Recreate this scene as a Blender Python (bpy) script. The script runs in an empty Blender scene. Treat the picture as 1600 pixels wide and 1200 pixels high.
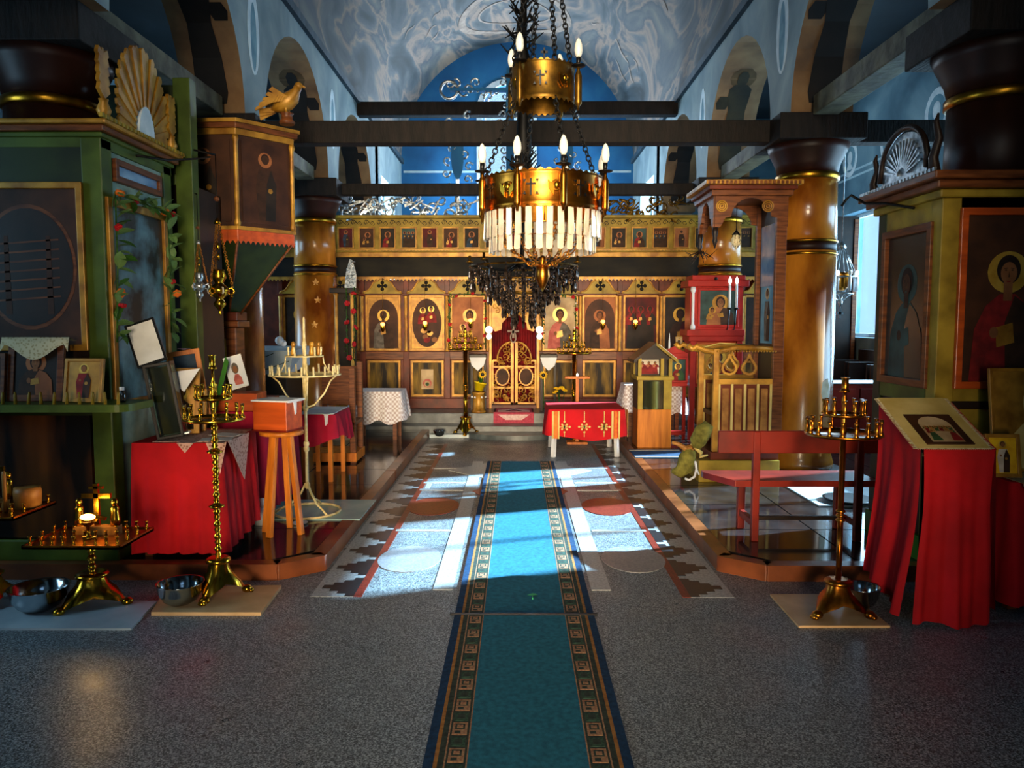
import bpy, math, random
from mathutils import Vector, Matrix, Euler
R = math.radians
random.seed(7)
scene = bpy.context.scene
COL = scene.collection

# ------------------------------------------------------------ camera
FPX = 1200.0
CAM = Vector((0.0, 0.0, 1.65))
cam_data = bpy.data.cameras.new('camera')
cam_data.sensor_width = 36.0
cam_data.lens = FPX / 1600.0 * 36.0
cam_data.clip_end = 200
cam = bpy.data.objects.new('camera', cam_data)
cam.location = CAM
cam.rotation_euler = Euler((R(90 - 4.62), 0, R(0.38)), 'XYZ')
COL.objects.link(cam)
scene.camera = cam
CROT = cam.rotation_euler.to_matrix()

def ray(px, py):
    return CROT @ Vector(((px - 800) / FPX, -(py - 600) / FPX, -1))
def at(px, py, Y):                      # where a pixel's ray meets the plane y = Y
    d = ray(px, py); return CAM + d * (Y / d.y)
def gz(px, py, z=0.0):                  # ... the level z
    d = ray(px, py); return CAM + d * ((z - CAM.z) / d.z)
def ax(px, py, X):                      # ... the plane x = X
    d = ray(px, py); return CAM + d * (X / d.x)

# ------------------------------------------------------------ view, world, sun, window daylight
vs = scene.view_settings
vs.view_transform = 'Standard'
vs.look = 'None'
vs.exposure = 0.0
vs.gamma = 1.0
vs.use_curve_mapping = False
scene.cycles.use_denoising = True
scene.cycles.max_bounces = 8
scene.cycles.diffuse_bounces = 4
scene.cycles.glossy_bounces = 4
scene.cycles.transparent_max_bounces = 12
scene.cycles.caustics_reflective = False
scene.cycles.caustics_refractive = False
scene.cycles.sample_clamp_indirect = 6.0

world = bpy.data.worlds.new('sky')
scene.world = world
world.use_nodes = True
bg = world.node_tree.nodes['Background']
bg.inputs[0].default_value = (0.50, 0.74, 1.0, 1)
bg.inputs[1].default_value = 1.6

def light(name, kind, loc, direction, energy, color, size=None, size_y=None, angle=None, spread=None):
    d = bpy.data.lights.new(name, kind)
    d.energy = energy; d.color = color
    if kind == 'AREA':
        d.shape = 'RECTANGLE'; d.size = size; d.size_y = size_y or size
        if spread: d.spread = R(spread)
    if angle is not None: d.angle = R(angle)
    o = bpy.data.objects.new(name, d)
    o.location = loc
    o.rotation_euler = Vector(direction).to_track_quat('-Z', 'Y').to_euler()
    COL.objects.link(o)
    return o

BLUE = (0.62, 0.88, 1.0)
SUN_DIR = Vector((-1, -0.35, -0.50))
light('sun', 'SUN', (12, 14, 9), SUN_DIR, 60.0, (0.62, 0.87, 1.0), angle=1.2)
# daylight standing in the window openings of the aisles and the altar
WIN_R = [(6.8, 8.6), (9.2, 10.4), (10.9, 13.3)]
WIN_L = [(2.3, 3.8), (9.3, 10.5), (11.1, 12.4)]
for a, b in WIN_R:
    light('window_daylight', 'AREA', (5.95, (a + b) / 2, 2.45), (-1, 0, -0.05), 150, BLUE, b - a, 2.0)
for a, b in WIN_L:
    light('window_daylight', 'AREA', (-5.95, (a + b) / 2, 2.45), (1, 0, -0.05), 90 if a < 4 else 70, BLUE, b - a, 2.0)
light('altar_daylight', 'AREA', (-0.28, 18.35, 5.75), (0, -1, -0.1), 400, (0.98, 0.99, 1.0), 1.2, 2.4)
light('altar_daylight', 'AREA', (3.25, 16.0, 3.4), (-1, 0, 0.02), 760, (0.80, 0.94, 1.0), 1.5, 2.2)
light('altar_daylight', 'AREA', (-3.25, 16.0, 3.4), (1, 0, 0.02), 760, (0.80, 0.94, 1.0), 1.5, 2.2)
# unseen warm fill lamps added in the west openings; narrow spread keeps near cases dim
light('west_door_fill', 'AREA', (0.0, -3.45, 1.55), (0, 1, 0.02), 125, (1.0, 0.76, 0.48), 2.0, 2.6, spread=38)
light('west_window_fill', 'AREA', (0.0, -3.45, 5.2), (0, 1, -0.22), 50, (1.0, 0.82, 0.60), 2.2, 1.6, spread=36)

# ------------------------------------------------------------ colours and materials
def c(h):
    h = h.lstrip('#')
    v = [int(h[i:i + 2], 16) / 255 for i in (0, 2, 4)]
    return tuple(x / 12.92 if x <= 0.04045 else ((x + 0.055) / 1.055) ** 2.4 for x in v) + (1.0,)

MATS = {}
def mat(name, col, rough=0.5, metal=0.0, col2=None, scale=6.0, detail=4.0, stretch=None, rot=None, lo=0.35, hi=0.65,
        bump=0.0, bscale=None, spec=None, emit=None, estr=0.0, alpha=None, coat=0.0, kind='noise', trans=0.0):
    if name in MATS: return MATS[name]
    m = bpy.data.materials.new(name); m.use_nodes = True
    nt = m.node_tree; N = nt.nodes; L = nt.links
    b = N['Principled BSDF']
    col = c(col) if isinstance(col, str) else col
    if col2 is None: col2 = tuple(x * 0.72 for x in col[:3]) + (1,)
    elif isinstance(col2, str): col2 = c(col2)
    tc = N.new('ShaderNodeTexCoord'); mp = N.new('ShaderNodeMapping')
    L.new(tc.outputs['Object'], mp.inputs[0])
    mp.inputs['Location'].default_value = (0.37, 0.61, 0.43)
    if stretch: mp.inputs['Scale'].default_value = stretch
    if rot: mp.inputs['Rotation'].default_value = [R(a) for a in rot]
    if kind == 'wave':
        t = N.new('ShaderNodeTexWave'); t.inputs['Scale'].default_value = scale
        t.inputs['Distortion'].default_value = detail; t.inputs['Detail'].default_value = 3
        fac = t.outputs['Fac']
    elif kind == 'voronoi':
        t = N.new('ShaderNodeTexVoronoi'); t.inputs['Scale'].default_value = scale
        fac = t.outputs['Distance']
    elif kind == 'checker':
        t = N.new('ShaderNodeTexChecker'); t.inputs['Scale'].default_value = scale
        fac = t.outputs['Fac']
    else:
        t = N.new('ShaderNodeTexNoise'); t.inputs['Scale'].default_value = scale
        t.inputs['Detail'].default_value = detail
        fac = t.outputs['Fac']
    L.new(mp.outputs[0], t.inputs['Vector'])
    rp = N.new('ShaderNodeValToRGB')
    rp.color_ramp.elements[0].position = lo; rp.color_ramp.elements[0].color = col2
    rp.color_ramp.elements[1].position = hi; rp.color_ramp.elements[1].color = col
    L.new(fac, rp.inputs[0]); L.new(rp.outputs[0], b.inputs['Base Color'])
    b.inputs['Roughness'].default_value = rough
    b.inputs['Metallic'].default_value = metal
    if spec is None and metal < 0.2 and rough >= 0.4: spec = 0.28
    if spec is not None: b.inputs['Specular IOR Level'].default_value = spec
    if coat: b.inputs['Coat Weight'].default_value = coat; b.inputs['Coat Roughness'].default_value = 0.12
    if trans: b.inputs['Transmission Weight'].default_value = trans
    if emit:
        b.inputs['Emission Color'].default_value = c(emit) if isinstance(emit, str) else emit
        b.inputs['Emission Strength'].default_value = estr
    if bump:
        bp = N.new('ShaderNodeBump'); bp.inputs['Strength'].default_value = bump; bp.inputs['Distance'].default_value = 0.02
        t2 = N.new('ShaderNodeTexNoise'); t2.inputs['Scale'].default_value = bscale or scale * 3; t2.inputs['Detail'].default_value = 4
        L.new(mp.outputs[0], t2.inputs['Vector']); L.new(t2.outputs['Fac'], bp.inputs['Height'])
        L.new(bp.outputs[0], b.inputs['Normal'])
    MATS[name] = m
    return m

def glass_mat(name, tint=(0.85, 0.93, 1.0), gloss=0.12):
    m = bpy.data.materials.new(name); m.use_nodes = True
    nt = m.node_tree; N = nt.nodes; L = nt.links; N.clear()
    o = N.new('ShaderNodeOutputMaterial'); mx = N.new('ShaderNodeMixShader')
    t = N.new('ShaderNodeBsdfTransparent'); g = N.new('ShaderNodeBsdfGlossy')
    t.inputs[0].default_value = tint + (1,); g.inputs['Roughness'].default_value = 0.08
    mx.inputs[0].default_value = gloss
    L.new(t.outputs[0], mx.inputs[1]); L.new(g.outputs[0], mx.inputs[2]); L.new(mx.outputs[0], o.inputs[0])
    MATS[name] = m
    return m

mat('gold', '#c8922a', 0.30, 1.0, '#8a5a14', 9)
mat('gold_dark', '#8a6420', 0.40, 0.9, '#4a3210', 9)
mat('brass', '#d0a030', 0.20, 1.0, '#a87418', 14)
mat('brass_warm', '#c9822c', 0.28, 1.0, '#8a4c14', 10)
mat('steel', '#c8cdd2', 0.14, 1.0, '#8f969c', 5)
mat('silver', '#d5dde2', 0.28, 0.9, '#7f8a92', 25)
mat('iron', '#1b1814', 0.5, 0.7, '#0c0a08', 12)
mat('iron_white', '#e8d9a8', 0.45, 0.0, '#c0a868', 18)
mat('gilt_paint', '#c08c2c', 0.42, 0.25, '#85560f', 7)
mat('ochre', '#a98d2c', 0.5, 0.0, '#7c6418', 5)
mat('green_paint', '#4f6420', 0.45, 0.0, '#34440f', 4)
mat('green_dark', '#27340f', 0.5, 0.0, '#161f08', 4)
mat('green_bright', '#3f8a24', 0.5, 0.0, '#2a6416', 4)
mat('wood_brown', '#7a4420', 0.4, 0.0, '#4e2710', 5, stretch=(1, 1, 8))
mat('wood_dark', '#2a1a10', 0.45, 0.0, '#150c07', 5)
mat('wood_red', '#86200f', 0.4, 0.0, '#591208', 4)
mat('wood_orange', '#d07a24', 0.42, 0.0, '#a85a14', 4, stretch=(5, 5, 0.6))
mat('wood_box', '#c8551a', 0.35, 0.0, '#a4400f', 4, stretch=(0.6, 5, 5))
mat('wood_kerb', '#8a4a26', 0.32, 0.0, '#55280f', 4, stretch=(1, 1, 1), coat=0.2)
mat('wood_beam', '#1c1512', 0.75, 0.0, '#0d0a08', 4, stretch=(4, 1, 1), bump=0.4)
mat('wood_beam_pale', '#6f6a52', 0.7, 0.0, '#443f30', 5, bump=0.4)
mat('red_paint', '#b3241c', 0.4, 0.0, '#8c1812', 4)
mat('pilaster_red', '#6e2c14', 0.42, 0.0, '#4a1a0a', 5)
mat('cloth_red', '#c8101a', 0.85, 0.0, '#a20a12', 3, bump=0.1, bscale=60)
mat('cloth_crimson', '#b00f34', 0.85, 0.0, '#8a0a26', 3, bump=0.1, bscale=60)
mat('curtain_red', '#7c0a12', 0.8, 0.0, '#4e050a', 5)
mat('lace_white', '#e4e0e2', 0.85, 0.0, '#b9a8a4', 34, kind='checker', stretch=(1, 1, 1))
mat('lace_cream', '#d8c9a0', 0.85, 0.0, '#b09a6c', 60, kind='voronoi', lo=0.2, hi=0.5)
mat('lace_pink', '#c8a090', 0.85, 0.0, '#8a5a48', 50, kind='voronoi', lo=0.2, hi=0.5)
mat('white', '#e9ebee', 0.6, 0.0, '#cfd3d8', 4)
mat('paper', '#f2f2ee', 0.6, 0.0, '#dadad4', 6)
mat('cream_cloth', '#d9c27a', 0.8, 0.0, '#c0a457', 5, bump=0.1, bscale=50)
mat('black', '#0b0a09', 0.4, 0.0, '#050404', 5)
mat('bulb', '#e6e4dc', 0.25, 0.0, '#d8d4c6', 2)
mat('bulb_lit', '#ffffff', 0.3, 0.0, '#ffffff', 2, emit='#fff1dc', estr=1.4)
mat('flame', '#fff0c0', 0.5, 0.0, '#fff0c0', 2, emit='#ffc060', estr=7)
mat('vigil', '#ff8040', 0.4, 0.0, '#ff8040', 2, emit='#ff9048', estr=6)
mat('crystal', '#d4c8b4', 0.15, 0.0, '#a89a86', 5, spec=0.8, trans=0.15)
mat('crystal_dark', '#6a5c54', 0.10, 0.75, '#120d0a', 40)
mat('column_paint', '#d0862a', 0.27, 0.0, '#733708', 1.6, detail=6, stretch=(1.4, 1.4, 0.55), rot=(25, 30, 0), lo=0.38, hi=0.62, coat=0.35)
mat('column_red', '#35150b', 0.45, 0.0, '#190904', 2.2, detail=6, stretch=(1.4, 1.4, 0.55), rot=(25, 30, 0))
mat('panel_marble', '#8a6a1c', 0.6, 0.0, '#1a1006', 3.2, detail=4, stretch=(2.6, 1, 0.5), rot=(0, 42, 0), lo=0.40, hi=0.64)
mat('panel_marble_dark', '#6a3c10', 0.4, 0.0, '#0c0704', 1.3, detail=4, stretch=(2.8, 1, 0.5), rot=(0, 45, 0), lo=0.42, hi=0.66)
mat('frieze_dark', '#1f1a0e', 0.75, 0.0, '#070503', 2.5, stretch=(1, 1, 2.5))
mat('panel_teal', '#6f98a2', 0.40, 0.0, '#1c2622', 3.4, detail=5, lo=0.40, hi=0.62)
mat('panel_teal_dark', '#1f3436', 0.25, 0.0, '#0a1211', 2.0, detail=6, lo=0.36, hi=0.66)
mat('panel_pale', '#9fb7a8', 0.5, 0.0, '#6f8a7c', 5)
mat('glass_dark', '#16201c', 0.08, 0.0, '#0b110f', 3, coat=0.5)
mat('sky_glass', '#3b6ea0', 0.12, 0.0, '#88a8c4', 3, coat=0.5)
mat('leaf_green', '#3f6a22', 0.5, 0.0, '#20400f', 30)
mat('leaf_pale', '#7fa05a', 0.5, 0.0, '#2c4a1c', 60, kind='wave', detail=1.0)
mat('rose_red', '#c4141c', 0.6, 0.0, '#8a0a10', 30)
mat('flower_yellow', '#f0c414', 0.6, 0.0, '#d8a008', 20)
mat('flower_orange', '#e87a1c', 0.6, 0.0, '#c85a10', 20)
mat('flower_white', '#eee8dc', 0.6, 0.0, '#d0c8b4', 20)
mat('flower_lilac', '#b9a0b4', 0.6, 0.0, '#8a708a', 20)
mat('pot_yellow', '#f2d40a', 0.35, 0.0, '#d8b806', 5)
mat('olive', '#8a8338', 0.8, 0.0, '#5f5a22', 18, bump=0.5, bscale=40)
mat('tan', '#b07a3a', 0.45, 0.0, '#7c4c1c', 8)
mat('slab_tan', '#d6b486', 0.35, 0.0, '#c09c6c', 6)
mat('slab_white', '#c4d2d8', 0.25, 0.0, '#a4b8c2', 3)
mat('slab_green', '#a8c8c6', 0.22, 0.0, '#8fb4b4', 3)
mat('step_stone', '#5c6466', 0.35, 0.0, '#3d4446', 6, bump=0.1)
mat('stone_pale', '#b8ab90', 0.6, 0.0, '#948768', 8)
mat('rug_pink', '#c05060', 0.9, 0.0, '#a83c50', 30)
mat('rug_cream', '#e4c8c4', 0.9, 0.0, '#d0aca8', 30)
mat('rug_dark', '#4a1222', 0.9, 0.0, '#360a18', 30)
mat('carpet_blue', '#236f86', 0.92, 0.0, '#1a5a6e', 40, bump=0.2, bscale=220)
mat('carpet_edge', '#123a5c', 0.92, 0.0, '#0c2a46', 40, bump=0.2, bscale=220)
mat('carpet_line', '#a8743a', 0.92, 0.0, '#8a5a28', 40)
mat('carpet_field', '#39443a', 0.92, 0.0, '#262e28', 40)
mat('carpet_motif', '#b08c68', 0.92, 0.0, '#8c5c44', 90)
mat('carpet_motif_green', '#3c5a48', 0.92, 0.0, '#24362c', 60)
mat('leaf_scrap', '#4fd08a', 0.6, 0.0, '#38b070', 30)
mat('plaster_patch', '#e6dcc6', 0.8, 0.0, '#c8b896', 12)
mat('skin', '#8a5a34', 0.65, 0.0, '#6e4224', 8, spec=0.25)
mat('skin_dark', '#4a2c18', 0.65, 0.0, '#34200f', 8, spec=0.25)
mat('ic_gold', '#b8862c', 0.4, 0.3, '#8a5e18', 10)
mat('ic_halo', '#d8b048', 0.35, 0.35, '#b88c2c', 10)
mat('ic_bg_brown', '#4a2a16', 0.6, 0.0, '#2e180c', 5, spec=0.25)
mat('ic_bg_dark', '#2a2018', 0.6, 0.0, '#171009', 5, spec=0.25)
mat('ic_bg_tan', '#a8683a', 0.6, 0.0, '#7e4826', 5, spec=0.25)
mat('ic_bg_pale', '#c8b088', 0.6, 0.0, '#a08460', 5, spec=0.25)
mat('ic_bg_red', '#5a0e0e', 0.6, 0.0, '#340707', 5, spec=0.25)
mat('ic_bg_teal', '#3a5450', 0.6, 0.0, '#24322e', 5, spec=0.25)
mat('ic_robe_red', '#8a1c1c', 0.65, 0.0, '#5e1010', 12, spec=0.25)
mat('ic_robe_pink', '#c06a5c', 0.65, 0.0, '#a04c44', 12, spec=0.25)
mat('ic_robe_blue', '#2c4458', 0.65, 0.0, '#1c2c3c', 12, spec=0.25)
mat('ic_robe_brown', '#3e2616', 0.65, 0.0, '#28180c', 12, spec=0.25)
mat('ic_robe_grey', '#6f665a', 0.65, 0.0, '#4c453c', 12, spec=0.25)
mat('ic_robe_green', '#3a5a34', 0.65, 0.0, '#263e22', 12, spec=0.25)
mat('ic_hair', '#2a1810', 0.65, 0.0, '#1a0f08', 12, spec=0.25)
mat('ic_white', '#d8cfc0', 0.5, 0.0, '#b8ac98', 12)
mat('fresco_figure', '#17120f', 0.7, 0.0, '#0c0908', 5)
mat('fresco_figure_olive', '#2e2a18', 0.7, 0.0, '#1a180e', 5)
mat('fresco_halo', '#5a4426', 0.7, 0.0, '#463218', 5)
glass_mat('window_glass')
glass_mat('case_glass', (0.75, 0.85, 0.75), 0.16)

# ------------------------------------------------------------ mesh builder
class MB:
    def __init__(s):
        s.v = []; s.f = []; s.mi = []; s.sm = []; s.T = None
    def add(s, vs_, fs, mi=0, smooth=False):
        o = len(s.v)
        if s.T is not None: vs_ = [s.T @ Vector(p) for p in vs_]
        s.v.extend([tuple(p) for p in vs_])
        for f in fs:
            s.f.append([i + o for i in f]); s.mi.append(mi); s.sm.append(smooth)
        return s
    def box(s, x0, x1, y0, y1, z0, z1, mi=0):
        if x0 > x1: x0, x1 = x1, x0
        if y0 > y1: y0, y1 = y1, y0
        if z0 > z1: z0, z1 = z1, z0
        p = [(x0, y0, z0), (x1, y0, z0), (x1, y1, z0), (x0, y1, z0), (x0, y0, z1), (x1, y0, z1), (x1, y1, z1), (x0, y1, z1)]
        return s.add(p, [(0, 3, 2, 1), (4, 5, 6, 7), (0, 1, 5, 4), (1, 2, 6, 5), (2, 3, 7, 6), (3, 0, 4, 7)], mi)
    def bar(s, a, b, w, h, mi=0):            # square bar from a to b
        a = Vector(a); b = Vector(b); d = (b - a)
        L = d.length; q = d.to_track_quat('Z', 'Y').to_matrix()
        p = []
        for z in (0, L):
            for sx, sy in ((-1, -1), (1, -1), (1, 1), (-1, 1)):
                p.append(a + q @ Vector((sx * w / 2, sy * h / 2, z)))
        return s.add(p, [(0, 3, 2, 1), (4, 5, 6, 7), (0, 1, 5, 4), (1, 2, 6, 5), (2, 3, 7, 6), (3, 0, 4, 7)], mi)
    def lathe(s, prof, cx=0, cy=0, cz=0, n=16, mi=0, smooth=True, caps=True):
        p = []; f = []
        for r, z in prof:
            for k in range(n):
                a = 2 * math.pi * k / n
                p.append((cx + r * math.cos(a), cy + r * math.sin(a), cz + z))
        for i in range(len(prof) - 1):
            for k in range(n):
                k2 = (k + 1) % n
                f.append((i * n + k, i * n + k2, (i + 1) * n + k2, (i + 1) * n + k))
        s.add(p, f, mi, smooth)
        if caps:
            o = len(s.v) - len(p)
            s.f.append([o + k for k in reversed(range(n))]); s.mi.append(mi); s.sm.append(False)
            s.f.append([o + (len(prof) - 1) * n + k for k in range(n)]); s.mi.append(mi); s.sm.append(False)
        return s
    def tube(s, pts, r, n=6, mi=0, closed=False, smooth=True):
        pts = [Vector(p) for p in pts]; m = len(pts)
        rr = r if isinstance(r, (list, tuple)) else [r] * m
        p = []; f = []; up = None
        for i in range(m):
            if closed: d = pts[(i + 1) % m] - pts[i - 1]
            else: d = pts[min(i + 1, m - 1)] - pts[max(i - 1, 0)]
            if d.length < 1e-9: d = Vector((0, 0, 1))
            d.normalize()
            if up is None:
                up = Vector((0, 0, 1)) if abs(d.z) < 0.9 else Vector((1, 0, 0))
            u = d.cross(up)
            if u.length < 1e-6: u = d.orthogonal()
            u.normalize(); w = u.cross(d); up = w
            for k in range(n):
                a = 2 * math.pi * k / n
                p.append(pts[i] + (u * math.cos(a) + w * math.sin(a)) * rr[i])
        q = m if closed else m - 1
        for i in range(q):
            j = (i + 1) % m
            for k in range(n):
                k2 = (k + 1) % n
                f.append((i * n + k, i * n + k2, j * n + k2, j * n + k))
        if not closed:
            f.append(tuple(reversed(range(n)))); f.append(tuple((m - 1) * n + k for k in range(n)))
        return s.add(p, f, mi, smooth)
    def cyl(s, a, b, r, r2=None, n=10, mi=0):
        return s.tube([a, b], [r, r if r2 is None else r2], n, mi)
    def ring(s, cx, cy, cz, Rr, r, n=24, m=6, mi=0, tilt=None):
        pts = []
        for k in range(n):
            a = 2 * math.pi * k / n
            p = Vector((Rr * math.cos(a), Rr * math.sin(a), 0))
            if tilt: p = tilt @ p
            pts.append(p + Vector((cx, cy, cz)))
        return s.tube(pts, r, m, mi, closed=True)
    def ball(s, cx, cy, cz, rx, ry=None, rz=None, n=10, m=7, mi=0):
        ry = rx if ry is None else ry; rz = rx if rz is None else rz
        p = [(cx, cy, cz - rz)]; f = []
        for i in range(1, m):
            t = math.pi * i / m
            for k in range(n):
                a = 2 * math.pi * k / n
                p.append((cx + rx * math.sin(t) * math.cos(a), cy + ry * math.sin(t) * math.sin(a), cz - rz * math.cos(t)))
        p.append((cx, cy, cz + rz)); top = len(p) - 1
        for k in range(n):
            f.append((0, 1 + (k + 1) % n, 1 + k))
            f.append((top, 1 + (m - 2) * n + k, 1 + (m - 2) * n + (k + 1) % n))
        for i in range(m - 2):
            for k in range(n):
                k2 = (k + 1) % n
                f.append((1 + i * n + k, 1 + i * n + k2, 1 + (i + 1) * n + k2, 1 + (i + 1) * n + k))
        return s.add(p, f, mi, True)
    def prism(s, poly, axis, a, b, mi=0, side_mi=None, smooth=False):
        # poly: 2D outline; axis 'y': (x,z), 'x': (y,z), 'z': (x,y)
        def P(q, t):
            if axis == 'y': return (q[0], t, q[1])
            if axis == 'x': return (t, q[0], q[1])
            return (q[0], q[1], t)
        n = len(poly)
        p = [P(q, a) for q in poly] + [P(q, b) for q in poly]
        s.add(p, [tuple(range(n)), tuple(reversed(range(n, 2 * n)))], mi)
        s.add(p, [(i, n + i, n + (i + 1) % n, (i + 1) % n) for i in range(n)], mi if side_mi is None else side_mi, smooth)
        return s
    def plate(s, outer, inner, axis, a, b, mi=0):   # matched outlines: a plate with a hole
        def P(q, t):
            if axis == 'y': return (q[0], t, q[1])
            if axis == 'x': return (t, q[0], q[1])
            return (q[0], q[1], t)
        n = len(outer)
        p = [P(q, a) for q in outer] + [P(q, a) for q in inner] + [P(q, b) for q in outer] + [P(q, b) for q in inner]
        f = []
        for i in range(n):
            j = (i + 1) % n
            f += [(i, j, n + j, n + i), (2 * n + i, 3 * n + i, 3 * n + j, 2 * n + j), (i, 2 * n + i, 2 * n + j, j), (n + i, n + j, 3 * n + j, 3 * n + i)]
        return s.add(p, f, mi)
    def frame(s, x0, x1, z0, z1, w, y0, y1, mi=0):
        return s.plate([(x0, z0), (x1, z0), (x1, z1), (x0, z1)],
                       [(x0 + w, z0 + w), (x1 - w, z0 + w), (x1 - w, z1 - w), (x0 + w, z1 - w)], 'y', y0, y1, mi)
    def build(s, name, mats, parent=None, bevel=0.0, world=False, recalc=True):
        me = bpy.data.meshes.new(name)
        v = s.v
        if world and parent is not None:
            off = wloc(parent); v = [(p[0] - off.x, p[1] - off.y, p[2] - off.z) for p in v]
        me.from_pydata(v, [], s.f)
        if not isinstance(mats, (list, tuple)): mats = [mats]
        for mm in mats: me.materials.append(MATS[mm] if isinstance(mm, str) else mm)
        me.polygons.foreach_set('material_index', s.mi)
        me.polygons.foreach_set('use_smooth', s.sm)
        if recalc:
            import bmesh
            bm = bmesh.new(); bm.from_mesh(me); bmesh.ops.recalc_face_normals(bm, faces=bm.faces); bm.to_mesh(me); bm.free()
        me.update()
        o = bpy.data.objects.new(name, me)
        COL.objects.link(o)
        if parent is not None: o.parent = parent
        if bevel:
            md = o.modifiers.new('bevel', 'BEVEL'); md.width = bevel; md.segments = 2; md.limit_method = 'ANGLE'
        return o

def wloc(o):
    p = Vector((0, 0, 0))
    while o is not None:
        p += o.location; o = o.parent
    return p
def tag(o, label, cat, group=None):
    o['label'] = label; o['category'] = cat
    if group: o['group'] = group
    return o
def thing(name, label, cat, loc=(0, 0, 0), rz=0.0, group=None, rot=None):
    o = bpy.data.objects.new(name, None)
    o.empty_display_size = 0.1
    o.location = loc; o.rotation_euler = rot if rot else (0, 0, R(rz))
    COL.objects.link(o)
    return tag(o, label, cat, group)
def struct(o):
    o['kind'] = 'structure'; return o
def inst(name, mesh, parent, loc=(0, 0, 0), rot=(0, 0, 0), scale=1.0):
    o = bpy.data.objects.new(name, mesh)
    o.location = loc; o.rotation_euler = rot
    o.scale = (scale,) * 3 if isinstance(scale, (int, float)) else scale
    COL.objects.link(o)
    if parent is not None: o.parent = parent
    return o
def proto(mb, name, mats, recalc=True):       # a mesh kept for inst()
    o = mb.build(name, mats, None, recalc=recalc); me = o.data
    bpy.data.objects.remove(o); return me
def arc(cx, cz, r, a0, a1, n, rz=None):
    rz = r if rz is None else rz
    return [(cx + r * math.cos(R(a0 + (a1 - a0) * i / n)), cz + rz * math.sin(R(a0 + (a1 - a0) * i / n))) for i in range(n + 1)]
def ell(cx, cz, rx, rz, n=18):
    return [(cx + rx * math.cos(2 * math.pi * i / n), cz + rz * math.sin(2 * math.pi * i / n)) for i in range(n)]
# ------------------------------------------------------------ materials of the shell
def ramp_mat(name, stops, scale, detail=6, rough=0.8, stretch=(1, 1, 1), rot=(0, 0, 0), distortion=0.0, kind='noise', bump=0.0, rough_var=None, spec=None):
    m = bpy.data.materials.new(name); m.use_nodes = True
    nt = m.node_tree; N = nt.nodes; L = nt.links; b = N['Principled BSDF']
    tc = N.new('ShaderNodeTexCoord'); mp = N.new('ShaderNodeMapping')
    mp.inputs['Location'].default_value = (0.37, 0.61, 0.43)
    mp.inputs['Scale'].default_value = stretch; mp.inputs['Rotation'].default_value = [R(a) for a in rot]
    L.new(tc.outputs['Object'], mp.inputs[0])
    if kind == 'noise':
        t = N.new('ShaderNodeTexNoise'); t.inputs['Scale'].default_value = scale; t.inputs['Detail'].default_value = detail
        t.inputs['Distortion'].default_value = distortion
    else:
        t = N.new('ShaderNodeTexWave'); t.inputs['Scale'].default_value = scale; t.inputs['Distortion'].default_value = distortion
        t.inputs['Detail'].default_value = detail
    L.new(mp.outputs[0], t.inputs['Vector'])
    rp = N.new('ShaderNodeValToRGB'); cr = rp.color_ramp
    while len(cr.elements) < len(stops): cr.elements.new(0.5)
    for e, (p, col) in zip(cr.elements, stops):
        e.position = p; e.color = c(col)
    L.new(t.outputs['Fac'], rp.inputs[0]); L.new(rp.outputs[0], b.inputs['Base Color'])
    b.inputs['Roughness'].default_value = rough
    if spec is not None: b.inputs['Specular IOR Level'].default_value = spec
    if rough_var:
        t3 = N.new('ShaderNodeTexNoise'); t3.inputs['Scale'].default_value = rough_var[0]; t3.inputs['Detail'].default_value = 5
        L.new(tc.outputs['Object'], t3.inputs['Vector'])
        mr = N.new('ShaderNodeMapRange'); mr.inputs['To Min'].default_value = rough_var[1]; mr.inputs['To Max'].default_value = rough_var[2]
        mr.inputs['From Min'].default_value = 0.3; mr.inputs['From Max'].default_value = 0.7
        L.new(t3.outputs['Fac'], mr.inputs[0]); L.new(mr.outputs[0], b.inputs['Roughness'])
    if bump:
        bp = N.new('ShaderNodeBump'); bp.inputs['Strength'].default_value = bump; bp.inputs['Distance'].default_value = 0.02
        L.new(t.outputs['Fac'], bp.inputs['Height']); L.new(bp.outputs[0], b.inputs['Normal'])
    MATS[name] = m
    return m

ramp_mat('vault_fresco', [(0.30, '#26292a'), (0.41, '#3d4446'), (0.48, '#55585a'), (0.53, '#8a7464'), (0.58, '#454b50'), (0.66, '#66645f'), (0.74, '#947c68')],
         1.1, detail=7, stretch=(0.8, 0.33, 0.9), distortion=1.6)
ramp_mat('plaster', [(0.25, '#5c7078'), (0.5, '#7c8e92'), (0.75, '#9ca8a6')], 1.6, detail=6, distortion=0.5)
ramp_mat('aisle_ceiling', [(0.3, '#141d24'), (0.6, '#1f2b33'), (0.8, '#2c3942')], 1.5)
ramp_mat('plaster_aisle', [(0.25, '#34566a'), (0.5, '#587c8c'), (0.75, '#84a2ac')], 1.2, detail=6, distortion=0.5)
ramp_mat('blue_wall', [(0.25, '#0e4c7c'), (0.5, '#166094'), (0.75, '#2a79a8')], 1.1, detail=5, distortion=0.4)
ramp_mat('soffit', [(0.25, '#4c3520'), (0.5, '#7a5b3a'), (0.75, '#94754e')], 2.5, detail=6)
ramp_mat('terrazzo', [(0.34, '#2a2e30'), (0.46, '#565e62'), (0.54, '#7c8488'), (0.68, '#b0b8ba')], 150, detail=2, rough=0.3, rough_var=(3.0, 0.27, 0.50))
ramp_mat('polished_tile', [(0.3, '#191414'), (0.6, '#2b2524'), (0.8, '#403a39')], 5, detail=5, rough=0.09, rough_var=(2.2, 0.05, 0.16), spec=0.6)
mat('inlay_white', '#b9bfc0', 0.3, 0, '#8f9799', 60, detail=3)
mat('inlay_dark', '#23282c', 0.3, 0, '#15181b', 60, detail=3)
mat('inlay_red', '#8a3226', 0.3, 0, '#5c1e18', 70, detail=3)
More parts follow.
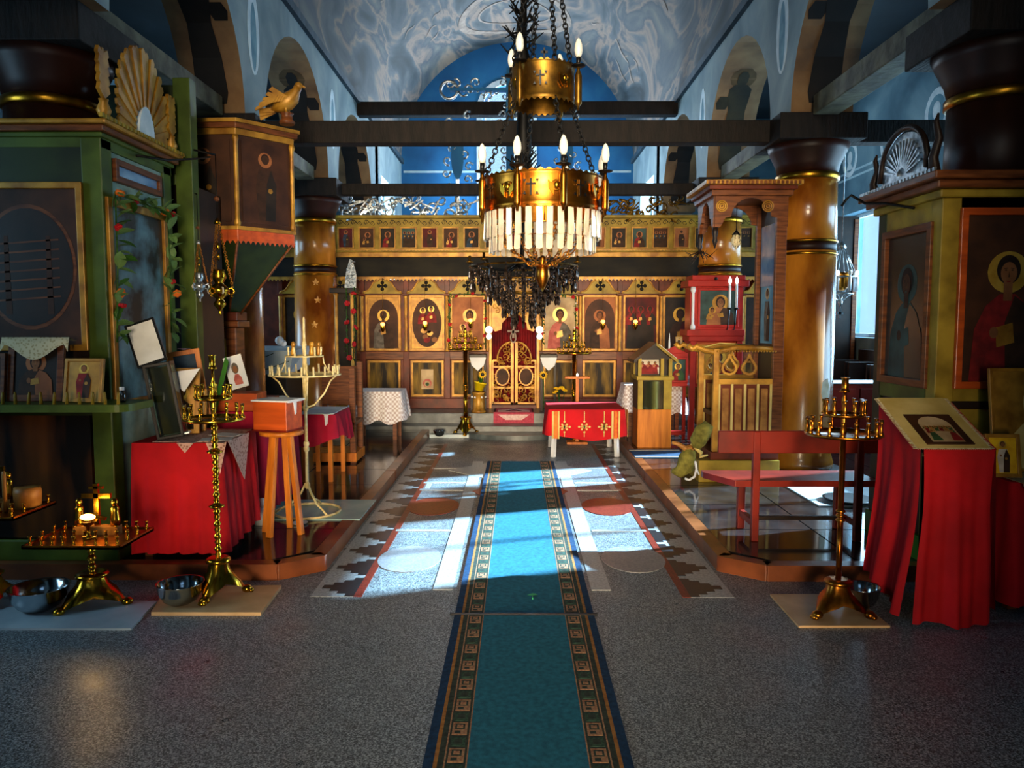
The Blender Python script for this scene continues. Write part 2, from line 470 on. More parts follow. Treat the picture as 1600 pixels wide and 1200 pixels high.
mat('inlay_pale', '#9a9a9c', 0.3, 0, '#7a7c80', 70, detail=3)
mat('fresco_pale', '#a38f80', 0.8, 0, '#857468', 8)
mat('fresco_white', '#dfe9ec', 0.8, 0, '#c2d2d8', 8)
mat('fresco_blue', '#7fa6b4', 0.8, 0, '#5d8698', 5)
mat('fresco_line', '#b5d0d8', 0.8, 0, '#9cbcc8', 5)
mat('cornice', '#3c4f5c', 0.7, 0, '#263640', 5)
mat('window_frame', '#c9d2d6', 0.5, 0, '#aab6bc', 5)

XI, XO, XA = 2.65, 3.25, 5.55           # arcade wall faces and aisle wall
COLY = [1.75, 4.85, 7.95, 11.27, 14.55] # column rows
ZS = 5.30                               # vault springing
YE, YW = 17.9, -3.2

# ------------------------------------------------------------ floor with inlays
f = MB().box(-6.2, 6.2, YW - 0.4, 19.5, -0.25, 0)
floor = struct(f.build('floor', 'terrazzo'))
T = 0.004
def inlay(name, mb, m): return mb.build(name, m, floor)
for sx, X0, X1 in ((-1, -1.245, -0.985), (1, 1.305, 1.045)):
    inlay('border_band', MB().box(X0, X1, 4.50, 10.3, 0, T * 0.5), 'inlay_white')
    inlay('border_line', MB().box(X1, X1 - sx * 0.05, 4.50, 10.3, 0, T * 0.7), 'inlay_red')
    w = X0 - X1
    poly = []
    for k in range(4): poly += [(X1 + w * (k / 4.6), 0.165 - 0.045 * k), (X1 + w * ((k + 1) / 4.6), 0.165 - 0.045 * k)]
    poly = poly + [(x, -y) for x, y in reversed(poly)]
    step = proto(MB().prism(poly, 'z', 0, T), 'stepped_inlay', 'inlay_dark')
    y = 4.67
    while y < 10.2:
        inst('stepped_inlay', step, floor, (0, y, 0)); y += 0.385
for sx in (-1, 1):
    o = 0.03
    inlay('white_band', MB().box(o + sx * 0.43, o + sx * 0.55, 4.62, 9.0, 0, T), 'inlay_white')
    for y, h in ((5.95, 0.05), (7.42, 0.07), (7.75, 0.07), (8.55, 0.05)):
        inlay('cross_band', MB().box(o + sx * 0.56, o + sx * 0.99, y, y + h, 0, T), 'inlay_white')
    inlay('frame_band', MB().box(o + sx * 0.90, o + sx * 0.95, 7.49, 7.75, 0, T), 'inlay_white')
    red = ell(o + sx * 0.78, 6.78, 0.23, 0.33, 24)
    inlay('red_roundel', MB().prism(red, 'z', 0, T), 'inlay_red')
    inlay('pale_roundel', MB().prism(ell(o + sx * 0.78, 5.25, 0.22, 0.30, 24), 'z', 0, T), 'inlay_pale')
    inlay('pointed_inlay', MB().prism([(o + sx * 0.36, 8.9), (o + sx * 0.80, 8.45), (o + sx * 0.36, 8.0)], 'z', 0, T * 1.2), 'inlay_white')
    inlay('small_diamond', MB().prism([(o + sx * 0.38, 7.55), (o + sx * 0.47, 7.38), (o + sx * 0.38, 7.2)], 'z', 0, T * 1.3), 'inlay_red')

# ------------------------------------------------------------ raised side platforms of polished slabs with wooden kerbs
PH = 0.10
def platform(name, sx):
    xi = -1.27 if sx < 0 else 1.33
    xc = xi + sx * 0.26
    xb = xi + sx * .06
    b = MB().prism([(xb, 5.05), (xb, 10.99), (sx * 2.51, 10.99), (sx * 2.51, 12.2), (sx * XA, 12.2), (sx * XA, 4.86), (xc + sx * .03, 4.86)], 'z', 0, PH - 0.012)
    p = struct(b.build(name, 'wood_dark'))
    # slabs
    g = 0.006; S = 0.78
    xs = [xi + sx * 0.10]
    while abs(xs[-1]) < XA - 0.1: xs.append(xs[-1] + sx * S)
    y = 4.88
    while y < 12.1:
        for i in range(len(xs) - 1):
            x0, x1 = xs[i], xs[i + 1]
            x1 = max(min(x1, XA - 0.02), -XA + 0.02); y1 = min(y + S, 12.18)
            if y1 > 11.0 and abs(x0) < 2.5:
                if y >= 11.0: continue
                y1 = 11.0
            if abs(x1 - x0) < 0.05: continue
            if i == 0 and y < 4.9:
                q = [(x0 + sx * g, y + 0.24), (x0 + sx * 0.26, y + g), (x1 - sx * g, y + g), (x1 - sx * g, y1 - g), (x0 + sx * g, y1 - g)]
                MB().prism(q, 'z', PH - 0.012, PH).build('floor_slab', 'polished_tile', p)
            else:
                MB().box(x0 + sx * g, x1 - sx * g, y + g, y1 - g, PH - 0.012, PH).build('floor_slab', 'polished_tile', p)
        y += S
    # kerb boards
    def board(a, b2, w=0.10):
        a = Vector((*a, 0)); b3 = Vector((*b2, 0)); d = (b3 - a).normalized(); n = Vector((-d.y, d.x, 0)) * sx
        q = [a, b3, b3 + n * w, a + n * w]
        MB().prism([(v.x, v.y) for v in q], 'z', 0, PH + 0.004).build('kerb_board', 'wood_kerb', p, bevel=0.008)
    board((xi, 7.9), (xi, 5.0)); board((xi, 11.0), (xi, 7.92))
    board((xi, 4.99), (xc, 4.79)); board((xc + sx * 0.005, 4.79), (sx * 3.5, 4.79)); board((sx * 3.51, 4.79), (sx * XA, 4.79))
    return p
pl = platform('floor_platform_left', -1)
pr = platform('floor_platform_right', 1)

# altar steps
s1 = MB().box(-2.45, 2.45, 11.02, 11.34, 0, 0.15)
struct(s1.build('floor_step', 'step_stone', bevel=0.01))
s2 = MB().box(-2.5, 2.5, 11.34, 17.8, 0, 0.30)
struct(s2.build('floor_solea', 'step_stone', bevel=0.01))
s3 = MB().prism([(x * 1.0, 11.02 - 0.42 * math.sqrt(max(0, 1 - (x / 0.75) ** 2))) for x in [(-0.75 + 1.5 * i / 20) for i in range(21)]], 'z', 0, 0.07)
struct(s3.build('floor_round_step', 'step_stone'))

# ------------------------------------------------------------ arcade walls with painted arches
ARCZ = 3.66
def arc_pts(y0, y1, n=18):
    r = (y1 - y0) / 2 - 0.30; cy = (y0 + y1) / 2
    return cy, r
def arcade(name, sx):
    xa, xb = sx * XI, sx * XO
    root = None
    b = MB()
    ys = COLY
    # wall before the first arch
    b.box(xa, xb, YW, 1.75, 0, ZS + 0.3)
    for y0, y1 in zip(ys[:-1], ys[1:]):
        cy, r = arc_pts(y0, y1)
        a = [(cy - r * math.cos(R(180 * i / 20)), ARCZ + r * math.sin(R(180 * i / 20))) for i in range(21)]
        poly = [(y0, ARCZ)] + a + [(y1, ARCZ), (y1, ZS + 0.3), (y0, ZS + 0.3)]
        n = len(poly)
        p = [(xa, q[0], q[1]) for q in poly] + [(xb, q[0], q[1]) for q in poly]
        b.add(p, [tuple(range(n)), tuple(range(n, 2 * n))], 0)
        for i in range(n):
            j = (i + 1) % n
            b.add([p[i], p[n + i], p[n + j], p[j]], [(0, 1, 2, 3)], 1 if i <= 21 else 0, smooth=False)
    # altar bay: solid, with a window
    wy0, wy1, wz0, wz1 = 15.2, 16.8, 2.3, 4.5
    b.box(xa, xb, 14.55, wy0, 0, ZS + 0.3); b.box(xa, xb, wy1, YE + 0.3, 0, ZS + 0.3)
    b.box(xa, xb, wy0, wy1, 0, wz0); b.box(xa, xb, wy0, wy1, wz1, ZS + 0.3)
    o = struct(b.build(name, ['plaster', 'soffit']))
    # painted standing figures on the arch undersides that face the door
    def on_arch(cy, r, u, s, d):      # u across the wall thickness, s arc length up from the far springing
        t = s / r
        rr = r - d
        return (sx * (XI + u), cy + rr * math.cos(t), ARCZ + rr * math.sin(t))
    for k, (y0, y1) in enumerate(zip(ys[1:-1], ys[2:])):
        cy, r = arc_pts(y0, y1)
        fig = [(0.10, 0.17, 0.43), (0.2, 0.15, 0.46), (0.5, 0.17, 0.45), (0.8, 0.20, 0.43), (1.0, 0.16, 0.45), (1.08, 0.16, 0.45), (1.14, 0.22, 0.38)]
        head = [(1.14, 0.25, 0.35), (1.18, 0.23, 0.37), (1.27, 0.23, 0.37), (1.33, 0.27, 0.33)]
        halo = [(1.10, 0.24, 0.36), (1.14, 0.17, 0.43), (1.22, 0.13, 0.47), (1.30, 0.15, 0.45), (1.38, 0.23, 0.37)]
        arm = [(0.82, 0.04, 0.16), (0.9, 0.02, 0.2), (0.98, 0.06, 0.2)]
        sc = r * 1.45 / 1.75
        mb = MB()
        for rows, d, mi in ((halo, 0.004, 1), (fig, 0.006, 0), (head, 0.008, 0), (arm, 0.007, 0)):
            for (s0, a0, b0), (s1_, a1, b1) in zip(rows[:-1], rows[1:]):
                mb.add([on_arch(cy, r, a0, s0 * sc, d), on_arch(cy, r, b0, s0 * sc, d), on_arch(cy, r, b1, s1_ * sc, d), on_arch(cy, r, a1, s1_ * sc, d)], [(0, 1, 2, 3)], mi)
        mb.build('painted_saint', ['fresco_figure_olive' if (sx > 0 and k == 1) else 'fresco_figure', 'fresco_halo'], o)
    # pointed painted medallions between the arches
    for y in (4.85, 7.95, 11.27):
        outer = ell(y, 4.55, 0.17, 0.42, 20); inner = ell(y, 4.50, 0.09, 0.34, 20)
        mb = MB().plate(outer, inner, 'x', sx * (XI - 0.004), sx * XI, 0)
        mb.prism(inner, 'x', sx * (XI - 0.002), sx * XI, 1)
        mb.build('painted_medallion', ['fresco_white', 'fresco_blue'], o)
    MB().box(sx * (XI - 0.06), sx * XI, YW, YE, ZS - 0.05, ZS + 0.05).build('springing_moulding', 'cornice', o)
    # window in the altar bay
    w = MB().plate([(wy0, wz0), (wy1, wz0), (wy1, wz1), (wy0, wz1)], [(wy0 + .07, wz0 + .07), (wy1 - .07, wz0 + .07), (wy1 - .07, wz1 - .07), (wy0 + .07, wz1 - .07)], 'x', sx * 2.9, sx * 2.97)
    wo = struct(w.build('window_7' if sx < 0 else 'window_8', 'window_frame'))
    for q in (15.73, 16.27): MB().box(sx * 2.91, sx * 2.95, q - .02, q + .02, wz0 + .07, wz1 - .07).build('glazing_bar', 'window_frame', wo)
    MB().box(sx * 2.92, sx * 2.925, wy0 + .07, wy1 - .07, wz0 + .07, wz1 - .07).build('pane', 'window_glass', wo)
    return o
wl = arcade('wall_arcade_left', -1)
wr = arcade('wall_arcade_right', 1)

# ------------------------------------------------------------ aisle walls with windows
def aisle(name, sx, wins, first):
    b = MB(); z0, z1 = 1.40, 3.45; H = 5.5
    ys = [YW]
    for a, e in wins: ys += [a, e]
    ys.append(14.7)
    x0, x1 = sx * XA, sx * (XA + 0.35)
    for i in range(0, len(ys), 2): b.box(x0, x1, ys[i], ys[i + 1], 0, H)
    for a, e in wins:
        b.box(x0, x1, a, e, 0, z0); b.box(x0, x1, a, e, z1, H)
    b.box(sx * XI, sx * (XA + 0.35), 14.6, 14.9, 0, H)
    o = struct(b.build(name, 'plaster_aisle'))
    for k, (a, e) in enumerate(wins):
        w = MB().plate([(a, z0), (e, z0), (e, z1), (a, z1)], [(a + .06, z0 + .06), (e - .06, z0 + .06), (e - .06, z1 - .06), (a + .06, z1 - .06)], 'x', sx * (XA + .2), sx * (XA + .26))
        wo = struct(w.build('window_%d' % (first + k), 'window_frame'))
        MB().box(sx * (XA + .21), sx * (XA + .25), (a + e) / 2 - .025, (a + e) / 2 + .025, z0 + .06, z1 - .06).build('glazing_bar', 'window_frame', wo)
        MB().box(sx * (XA + .228), sx * (XA + .232), a + .06, e - .06, z0 + .06, z1 - .06).build('pane', 'window_glass', wo)
    # painted bands and round portraits
    for z in (4.02, 4.12): MB().box(sx * (XA - .003), sx * XA, 4, 14.5, z, z + 0.035).build('painted_band', 'fresco_line', o)
    for y, z, r in ((10.45, 4.42, 0.30), (11.75, 4.35, 0.28), (13.1, 4.35, 0.28)):
        mb = MB().plate(ell(y, z, r, r * 1.05, 22), ell(y, z, r * .72, r * .75, 22), 'x', sx * (XA - .004), sx * XA, 0)
        mb.prism(ell(y, z, r * .72, r * .75, 22), 'x', sx * (XA - .003), sx * XA, 1)
        mb.prism(ell(y, z + .02, r * .32, r * .4, 14), 'x', sx * (XA - .006), sx * XA, 0)
        mb.prism([(y - r * .45, z - r * .62), (y + r * .45, z - r * .62), (y + r * .2, z - r * .3), (y - r * .2, z - r * .3)], 'x', sx * (XA - .006), sx * XA, 0)
        mb.build('painted_roundel', ['fresco_white', 'fresco_blue'], o)
    return o
wal = aisle('wall_left', -1, WIN_L, 1)
war = aisle('wall_right', 1, WIN_R, 4)
for sx, n in ((-1, 'ceiling_aisle_left'), (1, 'ceiling_aisle_right')):
    struct(MB().box(sx * XO, sx * (XA + .35), YW, 14.9, 5.4, 5.55).build(n, 'aisle_ceiling'))

# ------------------------------------------------------------ vault
b = MB(); nA, nY = 40, 26
pts = []
for i in range(nA + 1):
    t = math.pi * i / nA
    for j in range(nY + 1):
        pts.append((XI * math.cos(t), YW - 0.3 + (YE + 0.6 - YW) * j / nY, ZS + XI * math.sin(t)))
fs = [(i * (nY + 1) + j, i * (nY + 1) + j + 1, (i + 1) * (nY + 1) + j + 1, (i + 1) * (nY + 1) + j) for i in range(nA) for j in range(nY)]
b.add(pts, fs, 0, True)
vault = struct(b.build('ceiling_vault', 'vault_fresco'))
def on_vault(x, y, d=0.01):
    r = XI - d; x = max(-r, min(r, x))
    return (x, y, ZS + math.sqrt(r * r - x * x))
def vault_ring(name, cx, cy, rx, ry, w, m, parts=40, d=0.012):
    mb = MB()
    o_ = [on_vault(cx + rx * math.cos(2 * math.pi * i / parts), cy + ry * math.sin(2 * math.pi * i / parts), d) for i in range(parts)]
    i_ = [on_vault(cx + (rx - w) * math.cos(2 * math.pi * i / parts), cy + (ry - w) * math.sin(2 * math.pi * i / parts), d) for i in range(parts)]
    mb.add(o_ + i_, [(i, (i + 1) % parts, parts + (i + 1) % parts, parts + i) for i in range(parts)])
    return mb.build(name, m, vault)
vault_ring('painted_medallion', -0.05, 16.2, 1.15, 1.15, 0.14, 'fresco_pale')
vault_ring('painted_medallion', -0.05, 16.2, 0.75, 0.62, 0.04, 'fresco_pale')
for i in range(30):                       # painted limbs, scrolls and folds of the vault figures
    rr = random.Random(i)
    sgn = rr.choice((-1, 1)); y = rr.uniform(10.5, 17.2); x = sgn * rr.uniform(0.9, 2.35)
    if y > 15 and abs(x) < 1.3: continue
    ln = rr.uniform(0.12, 0.5); wd = rr.uniform(0.02, 0.06); dy = rr.uniform(-0.3, 0.3)
    mb = MB(); P = []
    for k in range(7):
        t = k / 6; ww = wd * math.sin(math.pi * (0.12 + 0.76 * t))
        xx = x + sgn * ln * (t - .5) * 0.6; yy = y + dy * t + 0.08 * math.sin(t * 5 + i)
        P.append(on_vault(xx, yy - ww, 0.012)); P.append(on_vault(xx, yy + ww, 0.012))
    mb.add(P, [(2 * k, 2 * k + 1, 2 * k + 3, 2 * k + 2) for k in range(6)])
    mb.build('painted_stroke', 'fresco_pale', vault)

# ------------------------------------------------------------ altar end wall with its arched window
WXc, WZc, WRr, WZ0 = -0.24, 6.45, 0.56, 4.2
inner = []
for i in range(13): inner.append((WXc + WRr * math.cos(R(180 * i / 12)), WZc + WRr * math.sin(R(180 * i / 12))))
inner += [(WXc - WRr, 5.6), (WXc - WRr, 4.9), (WXc - WRr, WZ0), (WXc, WZ0), (WXc + WRr, WZ0), (WXc + WRr, 4.9), (WXc + WRr, 5.6)]
outer = []
for i in range(13):
    a = 180 * i / 12; outer.append((2.75 * math.cos(R(a)), ZS + 2.75 * math.sin(R(a))))
outer += [(-2.75, 4.5), (-2.75, 2.0), (-2.75, 0), (0, 0), (2.75, 0), (2.75, 2.0), (2.75, 4.5)]
we = struct(MB().plate(outer, inner, 'y', YE, YE + 0.35).build('wall_altar', 'blue_wall'))
rev = [(WXc + (x - WXc) * 1.22, WZc + (z - WZc) * (1.22 if z > WZc else 1.0) if z > WZ0 + .01 else z - .1) for x, z in inner]
MB().plate(rev, inner, 'y', YE - 0.03, YE + 0.01).build('window_surround', 'fresco_white', we)
for z, h in ((5.05, 0.05),): MB().box(-2.6, 2.6, YE - 0.01, YE, z, z + h).build('painted_band', 'fresco_line', we)
inn2 = [(WXc + (x - WXc) * .88, WZc + (z - WZc) * (.88 if z > WZc else 1) if z > WZ0 + .01 else z + .07) for x, z in inner]
wo = struct(MB().plate(inner, inn2, 'y', YE + .15, YE + .21).build('window_9', 'window_frame'))
MB().box(WXc - .02, WXc + .02, YE + .16, YE + .2, WZ0, 6.95).build('glazing_bar', 'window_frame', wo)
for z in (5.0, 5.75, 6.45): MB().box(WXc - .5, WXc + .5, YE + .16, YE + .2, z - .02, z + .02).build('glazing_bar', 'window_frame', wo)
MB().prism(inn2, 'y', YE + .178, YE + .182).build('pane', 'window_glass', wo)

# ------------------------------------------------------------ west wall behind the photographer, with door and window
b = MB()
b.box(-6, -1.15, YW - .4, YW, 0, 5.6); b.box(1.15, 6, YW - .4, YW, 0, 5.6)
b.box(-1.15, 1.15, YW - .4, YW, 2.9, 4.25)
b.box(-2.9, -1.25, YW - .4, YW, 5.6, 8.2); b.box(1.25, 2.9, YW - .4, YW, 5.6, 8.2)
b.box(-1.15, -1.25, YW - .4, YW, 4.25, 5.6); b.box(1.15, 1.25, YW - .4, YW, 4.25, 5.6)
b.box(-1.25, 1.25, YW - .4, YW, 6.15, 8.2)
struct(b.build('wall_west', 'plaster'))
d = MB().plate([(-1.15, 0), (1.15, 0), (1.15, 2.9), (-1.15, 2.9)], [(-1.05, 0.0), (1.05, 0.0), (1.05, 2.8), (-1.05, 2.8)], 'y', YW - .3, YW + .03)
do = struct(d.build('door_1', 'wood_dark'))
for sx in (-1, 1): MB().box(sx * 1.06, sx * 1.11, YW + .03, YW + 1.0, 0.02, 2.78).build('door_leaf', 'wood_brown', do)
w = MB().plate([(-1.25, 4.25), (1.25, 4.25), (1.25, 6.15), (-1.25, 6.15)], [(-1.15, 4.35), (1.15, 4.35), (1.15, 6.05), (-1.15, 6.05)], 'y', YW - .2, YW - .1)
wo = struct(w.build('window_10', 'window_frame'))
MB().box(-1.15, 1.15, YW - .152, YW - .148, 4.35, 6.05).build('pane', 'window_glass', wo)

# ------------------------------------------------------------ columns
def column(sx, y, label, lower=True, upper_mat='column_paint', X=2.94):
    t = thing('column', label, 'column', (sx * X, y, PH), group='painted columns of the nave arcade')
    r = 0.30
    if lower:
        MB().lathe([(0.42, 0), (0.42, 0.05), (0.40, 0.06)], n=28).build('plinth', 'step_stone', t)
        MB().lathe([(0.33, 0.06), (0.335, 0.12), (0.32, 0.16), (r + .012, 0.2), (r + .004, 2.26)], n=32).build('lower_shaft', 'column_paint', t)
    else:
        MB().lathe([(r + .004, 2.0), (r + .004, 2.26)], n=32).build('lower_shaft', upper_mat, t)
    MB().lathe([(r, 2.26), (r, 2.34)], n=32).build('painted_band', 'column_red', t)
    for z in (2.23, 2.355): MB().ring(0, 0, z, r + .002, 0.014, 32, 6).build('gilt_ring', 'gold', t)
    MB().lathe([(r, 2.37), (r - .01, 2.96)], n=32).build('upper_shaft', upper_mat, t)
    MB().lathe([(r - .005, 2.96), (r + .01, 2.97), (r + .01, 3.02), (r - .005, 3.03)], n=32).build('gilt_collar', 'gold', t)
    MB().lathe([(r - .01, 3.03), (r + .01, 3.12), (r + .07, 3.24), (r + .10, 3.31)], n=32).build('capital_bell', 'column_red' if lower else 'column_red', t)
    MB().box(-.42, .42, -.40, .40, 3.31, 3.555).build('capital_block', 'wood_beam', t, bevel=0.01)
    return t
cl1 = column(-1, 7.95, 'marbled gold column rising behind the hexagonal pulpit')
cr1 = column(1, 7.95, 'marbled gold column behind the canopied bishop throne, with peeling plaster')
cl2 = column(-1, 11.27, 'marbled gold column between the white lace table and the icon screen')
column(1, 11.27, 'marbled gold column rising behind the red icon shrine')
column(-1, 5.34, 'dark red column rising above the green icon case with gilded fan', False, 'column_red', 3.16)
column(1, 5.22, 'dark red column rising above the icon case with silver crest', False, 'column_red', 3.16)
# gilded leaf sprays painted in relief on the columns
LEAFG = None
def leaf_spray(col_, zs, ang):
    for i, z in enumerate(zs):
        a0 = R(ang) + .10 * math.sin(i * 2.3)
        m = MB()
        for k_, (du, dz, s_) in enumerate(((0, .07, 1), (-.05, .03, .8), (.05, .03, .8), (-.035, -.03, .6), (.035, -.03, .6))):
            L_ = math.hypot(du, dz); ux, uz = du / L_, dz / L_
            pts_ = [(0, 0), (du * .5 - uz * .018 * s_, dz * .5 + ux * .018 * s_), (du, dz), (du * .5 + uz * .018 * s_, dz * .5 - ux * .018 * s_)]
            r_ = .312
            m.add([(r_ * math.cos(a0 + x_ / r_), r_ * math.sin(a0 + x_ / r_), z + z_) for x_, z_ in pts_], [(0, 1, 2, 3)])
        m.build('gilded_leaf', 'gilt_paint', col_)
# peeling plaster patch on the right column
q = [(-.05, .95), (.02, .99), (.05, .9), (.04, .8), (.07, .68), (.03, .6), (-.02, .62), (-.03, .75), (-.06, .84)]
pp = MB()
for zz in range(1): pass
pp.add([(0.318 * math.cos(R(-62) + x / .31), 0.318 * math.sin(R(-62) + x / .31), z) for x, z in q], [tuple(range(len(q)))])
pp.build('bare_plaster_patch', 'plaster_patch', cr1)
leaf_spray(cl1, (1.95, 1.7, 1.1), -60); leaf_spray(cl2, (2.1, 1.85, 1.5, 1.2), -75)

# ------------------------------------------------------------ tie beams
tag(MB().box(-XA, XA, 7.86, 8.04, 3.44, 3.66).build('tie_beam', 'wood_beam', bevel=0.01), 'dark timber tie beam crossing over the pulpit and throne', 'beam', 'timber tie beams')
tag(MB().box(-XO, XO, 11.19, 11.35, 3.47, 3.63).build('tie_beam', 'wood_beam', bevel=0.01), 'dark timber tie beam just above the iconostasis crest', 'beam', 'timber tie beams')
tag(MB().box(-XI, XI, 13.0, 13.2, 5.06, 5.28).build('tie_beam', 'wood_beam', bevel=0.01), 'high dark timber beam at the foot of the vault by the blue wall', 'beam', 'timber tie beams')
for sx in (-1, 1):
    for y0, y1, nm in ((5.27, 7.53, 'between the front columns'), (8.37, 10.85, 'between the columns by the iconostasis')):
        side = 'pulpit' if sx < 0 else 'throne'
        tag(MB().box(sx * 2.82, sx * 3.06, y0, y1, 3.62, 3.80).build('tie_beam', 'wood_beam_pale', bevel=0.01), 'pale grey lengthwise beam %s on the %s side' % (nm, side), 'beam', 'timber tie beams')
# ------------------------------------------------------------ shared makers
def paint_mesh(w, h, kind, bg='ic_bg_brown', robe='ic_robe_red', robe2='ic_robe_brown', halo='ic_halo', skin='skin', hair='ic_hair', seed=0, acc='ic_gold'):
    """A painted icon board in the local x-z plane, looking along -y; layers of paint a hair apart."""
    M = [bg, halo, skin, hair, robe, robe2, acc]
    m = MB()
    def P(pts, d, mi): m.add([(x * w, -d, z * h) for x, z in pts], [tuple(range(len(pts)))], mi)
    m.box(-w / 2, w / 2, 0, 0.012, 0, h, 0)
    k = w / h
    def E(cx, cz, rw, d, mi, sq=1.0): P(ell(cx, cz, rw, rw * k * sq, 20), d, mi)
    e = 0.0012
    def bust(cx, z, s, d, r1=4, r2=5):
        E(cx, z, .235 * s, d, 1)
        P([(cx - .40 * s, 0.0 if s > .8 else z - .62 * s), (cx - .36 * s, z - .34 * s), (cx - .24 * s, z - .20 * s), (cx - .09 * s, z - .13 * s), (cx + .09 * s, z - .13 * s), (cx + .24 * s, z - .20 * s),
           (cx + .36 * s, z - .34 * s), (cx + .40 * s, 0.0 if s > .8 else z - .62 * s)], d + e, r1)
        P([(cx + .02 * s, 0.0 if s > .8 else z - .62 * s), (cx - .02 * s, z - .3 * s), (cx + .08 * s, z - .14 * s), (cx + .24 * s, z - .20 * s), (cx + .37 * s, z - .34 * s), (cx + .41 * s, 0.0 if s > .8 else z - .62 * s)], d + 2 * e, r2)
        E(cx, z + .015, .135 * s, d + 2 * e, 3, 1.22)
        P([(cx - .05 * s, z - .17 * s), (cx + .05 * s, z - .17 * s), (cx + .05 * s, z), (cx - .05 * s, z)], d + 3 * e, 2)
        E(cx, z - .005, .092 * s, d + 4 * e, 2, 1.35)
        if s > .6:
            for sg in (-1, 1):
                P(ell(cx + sg * .036 * s, z + .012, .014 * s, .007 * s * k * 1.2, 8), d + 5 * e, 3)
                P([(cx + sg * .018 * s, z + .034 * s * k * 1.2), (cx + sg * .058 * s, z + .030 * s * k * 1.2), (cx + sg * .058 * s, z + .036 * s * k * 1.2), (cx + sg * .018 * s, z + .041 * s * k * 1.2)], d + 5 * e, 3)
            P([(cx - .008 * s, z - .030), (cx + .010 * s, z - .030), (cx + .004 * s, z + .01)], d + 5 * e, 5)
            P([(cx - .024 * s, z - .052), (cx + .024 * s, z - .052), (cx + .018 * s, z - .060), (cx - .018 * s, z - .060)], d + 5 * e, 4)
        E(cx - .14 * s, z - .36 * s, .05 * s, d + 4 * e, 2, 1.3)
        P([(cx - .10 * s, z - .45 * s), (cx + .10 * s, z - .42 * s), (cx + .07 * s, z - .30 * s), (cx - .12 * s, z - .33 * s)], d + 3 * e, 6)
    if kind == 'bust': bust(0, .66, 1.0, e)
    elif kind == 'arch_bust':
        P([(-.47, 0.01), (.47, 0.01)] + [(x, z) for x, z in arc(0, .60, .47, 0, 180, 16, .36)], e * .5, 3)
        bust(0, .64, .82, e)
    elif kind == 'oval_scene':
        P(ell(0, .5, .47, .47, 28), e * .5, 5)
        for cx, z, s in ((-.13, .74, .42), (.14, .77, .42)): bust(cx, z, s, e, 4, 4)
        for i in range(9):
            rr = random.Random(seed + i); a = rr.uniform(-.28, .28); z = rr.uniform(.10, .42)
            P(ell(a, z, .10, .05, 12), e * (3 + i % 3), [2, 6, 4, 5][i % 4])
    elif kind == 'group':
        for cx in (-.30, 0.0, .30): bust(cx, .76, .48, e, 4, 5)
        P([(-.46, 0), (.46, 0), (.40, .55), (-.40, .55)], e * .5, 5)
    elif kind == 'madonna':
        bust(.06, .64, .95, e); bust(-.16, .42, .42, e * 6, 6, 4)
    elif kind == 'full':
        E(0, .80, .15, e, 1); E(0, .80, .075, e * 3, 2, 1.2); E(0, .815, .09, e * 2, 3, 1.1)
        P([(-.16, .04), (.16, .04), (.22, .45), (.15, .68), (-.15, .68), (-.22, .45)], e * 2, 4)
        P([(-.02, .04), (.2, .04), (.24, .5), (.12, .68), (.02, .5)], e * 3, 5)
        E(-.09, .5, .04, e * 4, 2); E(.1, .42, .05, e * 4, 6)
    elif kind == 'arch_scene':
        P([(-.34, .06), (.34, .06)] + arc(0, .62, .34, 0, 180, 14, .30), e * .5, 1)
        P([(-.32, .50), (.32, .50)] + arc(0, .62, .32, 0, 180, 12, .10)[0:0] + [(.30, .58), (-.30, .58)], e, 5)
        for i in range(6):
            x_ = -.25 + .10 * i
            P([(x_ - .055, .34), (x_ + .055, .34), (x_ + .035, .52), (x_ - .035, .52)], e * 2, [4, 6, 5, 4, 6, 5][i])
            P(ell(x_, .55, .042, .042, 12), e * 2, 6); P(ell(x_, .55, .026, .03, 10), e * 3, 2)
        P(ell(0, .30, .27, .10, 20), e * 4, 1)
        for sg in (-1, 1):
            P([(sg * .10, .08), (sg * .32, .08), (sg * .27, .34), (sg * .16, .36)], e * 5, 5 if sg < 0 else 4)
            P(ell(sg * .21, .40, .04, .04, 12), e * 5, 6); P(ell(sg * .21, .40, .026, .03, 10), e * 6, 2)
        P([(-.05, .08), (.05, .08), (.03, .24), (-.03, .24)], e * 5, 1)
    elif kind == 'medallion':
        P(ell(0, .5, .46, .40, 30), e, 3); P(ell(0, .5, .43, .375, 30), 2 * e, 5)
        for i in range(7):
            z = .28 + .06 * i
            P([(-.30, z), (.30, z + .03), (.30, z + .04), (-.30, z + .012)], 3 * e, 6)
        for cx in (-.2, .2): P([(cx - .03, .2), (cx + .03, .2), (cx + .02, .7), (cx - .02, .7)], 3 * e, 4)
    elif kind == 'photo':
        P([(-.20, .08), (.26, .06), (.24, .28), (.10, .42), (-.10, .42), (-.22, .26)], e, 4)
        E(0, .62, .20, 2 * e, 3, 1.7); E(0.0, .58, .13, 3 * e, 2, 1.7)
    elif kind == 'candle_print':
        E(0, .30, .36, e, 4); E(0, .27, .25, 2 * e, 5); E(0, .25, .15, 3 * e, 6)
    return m, M
def painting(name, parent, loc, w, h, kind, rot=(0, 0, 0), **kw):
    m, M = paint_mesh(w, h, kind, **kw)
    o = m.build(name, M, parent, recalc=False)
    o.location = loc; o.rotation_euler = rot
    return o
def framed(parent, x, z, y, w, h, fw, kind, fmat='gilt_paint', depth=0.03, name='icon_frame', pname='painting', rot=None, **kw):
    f_ = MB().frame(-w / 2, w / 2, 0, h, fw, -depth, 0.0)
    fo = f_.build(name, fmat, parent, bevel=0.004)
    fo.location = (x, y, z)
    if rot: fo.rotation_euler = rot
    painting(pname, fo, (0, -depth * .35, fw * .9), w - 1.8 * fw, h - 1.8 * fw, kind, **kw)
    return fo
